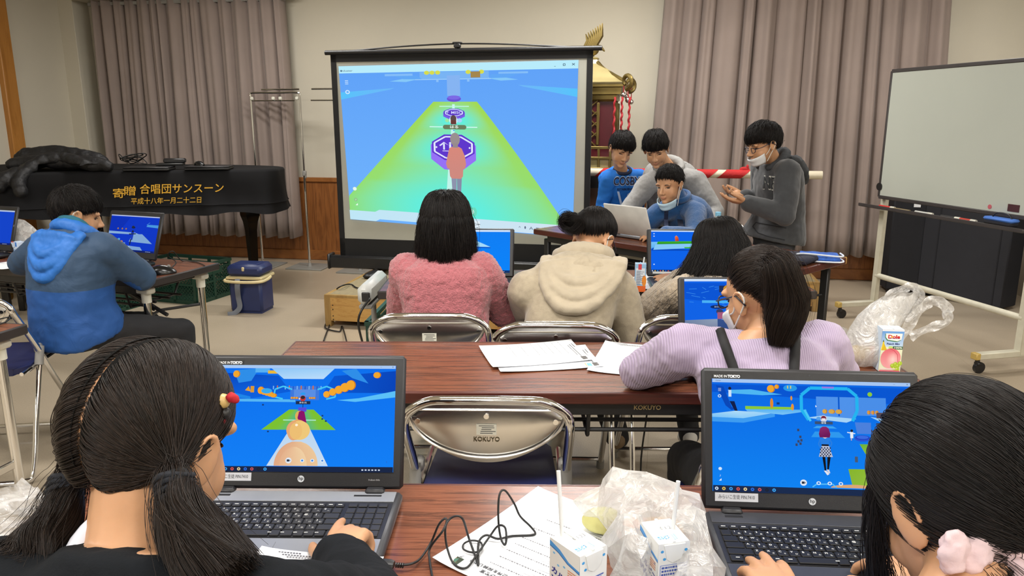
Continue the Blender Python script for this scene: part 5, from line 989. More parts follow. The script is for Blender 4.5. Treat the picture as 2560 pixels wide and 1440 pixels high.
# ---------------------------------------------------------------- plastic bags and their contents
FILM = plastic_film('thin_white_film', '#e8e7e4', .4); FILMW = plastic_film('white_film', '#e8e7e4', .32); FILMC = plastic_film('clear_film', '#f2f4f4', .75, .12)
def ribbon(mb, pts, wd, n=5):
    P = spl(pts, n); G = []
    for i, p in enumerate(P):
        tn = (P[min(i + 1, len(P) - 1)] - P[max(i - 1, 0)]).normalized(); s = tn.cross(V((0, 1, 0))).normalized(); G.append([p + s * wd * (k / 4 - .5) + V((0, .006 * math.sin(k * 2.1 + i), 0)) for k in range(5)])
    return mb.grid(G)
def bag_tall():
    b = V((1.0, 2.08, .702)); t = thing('plastic_bag', 'white plastic carrier bag with bread on the right of the middle table', 'bag', b); q = lambda px, py: (at(px, py, 2.08) - b); sec = []
    rows = [(2104, 2212, 906, .05), (2108, 2222, 880, .07), (2116, 2232, 855, .065), (2130, 2250, 825, .05), (2148, 2272, 795, .035), (2172, 2290, 768, .024), (2196, 2296, 750, .016)]; G = []
    for k, (x0, x1, y, d) in enumerate(rows):
        l, r = q(x0, y), q(x1, y + (8 if k == 0 else -4 * k)); c = (l + r) / 2; row = []
        for j in range(37):
            a = 2 * PI * j / 36; p = c + (r - l) / 2 * math.cos(a) * (1 - .04 * math.sin(5 * a + k)) + V((0, d * math.sin(a) + .006 * math.sin(7 * a + k * 2), .004 * math.sin(6 * a + k))); p.z = max(p.z, .001); row.append(p)
        G.append(row)
    mb = MB(); mb.grid(G); obj('bag_body', mb, FILMW, t, 180)
    mb = MB(); ribbon(mb, [q(2200, 768), q(2225, 738), q(2262, 720), q(2284, 717), q(2297, 730)], .024); ribbon(mb, [q(2288, 722), q(2306, 742), q(2288, 770), q(2262, 800)], .02); ribbon(mb, [q(2232, 850) + V((0, -.03, 0)), q(2262, 800) + V((0, -.03, 0)), q(2300, 755) + V((0, -.03, 0)), q(2328, 746) + V((0, -.03, 0)), q(2352, 762) + V((0, -.03, 0)), q(2356, 780) + V((0, -.03, 0))], .03); ribbon(mb, [q(2354, 770) + V((0, -.03, 0)), q(2350, 800) + V((0, -.03, 0)), q(2310, 812) + V((0, -.03, 0)), q(2262, 836) + V((0, -.03, 0))], .026); obj('handles', mb, FILMW, t, 180)
    for l, px, py, rr, col in (('pale bread roll with red mark inside the carrier bag', 2148, 880, .034, '#e2c486'), ('pink wrapped bread roll inside the carrier bag', 2186, 886, .032, '#e0a890')):
        c = q(px, py) + b; o = obj('bread_roll', blob(MB().ell((0, 0, 0), (rr * 1.1, rr * .8, rr * .8)).ell((rr * .5, 0, rr * .2), (rr * .6, rr * .6, rr * .5)), .004, 3, .008, .03), pm('bread_' + col[1:], col, .6), None, 180, loc=(c.x, c.y, .7 + rr * .75)); tag(o, l, 'bread', 'bread in the bags')
bag_tall()
def crumple(label, cpts, seed, vox=.007, mat=FILM, name='plastic_bag', disp=.04, dec=.05):
    mb = MB()
    for x, y, z, a, b, c, yw in cpts: mb.ell((x, y, z), (a, b, c), rz(yw), 18, 12)
    mods = [('REMESH', dict(mode='VOXEL', voxel_size=vox)), ('SMOOTH', dict(factor=.5, iterations=2)), ('DISPLACE', dict(texture=clouds(.05), strength=disp, mid_level=.5, texture_coords='LOCAL')), ('DISPLACE', dict(texture=clouds(.018), strength=.012, mid_level=.5, texture_coords='LOCAL')), ('DECIMATE', dict(ratio=dec))]
    m = bake(mb, mods, name)
    for v in m.vertices: v.co.z = max(v.co.z, .7025)
    return tag(obj(name, m, mat, None, 24), label, 'bag', 'crumpled plastic bags')
A = lambda px, py, y: at(px, py, y)
pts = []
for px, py, y, a, b, c in ((1545, 1235, 1.17, .03, .03, .05), (1500, 1262, 1.17, .045, .035, .025), (1580, 1260, 1.14, .055, .05, .05), (1640, 1268, 1.12, .055, .05, .045), (1690, 1290, 1.09, .05, .05, .04), (1600, 1310, 1.06, .035, .04, .045), (1570, 1370, 1.0, .03, .035, .06), (1585, 1430, .95, .028, .035, .05), (1720, 1350, 1.0, .028, .05, .04), (1750, 1410, .96, .032, .05, .022), (1720, 1430, .93, .03, .05, .03)): p = at(px, py, y); pts.append((p.x, p.y, max(p.z, .712), a, b, c, 0))
crumple('crumpled white plastic bag heaped behind the milk drink cartons', pts, 4)
for l, px, py, y, s, col in (('yellow wrapped bun inside the crumpled bag', 1505, 1275, 1.16, .03, '#d8d48a'), ('tan bread roll inside the crumpled bag', 1655, 1262, 1.11, .036, '#d8b088'), ('pinkish bread roll inside the crumpled bag', 1598, 1268, 1.12, .032, '#dcb0a0')):
    p = at(px, py, y); o = obj('bread_roll', blob(MB().ell((0, 0, 0), (s * 1.15, s * .9, s * .7)).ell((s * .4, 0, s * .2), (s * .7, s * .6, s * .5)), .004, 3, .008, .03), pm('bread_' + col[1:], col, .6), None, 180, loc=(p.x, p.y, .7 + s * .8)); tag(o, l, 'bread', 'bread in the bags')
pts = []
for px, py, y, a, b, c in ((35, 1262, 1.1, .045, .05, .03), (66, 1290, 1.05, .045, .05, .022), (40, 1320, 1.0, .05, .05, .026), (12, 1300, 1.03, .05, .05, .03), (55, 1350, .97, .035, .04, .02), (25, 1375, .95, .045, .045, .02)): p = at(px, py, y); pts.append((p.x, p.y, max(p.z, .715), a, b, c, 0))
crumple('thin clear plastic bag at the left corner of the front table', pts, 6, mat=FILMC)
pts = []
for px, py, a, c in ((52, 560, .03, .03), (62, 580, .05, .04), (70, 603, .05, .045), (55, 600, .045, .045), (48, 575, .025, .04)): p = at(px, py, 3.88); pts.append((p.x, p.y, p.z, a, .05, c, 0))
crumple('white plastic bag standing up beside the boy in blue on the left table', pts, 8, .009)
p = flat(2084, 826, .03); o = obj('clear_packet', blob(MB().ell((0, 0, 0), (.12, .08, .02)).ell((.05, .03, .01), (.06, .05, .02)), .006, 2, .02, .03), FILMC, None, 40, loc=(p.x, p.y, .012)); tag(o, 'clear plastic packet with blue strip lying on the floor', 'packet'); obj('blue_strip', MB().box((-.01, -.03, .014), (.11, .03, .004), .002, rz(-.2)), pm('pale_blue', '#9cc0d4', .5), o)

# ---------------------------------------------------------------- cables and small things on the tables
Z = .7045; f_ = lambda px, py, z=Z: flat(px, py, z)
t = thing('usb_cable', 'black looped cable with plug on the front table and handout', 'cable', f_(1080, 1400))
b0 = V(t.location)
w_ = [f_(1003, 1413, .709), f_(1030, 1409, .709), f_(1052, 1395), f_(1078, 1355, .715), at(1098, 1310, 1.1), at(1116, 1297, 1.1), at(1113, 1330, 1.09), f_(1118, 1370, .715), f_(1135, 1410, .706), f_(1165, 1420, .706), f_(1190, 1390, .709), at(1225, 1340, 1.12), at(1245, 1315, 1.12), at(1262, 1318, 1.11), f_(1266, 1345, .715), f_(1262, 1362, .709), f_(1252, 1345, .713), at(1246, 1300, 1.13), at(1248, 1240, 1.14), at(1262, 1226, 1.15), at(1285, 1258, 1.15), at(1300, 1290, 1.15), f_(1325, 1315, .715), f_(1338, 1332), f_(1328, 1338), f_(1280, 1340), f_(1245, 1347, .708), f_(1215, 1338, .712), f_(1196, 1358, .708), f_(1196, 1412, .706), f_(1190, 1395, .707), f_(1172, 1345, .716), at(1158, 1300, 1.1), at(1142, 1290, 1.1), at(1122, 1300, 1.1), at(1105, 1330, 1.08), f_(1075, 1370, .715), f_(1074, 1400, .706), f_(1082, 1450, .706), f_(1090, 1500, .706)]
obj('wire', MB().tube(spl([p - b0 for p in w_], 6), .0019, 6), M_CORD, t, 180)
a, c = f_(940, 1408, .709) - b0, f_(985, 1412, .709) - b0; mb = MB(); mb.tube([a, a + (c - a) * .8, c], [.0068, .0068, .005], 8, sx=1.5); [mb.tube([c + (c - a) * (.1 + .12 * k), c + (c - a) * (.16 + .12 * k)], .0042, 8) for k in range(4)]; obj('plug', mb, M_BLKPL, t)
tag(obj('hair_tie', MB().tube(spl([f_(1182 + 24 * math.cos(k * .9) * (1 + .15 * math.sin(k * 2.3)), 1366 + 15 * math.sin(k * .9), .707) for k in range(7)], 5, True), .0016, 6, True), M_CORD, None, 180), 'small black hair elastic lying on the handout', 'hair tie')
cable('mouse_cord', 'black cord curling over the handout beside the lilac sleeve', [flat(1660, 864, .709), flat(1632, 862, .709), flat(1625, 872, .709), flat(1632, 885, .709), flat(1655, 893, .709), flat(1690, 892, .709)], .0028)
p = flat(404, 684, .7); mouse('black mouse on the left table beside the old laptop', (p.x, p.y, .7005), R(-70), 1.15)
cable('adapter_cord', 'thin black cord behind the mouse on the left table', [flat(425, 672, .703), flat(440, 655, .703), at(420, 640, 3.6), at(432, 628, 3.6), flat(455, 652, .703), flat(490, 655, .703), flat(512, 664, .703)], .0024)
cable('hanging_cord', 'thin cord hanging under the left table', [(-1.92, 3.5, .6), (-1.9, 3.5, .45), (-1.86, 3.5, .25), (-1.82, 3.45, .12), (-1.8, 3.4, .01), (-1.6, 3.3, .008)], .003)
cable('charger_cord', 'thin black cord hanging below the middle table', [(.42, 2.22, .62), (.425, 2.22, .5), (.41, 2.21, .3), (.44, 2.2, .1), (.47, 2.15, .01), (.6, 2.1, .008)], .003)
cable('laptop_plug_lead', 'black plug lead at the side of the right front laptop', [flat(1775, 1313, .711), flat(1745, 1314, .711), flat(1728, 1313, .709), flat(1700, 1316, .704), flat(1640, 1300, .704)], .0045)
cable('edge_cord', 'thin cord on the table cut by the left edge', [flat(-30, 806, .703), flat(10, 795, .703), flat(25, 794, .705), flat(12, 806, .703), flat(-20, 815, .703)], .0025)
p = flat(2056, 652, .7); t = thing('cloth_pouch', 'blue pouch with white piping on the boys\' table end', 'pouch', (p.x - .03, p.y - .02, .7005), R(-20)); obj('pouch_body', blob(MB().box((0, 0, .018), (.2, .1, .03), .012).box((0, .01, .03), (.19, .09, .024), .01), .005, 3, .008, .04), pm('pouch_blue', '#2458b0', .7, var=.35, scale=40), t, 180)
obj('piping', MB().tube(spl([(-.1, -.05, .008), (.1, -.048, .01), (.102, .045, .012)], 5), .004, 6).tube(spl([(-.1, -.05, .04), (-.06, -.054, .045), (.1, -.048, .038), (.1, .04, .04)], 5), .004, 6).tube(spl([(-.1, -.05, .008), (-.108, -.02, .024), (-.1, -.05, .04)], 5), .004, 6), pm('piping_white', '#d4dce8', .7), t)
p = flat(1985, 655, .7); t = thing('document_bag', 'flat dark navy bag behind the blue pouch on the boys\' table', 'bag', (p.x - .04, p.y + .06, .7005), R(-48)); obj('bag_body', blob(MB().box((0, 0, .02), (.34, .2, .034), .014), .007, 4, .012, .08), pm('bag_navy', '#14172a', .8), t, 180)
obj('zip_edge', MB().tube(spl([(-.165, -.098, .024), (0, -.104, .026), (.165, -.098, .024)], 5), .003, 6), M_BLACK, t)
for k in range(3):
    p = flat(1593, 634 + k * 11, .6 - .02 * k); o = obj('folder', MB().box((0, 0, 0), (.25, .2, .006), .001), pm('folder_white', '#b9b8b0', .6), None, 40, loc=(p.x + .06, p.y + .08, .566 + .012 * k), rot=(0, 0, R(-47 + 3 * k))); tag(o, ['white folder lowest of the stack on the boys\' table shelf', 'white folder in the middle of the stack on the boys\' table shelf', 'white folder topmost of the stack on the boys\' table shelf'][k], 'folder', 'folders under the boys\' table')
p = flat(1803, 600, .7); t = thing('drink_bottle', 'bottle with pale blue cap on the boys\' table', 'bottle', (1.10, 4.0, .7005)); obj('bottle_body', MB().lathe([(.03, 0), (.032, .01), (.032, .12), (.026, .15), (.013, .175), (.013, .185)]), pm('bottle_clear', '#b8c8cc', .1, spec=.6), t); obj('cap', MB().lathe([(.015, .183), (.015, .202), (.013, .204)]), pm('cap_blue', '#7cb8d8', .4), t)
# ---------------------------------------------------------------- people: builders
def skin_mat(name, col, lip):
    m, nt, b = newmat(name); a = nd(nt, 'ShaderNodeAttribute', attribute_name='tint'); n = nd(nt, 'ShaderNodeTexNoise', Scale=22.0, Detail=4.0); nt.links.new(coords(nt), n.inputs['Vector'])
    c = lin(col); base = ramp(nt, n.outputs['Fac'], [(.3, tuple(x * .93 for x in c)), (.7, tuple(min(1, x * 1.05) for x in c))])
    mx = nd(nt, 'ShaderNodeMix', data_type='RGBA'); nt.links.new(a.outputs['Fac'], mx.inputs[0]); nt.links.new(base, mx.inputs[6]); mx.inputs[7].default_value = (*lin(lip), 1)
    nt.links.new(mx.outputs[2], b.inputs['Base Color']); b.inputs['Roughness'].default_value = .5; b.inputs['Subsurface Weight'].default_value = .12; b.inputs['Subsurface Radius'].default_value = (.012, .005, .003); b.inputs['Subsurface Scale'].default_value = .6
    n2 = nd(nt, 'ShaderNodeTexNoise', Scale=260.0, Detail=3.0); nt.links.new(coords(nt), n2.inputs['Vector']); bump(nt, b, n2.outputs['Fac'], .12, .001); return m
SKIN = skin_mat('skin', '#bf906b', '#9c5848')
def hair_mat(name, c0, c1, rough=.5):
    m, nt, b = newmat(name); hi = nd(nt, 'ShaderNodeHairInfo'); nt.links.new(ramp(nt, hi.outputs['Random'], [(0, c0), (1, c1)]), b.inputs['Base Color']); b.inputs['Roughness'].default_value = rough; b.inputs['Specular IOR Level'].default_value = .22; return m
HAIR = hair_mat('black_hair', '#0b0a0a', '#1d1816'); HAIRB = hair_mat('dark_brown_hair', '#120e0c', '#2c221c', .44)
CAPM = pm('hair_mass', '#0b0a09', .9, var=.3, scale=60, bmp=.5, bscale=120, stretch=(1, 1, .15), spec=.1)
M_EYE = pm('dark_eye', '#17100d', .25); M_BROW = pm('eyebrow', '#1c1512', .8); M_MASK = pm('white_mask', '#d4d6d8', .8, bmp=.2, bscale=700); M_MASKB = pm('blue_mask', '#b4cfdd', .8); M_SOCKW = pm('white_sock', '#c9c5be', .9, bmp=.3, bscale=500); M_SOCKT = pm('tan_sock', '#7c6850', .9, bmp=.3, bscale=500)
HC = V((0, -.012, .028))
def ik(a, c, l1, l2, pole):
    d = (c - a).length; d0 = d; k = max(1.0, d / (l1 + l2) * 1.001); l1 *= k; l2 *= k; u = (c - a) / d0
    x = (l1 * l1 - l2 * l2 + d * d) / (2 * d); h = math.sqrt(max(0, l1 * l1 - x * x)); p = V(pole); p = p - u * p.dot(u); p.normalize(); return a + u * x + p * h
def head_prims(mb, M, s=1.0, neck=None):
    def e(c, r): mb.ell(M @ (V(c) * s), tuple(x * s for x in r), M.to_3x3(), 28, 18)
    e((0, -.012, .03), (.071, .088, .084)); e((0, .018, -.026), (.0595, .066, .074)); e((0, .03, -.066), (.043, .046, .036)); e((0, .066, -.086), (.019, .017, .015))
    for q in (-1, 1):
        e((q * .03, .046, -.036), (.026, .024, .034)); e((q * .011, .089, -.03), (.0085, .009, .007)); e((q * .03, .066, .02), (.022, .013, .011))
        Rm = M.to_3x3() @ rz(q * -.35) @ MX.Rotation(-.18, 3, 'X'); mb.ell(M @ (V((q * .073, -.008, -.008)) * s), (.0065 * s, .017 * s, .029 * s), Rm, 14, 10)
        mb.tube([M @ (V((q * (.078 + .004 * math.sin(a)), -.01 + .016 * math.cos(a), -.004 + .026 * math.sin(a))) * s) for a in [-.9 + i * .42 for i in range(11)]], .004 * s, 6)
    mb.cap([M @ (V(p) * s) for p in ((0, .078, .012), (0, .09, -.012), (0, .099, -.025))], [.0075 * s, .0085 * s, .0105 * s])
    e((0, .0815, -.0525), (.018, .008, .0048)); e((0, .0805, -.0605), (.0155, .0085, .0058))
def hand_prims(mb, w, d, n, side, curl=(.35, .4, .45, .5), s=1.0, thumb=.6, spread=1.0, tcurl=.25):
    d = V(d).normalized(); n = V(n); n = (n - d * n.dot(d)).normalized(); t = (n.cross(d) if side > 0 else d.cross(n)); w = V(w); k = s
    off = (.026, .0088, -.0085, -.0245); ln = (.066, .074, .069, .053); kb = (.072, .076, .072, .064)
    for o, L, b, c in zip(off, ln, kb, curl):
        kn = w + (d * b + t * o) * k; mb.cap([w + t * o * .55 * k + d * .008 * k, kn - n * .002 * k], [.0125 * k, .0112 * k], 10)
        dd = (d + t * o * 3.4 * spread).normalized(); nn = n; p = kn; pts, rr = [p], [.0098 * k]
        for f, r in ((.44, .0086), (.31, .0078), (.25, .0064)):
            dd, nn = dd * math.cos(c) - nn * math.sin(c), nn * math.cos(c) + dd * math.sin(c)
            p = p + dd * L * f * k; pts.append(p); rr.append(r * k)
        mb.cap(pts, rr, 10)
    mb.ell(w + d * .042 * k, (.034 * k, .046 * k, .0135 * k), MX((t, d, n)).transposed(), 16, 10)
    td = (d * .75 + t * thumb - n * .25).normalized(); p = w + (d * .016 + t * .021 - n * .005) * k; pts, rr = [p], [.0145 * k]
    for f, r in ((.036, .0115), (.03, .0095), (.024, .0072)): p = p + td * f * k; pts.append(p); rr.append(r * k); td = (td + (d * .6 - t * .5) * tcurl).normalized()
    mb.cap(pts, rr, 10); mb.ell(w + (d * .03 + t * .02 - n * .006) * k, (.014 * k, .026 * k, .013 * k), MX((t, d, n)).transposed(), 12, 8)
def torso(mb, hip, nk, r, hunch, s, infl=0.0, t0=-.08, t1=1.0, wide=1.0, hem=0.0, flat_=0.0):
    up = (nk - hip); f = V((0, 0, 1)).cross(r) if abs(r.z) < .9 else V((0, 1, 0)); mid = (hip + nk) / 2 - f * hunch
    B = lambda t: hip * (1 - t) ** 2 + mid * 2 * t * (1 - t) + nk * t * t
    prof = [(-.15, .135, .11), (-.08, .14, .112), (.0, .138, .108), (.2, .126, .1), (.45, .128, .096), (.65, .14, .095), (.8, .145, .088), (.9, .128, .074), (.97, .085, .056), (1.03, .05, .046)]; G = []; n = 28
    for k, (t, a, b) in enumerate([q for q in prof if t0 - .01 <= q[0] <= t1 + .04]):
        c = B(t); tn = (B(t + .02) - B(t - .02)).normalized(); y = tn.cross(r).normalized(); h = hem * max(0, .3 - t)
        G.append([c + r * (a * s * wide + infl + h) * math.copysign(abs(math.cos(q)) ** .8, math.cos(q)) + y * (b * s + infl + h) * math.copysign(abs(math.sin(q)) ** .85, math.sin(q)) for q in [2 * PI * j / n for j in range(n)]])
    m = len(G); mb.add([p for g in G for p in g], [(i * n + j, i * n + (j + 1) % n, (i + 1) * n + (j + 1) % n, (i + 1) * n + j) for i in range(m - 1) for j in range(n)] + [tuple(range(n))[::-1], tuple((m - 1) * n + j for j in range(n))])
def curves_obj(name, parent, P, r0, r1, mat, rng, amp=.0028, fly=.007):
    N, K, _ = P.shape; root = P[:, K // 2]; tt = np.linspace(0, 1, K)[None, :, None]; off = np.zeros_like(P)
    for f_, a_ in ((70, 1.0), (160, .8), (330, .5)):
        k_ = rng.normal(size=(3, 3)) * f_; w_ = rng.uniform(0, 6.28, 3); off += a_ * np.sin((root @ k_ + w_)[:, None, :] + tt * 2.2)
    fl = np.where(rng.uniform(0, 1, (N, 1, 1)) < .03, fly, 0) * rng.normal(size=(N, 1, 3)); P = P + (off * amp + fl) * np.minimum(1, tt * 1.6) ** 1.3
    c = bpy.data.hair_curves.new(name); c.add_curves([K] * N); c.attributes['position'].data.foreach_set('vector', P.astype('f').ravel())
    t = np.linspace(0, 1, K); rad = (r0 + (r1 - r0) * t ** 2)[None, :] * rng.uniform(.7, 1.2, (N, 1)); c.attributes.new('radius', 'FLOAT', 'POINT').data.foreach_set('value', rad.astype('f').ravel())
    c.materials.append(mat); o = bpy.data.objects.new(name, c); COL.objects.link(o); o.parent = parent; return o
def npM(M): return np.array(M.to_3x3()), np.array(M.translation)
def scalp(n, rng, hl=((0, 32), (40, 30), (65, 18), (85, -4), (100, 0), (120, -26), (150, -38), (180, -40))):
    a = rng.normal(size=(n * 4, 3)); a /= np.linalg.norm(a, axis=1)[:, None]; el = np.degrees(np.arcsin(a[:, 2])); az = np.degrees(np.arctan2(np.abs(a[:, 0]), a[:, 1]))
    jg = 2.5 * np.sin(a @ np.array((41, 23, 13))) + rng.normal(size=len(a)) * 2.5 - 3; return a[el > np.interp(az, *zip(*hl)) + jg][:n]
def nrmz(a): return a / np.maximum(1e-9, np.linalg.norm(a, axis=-1, keepdims=True))
RAD = np.array((.0762, .0945, .092))
def to_head(D, lift, s): return (np.array(HC) + D * RAD * lift[..., None]) * s
def hair_short(M, s, rng, n=5000, K=10, A=.95, whorl=(.15, -.55, .8), puff=.1, fr=(8, 6, -2, -12, 2, -30, -46), mess=.1):
    d = scalp(n, rng); W = nrmz(np.array(whorl)); k = nrmz(np.cross(W[None], d) + rng.normal(size=d.shape) * mess); k = nrmz(k - d * np.sum(k * d, 1, keepdims=True)); e = np.cross(k, d)
    az0 = np.array((0, 45, 70, 85, 100, 118, 180)); Am = A * rng.uniform(.6, 1.1, len(d)); ok = np.zeros(len(d))
    jag = 3.2 * np.sin(d @ np.array((31, 17, 9)) + 2) + 2.5 * np.sin(d @ np.array((-53, 29, 21))) + rng.normal(size=len(d)) * 3.5
    for st in np.linspace(0, 1, 18):
        q = d * np.cos(Am * st)[:, None] + e * np.sin(Am * st)[:, None]; el = np.degrees(np.arcsin(np.clip(q[:, 2], -1, 1))); az = np.degrees(np.arctan2(np.abs(q[:, 0]), q[:, 1])); good = el > np.interp(az, az0, fr) + jag
        ok = np.where(good & (ok >= st - .06), st, ok)
    Am = Am * ok; t = np.linspace(0, 1, K)[None]; th = Am[:, None] * t; D = d[:, None] * np.cos(th)[..., None] + e[:, None] * np.sin(th)[..., None]
    u = rng.uniform(0, 1, (len(d), 1)); top = np.clip(d[:, 2:3], 0, 1); lift = .93 + (.07 + puff * u * (.6 + .6 * top)) * np.minimum(1, t * 3.0) * (1 - .62 * np.clip((t - .4) / .6, 0, 1) ** 1.3)
    P = to_head(D, lift, s); Rm, T = npM(M); return P @ Rm.T + T
def hair_tied(M, s, rng, ties, n=6000, K=14, tail=None, part=None, lift=.05, hl=None, gap=.0):
    # ties: list of (side filter, tie direction, tie point in root space, tail path in root space, tail width profile)
    d = scalp(n, rng) if hl is None else scalp(n, rng, hl); out = []; Rm, T = npM(M)
    for flt, td, tp, path, wid in ties:
        q = d[flt(d)]; N = len(q); Td = nrmz(np.array(td)); ang = np.arccos(np.clip(q @ Td, -1, 1))[:, None]; t = np.linspace(0, 1, K)[None]
        so = np.maximum(np.sin(ang), 1e-3); D = (np.sin((1 - t) * ang) / so)[..., None] * q[:, None] + (np.sin(t * ang) / so)[..., None] * Td; D = nrmz(D)
        u = rng.uniform(0, 1, (N, 1)); L = .94 + (.06 + lift * u) * np.minimum(1, t * 5) + .02 * np.sin(t * 7 + u * 9) * u; P = to_head(D, L, s) @ Rm.T + T
        if path is not None:
            pts = np.array([tuple(p) for p in spl(path, 5)]); F_ = []; up = V((1, .2, 0))
            KP = len(pts); tt = np.linspace(0, 1, KP)
            tg = nrmz(np.gradient(pts, axis=0)); xa = nrmz(np.cross(tg, np.array((.3, 1, .1)))); ya = np.cross(tg, xa); ln = rng.uniform(.6, 1.0, N); ph = rng.uniform(0, 2 * PI, N); rr = np.sqrt(rng.uniform(0, 1, N)); tl = np.linspace(0, 1, K)
            TP = np.zeros((N, K, 3))
            for j in range(K):
                s_ = ln * tl[j]; C = np.stack([np.interp(s_, tt, pts[:, a]) for a in range(3)], 1); X = np.stack([np.interp(s_, tt, xa[:, a]) for a in range(3)], 1); Y = np.stack([np.interp(s_, tt, ya[:, a]) for a in range(3)], 1)
                w = np.interp(s_, np.linspace(0, 1, len(wid)), wid); p2 = ph + .5 * np.sin(3 * s_ + ph * 2); TP[:, j] = C + X * (w * rr * np.cos(p2))[:, None] + Y * (w * rr * np.sin(p2) * .7)[:, None]
            b = np.clip((t - .62) / .38, 0, 1)[..., None] ** 1.4; P = P * (1 - b) + TP[:, :1] * b; P = np.concatenate([P, TP[:, 1:]], 1)
        out.append(P)
    return out
def hair_down(M, s, rng, n=7000, K=18, zend=-.17, flare=.1, whorl=(0, -.25, .95), el_drop=-8, back=.0, inward=.0, puff=.1, front=True, wave=.0, spread=.06, jit=.03):
    d = scalp(n, rng); d = d if front else d[d[:, 1] < .55]; d = d[np.degrees(np.arcsin(d[:, 2])) > el_drop + 3]; W = nrmz(np.array(whorl)); e = nrmz(np.cross(np.cross(W[None], d), d)) ; e = np.where((np.sum(e * (d - W), 1) < 0)[:, None], -e, e); Am = np.zeros(len(d)); K1 = 9
    for st in np.linspace(0, 1.9, 40):
        q = d * np.cos(st) + e * np.sin(st); el = np.degrees(np.arcsin(np.clip(q[:, 2], -1, 1))); Am = np.where(el > el_drop, np.maximum(Am, st), Am)
    t = np.linspace(0, 1, K1)[None]; th = Am[:, None] * t; D = d[:, None] * np.cos(th)[..., None] + e[:, None] * np.sin(th)[..., None]; u = rng.uniform(0, 1, (len(d), 1))
    P = to_head(nrmz(D), .93 + (.07 + puff * u) * np.minimum(1, t * 3), s); Rm, T = npM(M); P = P @ Rm.T + T; c = (np.array(HC) * s) @ Rm.T + T; p0 = P[:, -1]; hz = p0 - c; hz[:, 2] = 0; hz = nrmz(hz); K2 = K - K1; ze = c[2] + zend * s + rng.normal(size=len(d)) * jit * s; tt = np.linspace(0, 1, K2 + 1)[1:]; TP = np.zeros((len(d), K2, 3)); ph = rng.uniform(0, 6.28, len(d))
    sx = rng.normal(size=len(d)) * spread * s
    for j, q in enumerate(tt):
        TP[:, j] = p0 + hz * ((flare * math.sin(q * PI * .8) - inward * q * q) * s + .006 * np.sin(ph + q * 5))[:, None]; TP[:, j, 2] = p0[:, 2] + (ze - p0[:, 2]) * q; TP[:, j, 1] -= back * s * q; TP[:, j, 0] += sx * q * q + wave * np.sin(q * 6 + ph)
    return np.concatenate([P, TP], 1)
def cap_mesh(M, s, hl, gap=0, lift=1.0):
    mb = MB(); nu, nv = 72, 36; G = []; az0, e0 = zip(*hl)
    for i in range(nu):
        az = 2 * PI * i / nu; e_ = np.interp(abs(math.degrees(az if az < PI else az - 2 * PI)), az0, e0); row = []
        for j in range(nv):
            el = R(89.5 + (e_ - 89.5) * j / (nv - 1)); d = V((math.cos(el) * math.sin(az), math.cos(el) * math.cos(az), math.sin(el))); k = lift - (.05 if j == nv - 1 else 0)
            p = HC + V((d.x * RAD[0], d.y * RAD[1], d.z * RAD[2])) * k
            row.append(M @ (p * s))
        G.append(row)
    return mb.grid(G, cu=True)
HL_S = ((0, 34), (45, 30), (70, 14), (85, 4), (100, 8), (118, -20), (180, -34)); HL_T = ((0, 36), (40, 34), (65, 22), (85, 6), (100, 8), (120, -18), (150, -29), (180, -31))
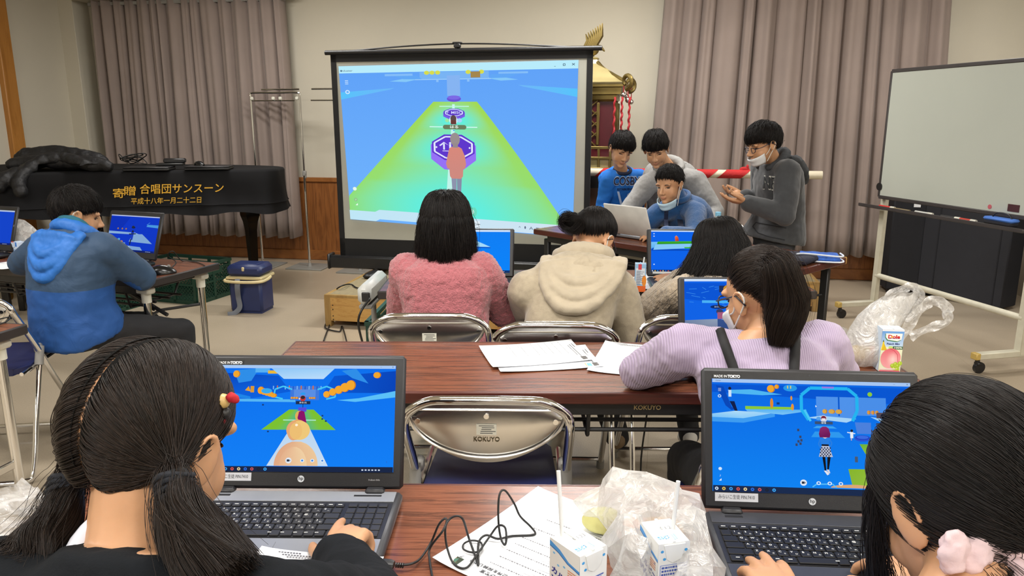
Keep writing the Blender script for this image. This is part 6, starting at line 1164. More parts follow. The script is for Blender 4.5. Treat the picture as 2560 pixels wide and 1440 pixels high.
class Person:
    def __init__(s, label, hip, nk, hd, tyaw, hyaw, hpd=0, hroll=0, s_=1.0, wr=(None, None), pole=((.5, -.3, -.6), (-.5, -.3, -.6)), hands=(None, None), legs=None, sw=.145, hunch=.03, vox=.0048, hs=1.0, armr=1.0, skin=None, sh=None, shdrop=.045, hc=True):
        s.hip, s.nk, s.hd = V(hip), V(nk), V(hd); s.S = s_; s.hs = hs; s.org = V((s.hip.x, s.hip.y, 0)); s.r = V((math.cos(tyaw), math.sin(tyaw), 0)); s.f = V((-math.sin(tyaw), math.cos(tyaw), 0)); s.hunch = hunch; s.ty = tyaw
        O = s.org; s.Rh = rz(hyaw) @ MX.Rotation(-hpd, 3, 'X') @ MX.Rotation(hroll, 3, 'Y'); s.hd = s.hd - (s.Rh @ HC) * hs if hc else s.hd; s.M = TR(s.hd - O, s.Rh); mb = MB(); up = (s.nk - s.hip).normalized()
        s.shp = [s.nk - up * shdrop * s_ + s.r * q * sw * s_ for q in (1, -1)] if sh is None else [V(q) for q in sh]; s.wr = [V(w) if w is not None else s.shp[i] + V((0, 0, -.4 * s_)) for i, w in enumerate(wr)]
        s.el = [ik(s.shp[i], s.wr[i], .235 * s_, .205 * s_, V(pole[i])) for i in (0, 1)]
        torso(mb, s.hip - O, s.nk - O, s.r, hunch, s_ * .93)
        mb.cap([s.nk - O - up * .03, (s.nk - O) * .5 + (s.M @ (V((0, -.022, -.06)) * hs)) * .5, s.M @ (V((0, -.012, -.03)) * hs)], [.05 * s_, .043 * hs, .048 * hs], 18); head_prims(mb, s.M, hs)
        for i in (0, 1):
            A_, E_, W_ = s.shp[i] - O, s.el[i] - O, s.wr[i] - O; mb.cap([A_, A_ * .5 + E_ * .5, E_, E_ * .6 + W_ * .4, W_], [.042 * s_, .037 * s_, .031 * s_, .031 * s_, .0205 * s_], 14); h = hands[i] or {}
            hand_prims(mb, W_, h.get('d', W_ - E_), h.get('n', (0, 0, 1)), (1, -1)[i], h.get('c', (.4, .45, .5, .55)), s_ * h.get('s', .9), h.get('t', .6), h.get('sp', 1.0), h.get('tc', .25))
        s.legs = []
        for i, q in enumerate((1, -1)):
            H = s.hip + s.r * q * .075 * s_ - V((0, 0, .03)); K, An, To = [V(x) for x in legs[i]] if legs else (H + s.f * .36, H + s.f * .36 - V((0, 0, .36)), H + s.f * .5 - V((0, 0, .4))); s.legs.append((H, K, An, To))
            mb.cap([H - O, (H + K) / 2 - O, K - O, (K * .6 + An * .4) - O, An - O], [.068 * s_, .058 * s_, .046 * s_, .045 * s_, .03 * s_], 14); mb.cap([An - O - (To - An) * .18 - V((0, 0, .01)), An * .5 + To * .5 - O, To - O], [.028 * s_, .029 * s_, .022 * s_], 12)
        m = blob(mb, vox, 3); co = np.zeros(len(m.vertices) * 3, 'f'); m.vertices.foreach_get('co', co); co = co.reshape(-1, 3); Ri = np.array(s.Rh); L = ((co - np.array(s.M.translation)) @ Ri) / hs
        for q in (-1, 1):
            g = np.exp(-(((L[:, 0] - q * .03) / .015) ** 2 + ((L[:, 2] - .0) / .009) ** 2)) * (L[:, 1] > .04); co -= (g * .005 * hs)[:, None] * Ri[:, 1]
        m.vertices.foreach_set('co', co.ravel()); tint = (np.exp(-((L[:, 0] / .021) ** 4 + ((L[:, 2] + .0565) / .0085) ** 4)) * (L[:, 1] > .07) * .6).astype('f'); tint = np.maximum(tint, .08 * np.exp(-(((np.abs(L[:, 0]) - .038) / .02) ** 2 + ((L[:, 2] + .03) / .02) ** 2)) * (L[:, 1] > .03)).astype('f')
        at_ = m.attributes.new('tint', 'FLOAT', 'POINT'); at_.data.foreach_set('value', tint); m.update()
        s.o = obj('person', m, skin or SKIN, None, 180, loc=O); tag(s.o, label, 'person', 'people in the hall')
    def part(s, name, mb, mat, sm=180, par=None, world=False):
        m = mb.mesh(name) if isinstance(mb, MB) else mb
        if world:
            for v in m.vertices: v.co -= s.org
        return obj(name, m, mat, par or s.o, sm)
    def hv(s, p): return s.M @ (V(p) * s.hs)       # head-local point in person space
    def snap(s, x, z, off=.0): # point on the face surface in front of head-local (x, z)
        o = s.hv((x, .2, z)); d = s.Rh @ V((0, -1, 0)); ok, loc, no, i = s.o.ray_cast(o, d); return (loc if ok else s.hv((x, .075, z))) - d * off
    def face(s, lid=.0035, iris=True):
        bpy.context.view_layer.update(); k = s.hs
        for q in (-1, 1):
            c = s.snap(q * .0305, -.0005); s.part('eye', MB().ell(c, (.0125 * k, .0024 * k, lid * k), s.Rh @ rz(q * -.35)), M_EYE)
            s.part('eyebrow', MB().tube([s.snap(q * x, z, .0004) for x, z in ((.016, .0185), (.026, .022), (.036, .0225), (.045, .0195))], [.0018 * k, .0028 * k, .0024 * k, .001 * k], 6), M_BROW)
            s.part('eyelid', MB().tube([s.snap(q * x, z + lid, .0004) for x, z in ((.018, -.002), (.025, .0012), (.033, .0014), (.041, -.001))], .0012 * k, 5), M_EYE)
    def hair(s, strands, r0=.0007, r1=.00025, mat=None, cap=None, seed=1, lift=.985):
        rng = np.random.default_rng(seed); c = s.part('hair', cap_mesh(s.M, s.hs, cap or HL_S, 0, lift), CAPM)
        for P in (strands if isinstance(strands, list) else [strands]): curves_obj('hair_strands', c, P, r0, r1, mat or HAIR, rng)
        return c
    def top(s, name, mat, infl=.018, vox=.0075, disp=.014, dsz=.07, d2=.0, ds2=.02, cuff=.6, arm=(.058, .053, .046, .045, .037), t0=-.15, hem=.0, wide=1.0, it=5, extra=None, collar=None, t1=1.0):
        mb = MB(); O = s.org; torso(mb, s.hip - O, s.nk - O, s.r, s.hunch, s.S, infl, t0, t1, wide, hem); up = (s.nk - s.hip).normalized()
        for i in (0, 1):
            A_, E_, W_ = s.shp[i] - O, s.el[i] - O, s.wr[i] - O; W_ = W_ - (W_ - E_).normalized() * .012
            mb.cap([(s.nk - O - up * .055 * s.S) * .62 + A_ * .38, A_, A_ * .5 + E_ * .5, E_, E_ * .6 + W_ * .4, W_], [(.058 + infl * .3) * s.S] + [x * s.S for x in arm], 18)
        if collar: mb.cap([s.nk - O - up * .02, s.nk - O + (s.hd - s.nk).normalized() * collar], [.062 * s.S, .056 * s.S], 18)
        if extra: extra(mb)
        m = blob(mb, vox, it, disp, dsz, name, d2, ds2); return s.part(name, m, mat)
    def pants(s, mat, name='trousers', r=(.082, .074, .06, .055, .045), end=1.0, vox=.009):
        for i, q in enumerate((1, -1)): pass
        mb = MB(); O = s.org; mb.ell(s.hip - O - V((0, 0, .03)), (.145 * s.S, .118 * s.S, .1 * s.S), rz(s.ty), 20, 12)
        for H, K, An, To in s.legs: e = K + (An - K) * end; mb.cap([H - O, (H + K) / 2 - O, K - O, (K * .6 + e * .4) - O, e - O], [x * s.S for x in r], 16)
        return s.part(name, blob(mb, vox, 4, .01, .06, name), mat)
    def socks(s, mat, h=.1):
        for H, K, An, To in s.legs:
            O = s.org; a = An + (K - An).normalized() * h; mb = MB(); mb.cap([a - O, An - O], [.04 * s.S, .036 * s.S], 14); mb.cap([An - O - (To - An) * .18 - V((0, 0, .012)), An * .5 + To * .5 - O, To - O], [.034 * s.S, .035 * s.S, .028 * s.S], 14); s.part('sock', blob(mb, .006, 3), mat)
    def hood(s, mat, name='hood', w=.1, drop=.15, back=.07, th=.03, disp=.012, ring=.075, tilt=.02, vox=.006, point=.0):
        O = s.org; up = (s.nk - s.hip).normalized(); b = -s.f; n = s.nk - O; mb = MB()
        pts = [n + s.r * ring * math.sin(a) * 1.05 + b * (ring * .85 * math.cos(a) - .018) + up * (.004 + .03 * math.cos(a)) + V((0, 0, tilt * math.cos(a))) for a in [-2.5 + i * 5.0 / 14 for i in range(15)]]; mb.tube(spl(pts, 3), [th * (.55 + .45 * math.sin(PI * i / 42)) for i in range(43)], 12)
        if drop > .03:
            for j, (sc, rr, dp) in enumerate(((1.0, .02, 0.0), (.72, .022, .012), (.42, .02, .018))):
                U = [n + s.r * w * (1 - .12 * j) * math.sin(a) + b * (ring * .7 + (back + dp) * max(0, math.cos(a)) ** .7 * (.6 + .4 * sc)) - up * (drop * sc * max(0, math.cos(a)) ** 1.3 - .02) for a in [-1.7 + i * 3.4 / 16 for i in range(17)]]; mb.tube(spl(U, 2), [rr * (.7 + .5 * math.sin(PI * i / 32)) for i in range(33)], 10)
            for k in range(7):
                u = k / 6; c = n + b * (ring * .7 + back * (.5 + .42 * u)) - up * (drop * u * .92 - .01); wd = w * (1 - .8 * u ** 1.5) + .01; mb.ell(c, (wd, .02 + .012 * math.sin(u * PI), .03), MX((s.r, up.cross(s.r), up)).transposed(), 18, 10)
        return s.part(name, blob(mb, vox, 4, disp, .05, name), mat)
    def chin_mask(s, mat, low=0.0, loops=True, side=(1, -1)):
        G = []; k = s.hs
        for i in range(19):
            a = -1.25 + 2.5 * i / 18; row = []
            for j in range(7):
                v = j / 6; z = (-.056 - .012 * abs(a) ** 1.0 * 0 + low) - .05 * v + .018 * (abs(a) / 1.25) ** 2 * (1 - v * .3); rr = 1 - .25 * v ** 2; row.append(s.hv((math.sin(a) * .068 * rr, .012 + math.cos(a) * (.09 * rr + .004 * math.sin(v * 9)), z)))
            G.append(row)
        o = s.part('face_mask', MB().grid(G), mat); o.modifiers.new('t', 'SOLIDIFY').thickness = .0022
        if loops:
            for q in side: s.part('ear_loop', MB().tube(spl([s.hv((q * .064, .036, -.05 + low)), s.hv((q * .074, .012, -.02)), s.hv((q * .079, -.008, .022)), s.hv((q * .079, -.028, .0)), s.hv((q * .072, .008, -.045)), s.hv((q * .062, .034, -.085 + low))], 4), .0022 * k, 5), M_SOCKW, par=o)
    def glasses(s, mat):
        mb = MB()
        for q in (-1, 1):
            mb.tube([s.hv((q * (.031 + .021 * math.cos(a)), .092 - abs(.01 * math.cos(a)), -.002 + .015 * math.sin(a))) for a in [2 * PI * i / 16 for i in range(16)]], .0019, 6, True)
            mb.tube([s.hv((q * .052, .087, .003)), s.hv((q * .076, .055, .006)), s.hv((q * .081, -.005, .014)), s.hv((q * .079, -.03, -.01))], .0021, 6)
        mb.tube([s.hv((-.01, .096, .002)), s.hv((.01, .096, .002))], .0019, 6); return s.part('glasses', mb, mat)
def sit_legs(hip, yaw, kz=.44, spread=.1, fwd=.36, foot=.0, tuck=(.0, .0), s=1.0):
    r = V((math.cos(yaw), math.sin(yaw), 0)); f = V((-math.sin(yaw), math.cos(yaw), 0)); out = []
    for i, q in enumerate((1, -1)):
        K = V(hip) + r * q * spread + f * fwd * s; K.z = kz; A_ = K + f * (-.02 - tuck[i]); A_.z = .075; T_ = A_ + f * .13 * s + r * q * .02; T_.z = .035; out.append((K, A_, T_))
    return out
def stand_legs(hip, yaw, spread=.085, s=1.0):
    r = V((math.cos(yaw), math.sin(yaw), 0)); f = V((-math.sin(yaw), math.cos(yaw), 0)); out = []
    for q in (1, -1):
        B = V(hip) + r * q * spread; K = B + f * .02; K.z = hip[2] * .54; A_ = B - f * .01; A_.z = .075; T_ = A_ + f * .13 + r * q * .02; T_.z = .035; out.append((K, A_, T_))
    return out
# ---------------------------------------------------------------- people
def decal(person, garment, s, c, rt, up, size, mat, name, width=None, bold=0.0, off=.0015, shear=0.0, rings=None):
    # lettering printed on a garment: every point is dropped onto the cloth along the print direction
    c, rt, up = V(c), V(rt).normalized(), V(up).normalized(); nv = rt.cross(up).normalized(); mb = MB()
    if s: text(mb, s, size, MX.Identity(4), width, 0, bold, shear)
    for poly in (rings or []): mb.add([V((x, y, 0)) for x, y in poly], [tuple(range(len(poly)))])
    bpy.context.view_layer.update(); vs = []
    for x, y, z in mb.v:
        o = c + rt * x + up * y + nv * .3; ok, loc, no, i = garment.ray_cast(o, -nv, distance=.7); vs.append((loc if ok else c + rt * x + up * y) + nv * off)
    mb.v = [tuple(v) for v in vs]; return obj(name, mb, mat, garment, 0)
def fleece(name, col, var=.12, sc=120, b=1.0): return pm(name, col, .95, var=var, scale=sc, bmp=b, bscale=sc * 1.6, bdist=.006, sheen=.4)
# 1 boy in the blue jacket at the left table
P1 = Person('boy in two-tone blue hooded jacket typing at the left table', (-1.84, 3.07, .55), at(190, 590, 3.09), at(188, 520, 3.14), R(-20), R(-52), .28, 0, .98, (at(318, 650, 3.34), (-2.2, 3.42, .76)), ((.8, -.5, -.5), (-.8, -.4, -.5)), (dict(d=(-.2, .9, -.1), n=(0, .2, 1), c=(.3, .3, .35, .4)), dict(d=(.5, .8, 0))), sit_legs((-1.80, 3.07, .5), R(-30), spread=.12), sw=.15, hunch=.05)
P1.face(); g = vt = None
def split_mat(name, lo, hi, z):
    m, nt, b = newmat(name); tc = nd(nt, 'ShaderNodeTexCoord'); sp = nd(nt, 'ShaderNodeSeparateXYZ'); nt.links.new(tc.outputs['Object'], sp.inputs[0]); gt = nd(nt, 'ShaderNodeMath', operation='GREATER_THAN'); gt.inputs[1].default_value = z; nt.links.new(sp.outputs['Z'], gt.inputs[0])
    nt.links.new(ramp(nt, gt.outputs[0], [(.4, lo), (.6, hi)]), b.inputs['Base Color']); b.inputs['Roughness'].default_value = .7
    n = nd(nt, 'ShaderNodeTexNoise', Scale=9.0, Detail=4.0, Distortion=1.0); nt.links.new(tc.outputs['Object'], n.inputs['Vector']); bump(nt, b, n.outputs['Fac'], .35, .02); return m
J = P1.top('jacket', split_mat('two_tone_nylon', '#174a8c', '#2b4460', .715), .042, .008, .016, .11, cuff=.5, arm=(.072, .068, .06, .06, .05), t0=-.15, hem=.03, d2=.006, ds2=.04)
J.data.materials.append(pm('slate_nylon', '#2b4460', .7, var=.06, scale=9, bmp=.3, bscale=30, bdist=.008))
for p_ in J.data.polygons:
    q_ = p_.center - (P1.hip - P1.org)
    if abs(q_.dot(P1.r)) > .2 or q_.dot(P1.f) > .17: p_.material_index = 1
P1.hood(pm('blue_nylon', '#2468b8', .6, var=.12, scale=8, bmp=.3, bscale=40, bdist=.008), w=.115, drop=.17, back=.09, th=.03, ring=.085)
P1.hood(pm('teal_fleece', '#1f5f70', .9, bmp=.3, bscale=300), 'inner_collar', w=.03, drop=.01, back=.01, th=.026, ring=.066, tilt=.035)
P1.pants(pm('black_trousers', '#17171a', .85, bmp=.2, bscale=300)); P1.socks(M_SOCKW)
P1.hair(hair_short(P1.M, 1.0, np.random.default_rng(1), 15000, puff=.1, A=1.15), .0006, .0003, seed=2); P1.chin_mask(M_MASK, -.01)
# 2 front girl with pigtails
P2 = Person('girl in black sweater with two low pigtails, front left', (-.42, .56, .56), at(338, 1392, .655), at(376, 1050, .77), R(-8), R(-20), .32, 0, .98, (flat(842, 1392, .765), (-.52, 1.0, .76)), ((1, -.3, -.35), (-1, -.3, -.5)), (dict(d=(.06, 1, -.02), n=(-.15, -.1, 1), c=(.1, .38, .75, .7), s=.98, sp=1.1, t=.75), dict(d=(.2, 1, 0), s=.95)), sit_legs((-.43, .6, .5), 0), sw=.15, vox=.0032, hunch=.02, shdrop=.052)
P2.face()
SW = P2.top('sweater', pm('black_knit', '#0e1115', .95, var=.15, scale=60, bmp=.3, bscale=420, spec=.2), .014, .006, .012, .06, arm=(.06, .056, .048, .047, .04), t1=1.0)
mb = MB(); mb.tube([P2.nk - P2.org + P2.r * .058 * math.cos(a) + V((0, -.062 * math.sin(a) + .006, .006 - .018 * math.sin(a))) for a in [2 * PI * k / 28 for k in range(28)]], .013, 10, True); P2.part('undershirt', mb, pm('white_cotton', '#d8dae4', .85))
O = P2.org; tl, tr_ = at(172, 1190, .755) - O, at(434, 1182, .685) - O
pl = [tl, at(162, 1240, .74) - O, at(138, 1310, .71) - O, at(85, 1385, .675) - O, at(5, 1450, .64) - O]; pr = [tr_, at(440, 1240, .672) - O, at(460, 1310, .65) - O, at(510, 1390, .625) - O, at(590, 1470, .60) - O]
rng = np.random.default_rng(5); hd_ = hair_tied(P2.M, 1.0, rng, [(lambda d: d[:, 0] < -.004, (-.86, -.3, -.42), tl, pl, (.012, .024, .036, .044, .04)), (lambda d: d[:, 0] > .004, (.86, -.3, -.42), tr_, pr, (.012, .024, .036, .046, .042))], 36000, 13, lift=.05)
def cap_part(P, gap, hl, lift=.985, sides=True):
    c = None
    for q in (-1, 1):
        mb = cap_mesh(P.M, P.hs, hl, 0, lift); L = [(P.M.inverted() @ V(v)) / P.hs for v in mb.v]; mb.f = [f for f in mb.f if all(L[i].x * q > gap * (1 if L[i].z < .125 else .6) for i in f)]
        mb.m = [0] * len(mb.f); o = P.part('hair', mb, CAPM) if c is None else obj('hair_half', mb, CAPM, c, 180); c = c or o
    return c
c2 = cap_part(P2, .0028, HL_T)
for p_ in hd_: curves_obj('hair_strands', c2, p_, .00036, .00018, HAIRB, rng, .0022, .006)
for tp, d_ in ((tl, pl[1] - pl[0]), (tr_, pr[1] - pr[0])):
    mb = MB(); u = d_.normalized(); X = frame(u)
    for k in range(5): q = tp + u * (.006 + .0056 * k); mb.tube([q + X @ V((.0168 * math.cos(a), .016 * math.sin(a), .002 * math.sin(2 * a + k))) for a in [2 * PI * j / 20 for j in range(20)]], .0034, 6, True)
    mb.tube([tp, tp + u * .03], .014, 10); P2.part('hair_band', mb, pm('navy_elastic', '#14171f', .85, bmp=.5, bscale=600))
p = at(556, 1003, .775) - O; og = P2.part('hair_ornament', MB().ell(p, .0085), pm('cream_bead', '#c8a868', .4)); mb = MB()
for dx, dz, r in ((.012, .006, .006), (.016, .004, .005), (-.008, -.016, .0085), (-.003, -.02, .007), (-.011, -.023, .007)): mb.ell(p + V((dx, -.004, dz)), r)
P2.part('red_pompoms', blob(mb, .002, 1, .003, .006), pm('red_felt', '#a81422', .8), par=og); P2.part('dark_bead', MB().ell(p + V((.002, -.002, -.013)), .007), M_BLACK, par=og)
# 3 front girl with scrunchie
P3 = Person('girl with black hair tied in a pale scrunchie, front right', (.44, .52, .56), (.415, .625, .945), at(2412, 1188, .715), R(4), R(16), .42, 0, .98, (flat(2330, 1475, .76), flat(1962, 1512, .765)), ((1, -.3, -.4), (-1, -.3, -.4)), (dict(d=(-.3, .9, 0), s=.95), dict(d=(.05, 1, -.03), n=(.05, .25, 1), c=(.16, .1, .14, .25), s=1.0, t=.6, sp=1.5)), sit_legs((.44, .54, .5), 0), sw=.15, vox=.0032, hunch=.02)
P3.face(); P3.top('sweater', pm('pale_blue_knit', '#8fa9d8', .85, bmp=.3, bscale=400, sheen=.2), .014, .006, .012, .06, arm=(.06, .056, .048, .047, .04), t1=.9)
O = P3.org; tp = at(2474, 1415, .64) - O; rng = np.random.default_rng(7)
H3 = hair_tied(P3.M, 1.03, rng, [(lambda d: d[:, 2] > -2, (.2, -.8, -.56), tp, [tp, tp + V((.02, -.03, -.02)), tp + V((.04, -.05, -.06)), tp + V((.05, -.05, -.12))], (.012, .02, .024, .02))], 36000, 14, lift=.09)
c3 = P3.hair(H3, .00036, .00018, HAIR, HL_T, 8, .985)
side = hair_down(P3.M, .99, rng, 9000, zend=-.2, flare=0, inward=.03, jit=.03, spread=.004, puff=.06, el_drop=0); m3 = (side[:, 8, 0] < P3.M.translation.x - .05) & (side[:, 8, 1] > P3.M.translation.y + .015) & (side[:, 8, 1] < P3.M.translation.y + .05); curves_obj('side_locks', c3, side[m3], .00036, .00018, HAIR, rng)
mb = MB(); u = (tp - (P3.M @ V((0, 0, 0)))).normalized(); X = frame(u)
for k in range(11): a = 2 * PI * k / 11; mb.ell(tp + X @ V((.03 * math.cos(a), .026 * math.sin(a), .006 * math.sin(3 * a))), (.017, .015, .019), rz(a * 1.7), 12, 8)
mb.ell(tp + V((-.045, -.012, .022)), (.012, .012, .022)); mb.ell(tp + V((.03, -.03, -.005)), (.03, .018, .02))
P3.part('scrunchie', blob(mb, .0032, 2, .016, .02, 'scrunchie', .006, .009), pm('pale_pink_cloth', '#cbb3b6', .8, var=.16, scale=26, bmp=.2, bscale=300))
# 4 lilac girl with ponytail
P4 = Person('girl in lilac ribbed top and black straps with ponytail at middle table', (.60, 1.63, .555), at(1905, 838, 1.665), at(1905, 715, 1.72), R(3), R(30), .25, 0, .95, ((.78, 1.98, .745), (.50, 1.96, .745)), ((.6, -.6, -.6), (-1, -.3, -.12)), (dict(d=(-.3, 1, 0)), dict(d=(.6, .8, 0))), sit_legs((.6, 1.63, .5), 0, tuck=(.1, .15)), hunch=.05, vox=.004, sh=(at(2052, 866, 1.68), at(1712, 874, 1.69)))
P4.face()
m, nt, b = newmat('lilac_rib'); v = coords(nt); wv = nd(nt, 'ShaderNodeTexWave', Scale=62.0, bands_direction='X'); wv.inputs['Distortion'].default_value = .4; nt.links.new(v, wv.inputs['Vector']); nt.links.new(ramp(nt, wv.outputs['Fac'], [(0, '#9a8aa4'), (.6, '#a696b0'), (1, '#ab9cb4')]), b.inputs['Base Color']); b.inputs['Roughness'].default_value = .85; b.inputs['Sheen Weight'].default_value = .2; bump(nt, b, wv.outputs['Fac'], .5, .002)
LT = P4.top('ribbed_top', m, .016, .006, .016, .06, arm=(.066, .06, .052, .05, .042), t1=.95, wide=1.06); P4.pants(pm('black_dungarees', '#141416', .85))
for x0, x1, y1 in ((1800, 1842, 945), (1990, 1984, 945)):
    pts = []; bpy.context.view_layer.update()
    for k in range(9):
        px, py = x0 + (x1 - x0) * k / 8, 826 + (y1 - 826) * k / 8; o = V((0, 0, EYE)); d = (at(px, py, 1.6) - o).normalized(); ok, loc, no, i = LT.ray_cast(o - P4.org, d)
        if ok: pts.append(loc - d * .004)
    if len(pts) > 2: P4.part('shoulder_strap', MB().tube(spl(pts, 3), .012, 8, sx=.92), pm('black_webbing', '#121214', .8, bmp=.3, bscale=600), par=LT).data.transform(MX.Identity(4))
O = P4.org; tp = at(1935, 655, 1.635) - O; rng = np.random.default_rng(9)
H4 = hair_tied(P4.M, 1.0, rng, [(lambda d: d[:, 2] > -2, (.05, -.83, .38), tp, [tp, at(1946, 662, 1.585) - O, at(1966, 745, 1.585) - O, at(1962, 800, 1.58) - O, at(1950, 866, 1.575) - O], (.013, .034, .046, .04, .02))], 20000, 15, lift=.045)
P4.hair(H4, .00045, .0002, HAIRB, HL_T, 3); P4.part('hair_band', MB().tube([tp + frame(V((.1, -1, .3))) @ V((.013 * math.cos(a), .013 * math.sin(a), 0)) for a in [PI * k / 8 for k in range(16)]], .004, 6, True), M_BLACK); P4.chin_mask(M_MASK, .02, side=(-1,)); P4.glasses(pm('dark_frame', '#221d22', .35))
# 5 girl in pink fleece
P5 = Person('girl with a black bob in a fluffy pink fleece', (-.25, 2.76, .56), at(1112, 648, 2.77), at(1114, 545, 2.8), R(3), R(2), .08, 0, 1.0, ((-.1, 3.05, .75), (-.38, 3.05, .75)), ((.5, -.3, -1), (-.35, -.2, -1)), (dict(d=(-.1, 1, 0)), dict(d=(.1, 1, 0))), sit_legs((-.25, 2.76, .5), 0), sw=.138, hunch=.02)
PK = P5.top('fleece_jacket', fleece('pink_boucle', '#b0656b'), .036, .006, .02, .09, arm=(.07, .068, .064, .06, .052), t0=-.15, d2=.011, ds2=.011, collar=.06, it=3); P5.pants(pm('grey_trousers', '#3a3a40', .85)); P5.socks(M_SOCKW)
H5 = hair_down(P5.M, 1.1, np.random.default_rng(4), 20000, zend=-.15, flare=.012, inward=.012, puff=.16, front=True, spread=.012, jit=.012, el_drop=2, whorl=(0, -.15, .98)); P5.hair(H5, .0006, .0003, HAIR, HL_T, 6)
# 6 girl in cream hooded top
P6 = Person('person in oatmeal hooded top with a messy bun, bent over the table', (.19, 2.7, .57), at(1458, 652, 2.84), at(1487, 582, 2.93), R(-6), R(-38), .8, 0, 1.12, ((.45, 3.0, .64), (.15, 3.12, .745)), ((.35, -.4, -1), (-.35, -.2, -1)), (dict(d=(.1, .9, .3), n=(1, 0, .3), c=(.5, .6, .6, .6)), dict(d=(.5, .8, 0))), [((.33, 3.02, .46), (.44, 2.93, .09), (.47, 3.06, .035)), ((.1, 3.05, .46), (.19, 3.1, .09), (.22, 3.23, .035))], hunch=.06, sh=(at(1540, 722, 2.8), at(1322, 726, 2.76)), hs=1.04)
P6.face(); CH = P6.top('hooded_top', pm('oatmeal_jersey', '#a99c85', .95, var=.1, scale=50, bmp=.35, bscale=260, bdist=.003, sheen=.3), .024, .008, .016, .12, arm=(.072, .064, .056, .053, .046), t0=-.15, wide=1.0, d2=.004, ds2=.035)
P6.hood(pm('cream_jersey', '#b0a38c', .9, var=.06, scale=20, bmp=.3, bscale=300, sheen=.3), w=.15, drop=.17, back=.125, th=.038, ring=.09, disp=.012, tilt=.015)
P6.pants(pm('black_leggings', '#131318', .8)); P6.socks(M_SOCKT); O = P6.org; tp = at(1437, 548, 2.86) - O; rng = np.random.default_rng(12)
H6 = hair_tied(P6.M, 1.06, rng, [(lambda d: d[:, 2] > -2, (-.1, -.62, .78), tp, [tp, tp + V((-.03, -.03, .02)), tp + V((-.045, .0, -.01)), tp + V((-.01, -.02, -.035)), tp + V((.02, -.03, .0)), tp + V((-.02, -.035, .015))], (.012, .014, .014, .014, .012))], 18000, 13, lift=.07)
c6 = P6.hair(H6, .0005, .00025, HAIR, HL_T, 3); P6.part('bun', blob(MB().ell(tp + V((-.014, -.012, -.002)), (.034, .032, .03)).ell(tp + V((-.03, -.01, .01)), (.018, .02, .018)), .004, 2, .012, .02), CAPM, par=c6); P6.chin_mask(M_MASK, .02, side=(1,)); P6.glasses(pm('dark_frame2', '#2a2226', .35))
t = thing('smartphone', 'dark smartphone held low by the person in the oatmeal hooded top', 'phone', (.462, 3.085, .66)); obj('phone_body', MB().box((0, 0, 0), (.07, .14, .009), .003, MX.Rotation(.5, 3, 'X')), M_BLKPL, t); obj('phone_screen', MB().box((0, -.0025, .0046), (.064, .13, .0006), 0, MX.Rotation(.5, 3, 'X')), pm('dark_glass', '#101a2c', .1), t, 0)
# 7 girl in pale fleece
P7 = Person('girl with long loose black hair in pale fluffy fleece', (.80, 2.74, .55), at(1800, 700, 2.8), at(1797, 606, 2.86), R(8), R(25), .4, 0, .95, ((.98, 3.08, .75), flat(1712, 692, .75)), ((1, -.2, -.6), (-1, -.5, -.8)), (dict(d=(-.1, 1, 0)), dict(d=(-.92, .25, -.08), n=(.0, -.2, 1), c=(.1, .25, .3, .35), s=1.0)), [((.9, 3.06, .45), (.98, 3.0, .08), (1.0, 3.12, .035)), ((.72, 3.06, .45), (.745, 2.95, .09), (.75, 3.07, .03))], hunch=.06, sw=.15)
P7.top('fleece_jacket', fleece('cream_boucle', '#b9a78f'), .035, .006, .016, .08, arm=(.072, .075, .075, .07, .05), d2=.012, ds2=.012, it=3, collar=.04); P7.pants(pm('black_trousers2', '#16161a', .85)); P7.socks(M_SOCKW)
H7 = hair_down(P7.M, 1.05, np.random.default_rng(14), 18000, K=20, zend=-.235, flare=.03, back=.06, puff=.12, spread=.06, jit=.035, wave=.006, whorl=(.05, -.1, .99), el_drop=4); P7.hair(H7, .0006, .0003, HAIR, HL_T, 6)
# 8 boy in blue shirt with big letters
P8 = Person('boy in bright blue shirt with large dark letters standing at the left', (.77, 5.36, .72), at(1555, 428, 5.22), at(1553, 374, 5.12), R(184), R(196), .48, R(-8), .98, (at(1521, 548, 5.05), at(1592, 560, 5.02)), ((-.15, 1, 0), (.15, 1, 0)), (dict(d=(.1, -1, -.2)), dict(d=(-.2, -1, -.2))), stand_legs((.80, 5.34, .7), R(184)), hunch=.04, vox=.0042, hc=False, sh=(at(1523, 446, 5.18), at(1597, 444, 5.2)))
P8.face(.0018); B8 = P8.top('long_sleeve_shirt', pm('bright_blue_cotton', '#1167be', .8, bmp=.2, bscale=300), .016, .007, .018, .07, arm=(.06, .054, .047, .044, .038), t0=-.12); P8.part('neck_band', MB().tube([P8.nk - P8.org + V((.056 * math.cos(a), .05 * math.sin(a) - .022, .01 + .022 * math.sin(a))) for a in [2 * PI * k / 24 for k in range(24)]], .011, 8, True), pm('navy_rib', '#17203c', .85), par=B8)
c = at(1568, 456, 5.1) - P8.org; rt, up = V((1, -.06, 0)), V((0, -.02, 1)); NV = pm('navy_print', '#10183a', .7); WP = pm('white_print', '#b8cce8', .7)
decal(P8, B8, 'COSBY', c, rt, up, .085, WP, 'letter_outline', .185, .05, .0015); decal(P8, B8, 'COSBY', c, rt, up, .08, NV, 'chest_lettering', .18, .022, .0035)
decal(P8, B8, 'ESTABLISHED', c - up * .055, rt, up, .022, NV, 'small_lettering', .12, .02, .002); ring = lambda r0, r1, x, y: [[(x + (r0 if k % 2 else r1) * math.cos(2 * PI * (j + (k > 1)) / 14), y + (r0 if k % 2 else r1) * math.sin(2 * PI * (j + (k > 1)) / 14)) for k in (0, 1, 3, 2)] for j in range(14)]
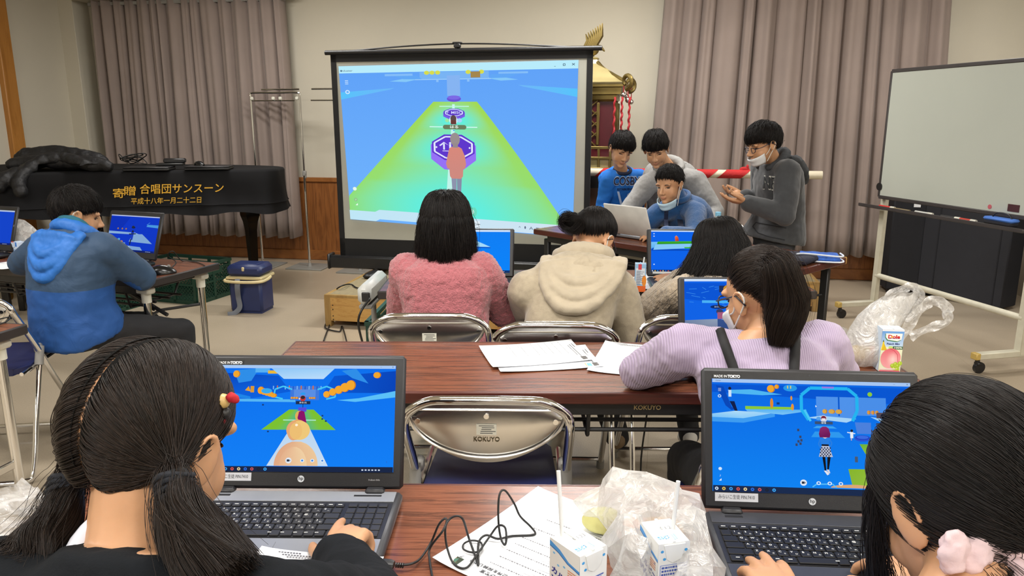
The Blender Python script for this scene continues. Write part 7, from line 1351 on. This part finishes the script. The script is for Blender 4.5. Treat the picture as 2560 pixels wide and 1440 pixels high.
decal(P8, B8, '', c + up * .07 - rt * .05, rt, up, 1, WP, 'swirl_print', rings=ring(.018, .022, 0, 0) + ring(.008, .012, .004, -.002)); decal(P8, B8, '', c - up * .12, rt, up, 1, WP, 'slash_print', rings=[[(-.06, .05), (-.045, .05), (-.01, -.07), (-.025, -.07)]] + ring(.014, .019, .03, .02) + ring(.014, .019, .05, -.04))
P8.pants(pm('dark_trousers', '#22242c', .85)); P8.socks(M_SOCKW); P8.hair(hair_short(P8.M, 1.04, np.random.default_rng(21), 14000, whorl=(.1, -.45, .85), puff=.09, A=1.3, fr=(10, 6, -6, -20, -6, -34, -50)), .0007, .0004, seed=4)
# 9 boy in light grey hooded top
P9 = Person('boy in light grey hooded sweatshirt leaning over the seated boy', (1.12, 5.28, .76), at(1672, 416, 5.02), at(1640, 374, 4.92), R(165), R(163), .5, R(6), 1.04, (at(1592, 585, 4.72), at(1768, 575, 4.66)), ((-.5, .5, 0), (.7, .6, 0)), (dict(d=(-.2, -.9, -.3)), dict(d=(-.2, -.8, -.5))), stand_legs((1.12, 5.28, .74), R(165)), hunch=.04, vox=.0042, sh=(at(1618, 462, 4.97), at(1738, 452, 4.93)), hc=False)
P9.face(.0018); G9 = P9.top('sweatshirt', pm('heather_grey', '#8d8c8a', .95, var=.1, scale=70, bmp=.25, bscale=300, sheen=.2), .022, .007, .016, .12, arm=(.068, .062, .055, .05, .042), wide=1.06, d2=.004, ds2=.035); P9.hood(pm('heather_grey2', '#999895', .95, bmp=.25, bscale=300), w=.1, drop=.1, back=.07, th=.03, ring=.078)
P9.pants(pm('black_trousers3', '#1a1a1e', .85)); P9.socks(M_SOCKW); P9.hair(hair_short(P9.M, 1.05, np.random.default_rng(22), 14000, whorl=(-.1, -.4, .88), puff=.09, A=1.3, fr=(10, 8, -6, -18, -4, -34, -50)), .0007, .0004, seed=5)
# 10 seated boy in blue fleece
P10 = Person('seated boy in blue fleece pullover with mask under his chin', (1.2, 4.78, .56), at(1699, 502, 4.63), at(1673, 463, 4.54), R(152), R(138), .2, R(3), 1.0, (at(1598, 572, 4.5), flat(1662, 582, .752)), ((-.6, .3, -.7), (.9, -.2, -.5)), (dict(d=(-.5, -.8, 0)), dict(d=(-.97, -.05, -.1), n=(0, -.3, 1), c=(.2, .25, .3, .35), s=1.0)), sit_legs((1.2, 4.78, .5), R(140)), hunch=.05, vox=.0042, sh=(at(1648, 532, 4.62), at(1740, 532, 4.54)), hc=False)
P10.face(.0026); F10 = P10.top('fleece_pullover', fleece('blue_fleece', '#114b80', .08, 160, .7), .022, .007, .014, .1, arm=(.066, .062, .056, .052, .042), collar=.06, d2=.003, ds2=.01)
u_, v_ = P10.r, V((0, 0, 1)); cc = at(1666, 556, 4.4) - P10.org; nr = V((P10.f.x * .35, P10.f.y, 0)).normalized(); rt = V((-nr.y, nr.x, 0)) * (1 if -nr.y > 0 else -1)
decal(P10, F10, '', cc, rt, v_, 1, pm('navy_placket', '#14203e', .8), 'placket', off=.003, rings=[[(-.012, y), (.012, y), (.012, y + .03), (-.012, y + .03)] for y in [-.09 + .03 * k for k in range(6)]]); lb = decal(P10, F10, '', at(1702, 562, 4.4) - P10.org, rt, v_, 1, pm('navy_patch', '#141c34', .8), 'chest_patch', off=.003, rings=[[(-.016, -.008), (.016, -.008), (.016, .008), (-.016, .008)]])
P10.part('collar', MB().tube([P10.nk - P10.org + P10.r * .062 * math.cos(a) + P10.f * (.058 * math.sin(a) + .02) + V((0, 0, .03 - .025 * math.sin(a))) for a in [2 * PI * k / 24 for k in range(24)]], .02, 8, True, sx=.7), MATS['blue_fleece'], par=F10)
P10.pants(pm('dark_trousers2', '#202228', .85)); P10.socks(M_SOCKW); P10.hair(hair_short(P10.M, 1.02, np.random.default_rng(23), 14000, whorl=(0, -.4, .9), puff=.06, A=.5, fr=(24, 18, 4, -10, 4, -26, -40), mess=.15), .0006, .0004, seed=6, cap=((0, 34), (45, 30), (70, 10), (85, -6), (100, 6), (118, -26), (180, -40))); P10.chin_mask(M_MASKB, -.032)
# 11 boy in dark grey hooded sweatshirt
P11 = Person('boy in dark grey hooded sweatshirt, mask and glasses, standing at right', (1.53, 4.34, .76), at(1937, 405, 4.28), at(1908, 362, 4.22), R(98), R(104), .32, 0, 1.03, (at(1862, 490, 4.36), at(1866, 506, 4.12)), ((.5, .5, -.8), (.6, -.4, -.8)), (dict(d=(-.95, -.1, .15), n=(0, .25, -1), c=(.25, .3, .35, .4), s=1.0), dict(d=(-.95, .12, .1), n=(0, -.25, -1), c=(.2, .25, .3, .35), s=1.0)), stand_legs((1.53, 4.34, .74), R(98)), hunch=.05, vox=.0042, hc=False)
P11.face(); G11 = P11.top('sweatshirt', pm('charcoal_jersey', '#3b3d40', .95, var=.08, scale=40, bmp=.25, bscale=300, sheen=.25), .026, .007, .016, .12, arm=(.07, .065, .058, .054, .044), t0=-.15, hem=.06, d2=.004, ds2=.035); P11.hood(pm('charcoal_hood', '#37393c', .95, bmp=.25, bscale=300), w=.1, drop=.13, back=.11, th=.03, ring=.08, disp=.02)
cn = at(1888, 460, 4.1) - P11.org; decal(P11, G11, 'NE', cn, V((.62, -.78, 0)), V((.05, 0, 1)), .1, pm('white_print2', '#c4c4bc', .7), 'letter_outline', .1, .05, .001); decal(P11, G11, 'NE', cn, V((.62, -.78, 0)), V((.05, 0, 1)), .092, pm('charcoal_print', '#2c3032', .8), 'chest_lettering', .09, .012, .004)
bpy.context.view_layer.update(); mb = MB()
for path in ([(1890, 556), (1925, 562), (1965, 570)], [(1890, 556), (1882, 566), (1895, 582)], [(1895, 582), (1925, 592), (1962, 600)]):
    q = []
    for a, b in zip(path, path[1:]):
        for k in range(6):
            o = V((0, 0, EYE)) - P11.org; d = (at(a[0] + (b[0] - a[0]) * k / 5, a[1] + (b[1] - a[1]) * k / 5, 4.1) - V((0, 0, EYE))).normalized(); ok, loc, no, i = G11.ray_cast(o, d)
            if ok: q.append(loc)
    if len(q) > 3: mb.tube(q, .0035, 5)
if mb.v: obj('pocket_seam', mb, pm('charcoal_seam', '#26282b', .95), G11)
P11.pants(pm('dark_trousers3', '#2a2c30', .85)); P11.socks(M_SOCKW); P11.hair(hair_short(P11.M, 1.06, np.random.default_rng(24), 14000, whorl=(0, -.5, .85), puff=.09, A=1.3, fr=(6, 4, -2, -16, -4, -32, -50)), .0007, .0004, seed=7); P11.chin_mask(M_MASK, .006); P11.glasses(pm('blue_black_frame', '#1a2036', .3))
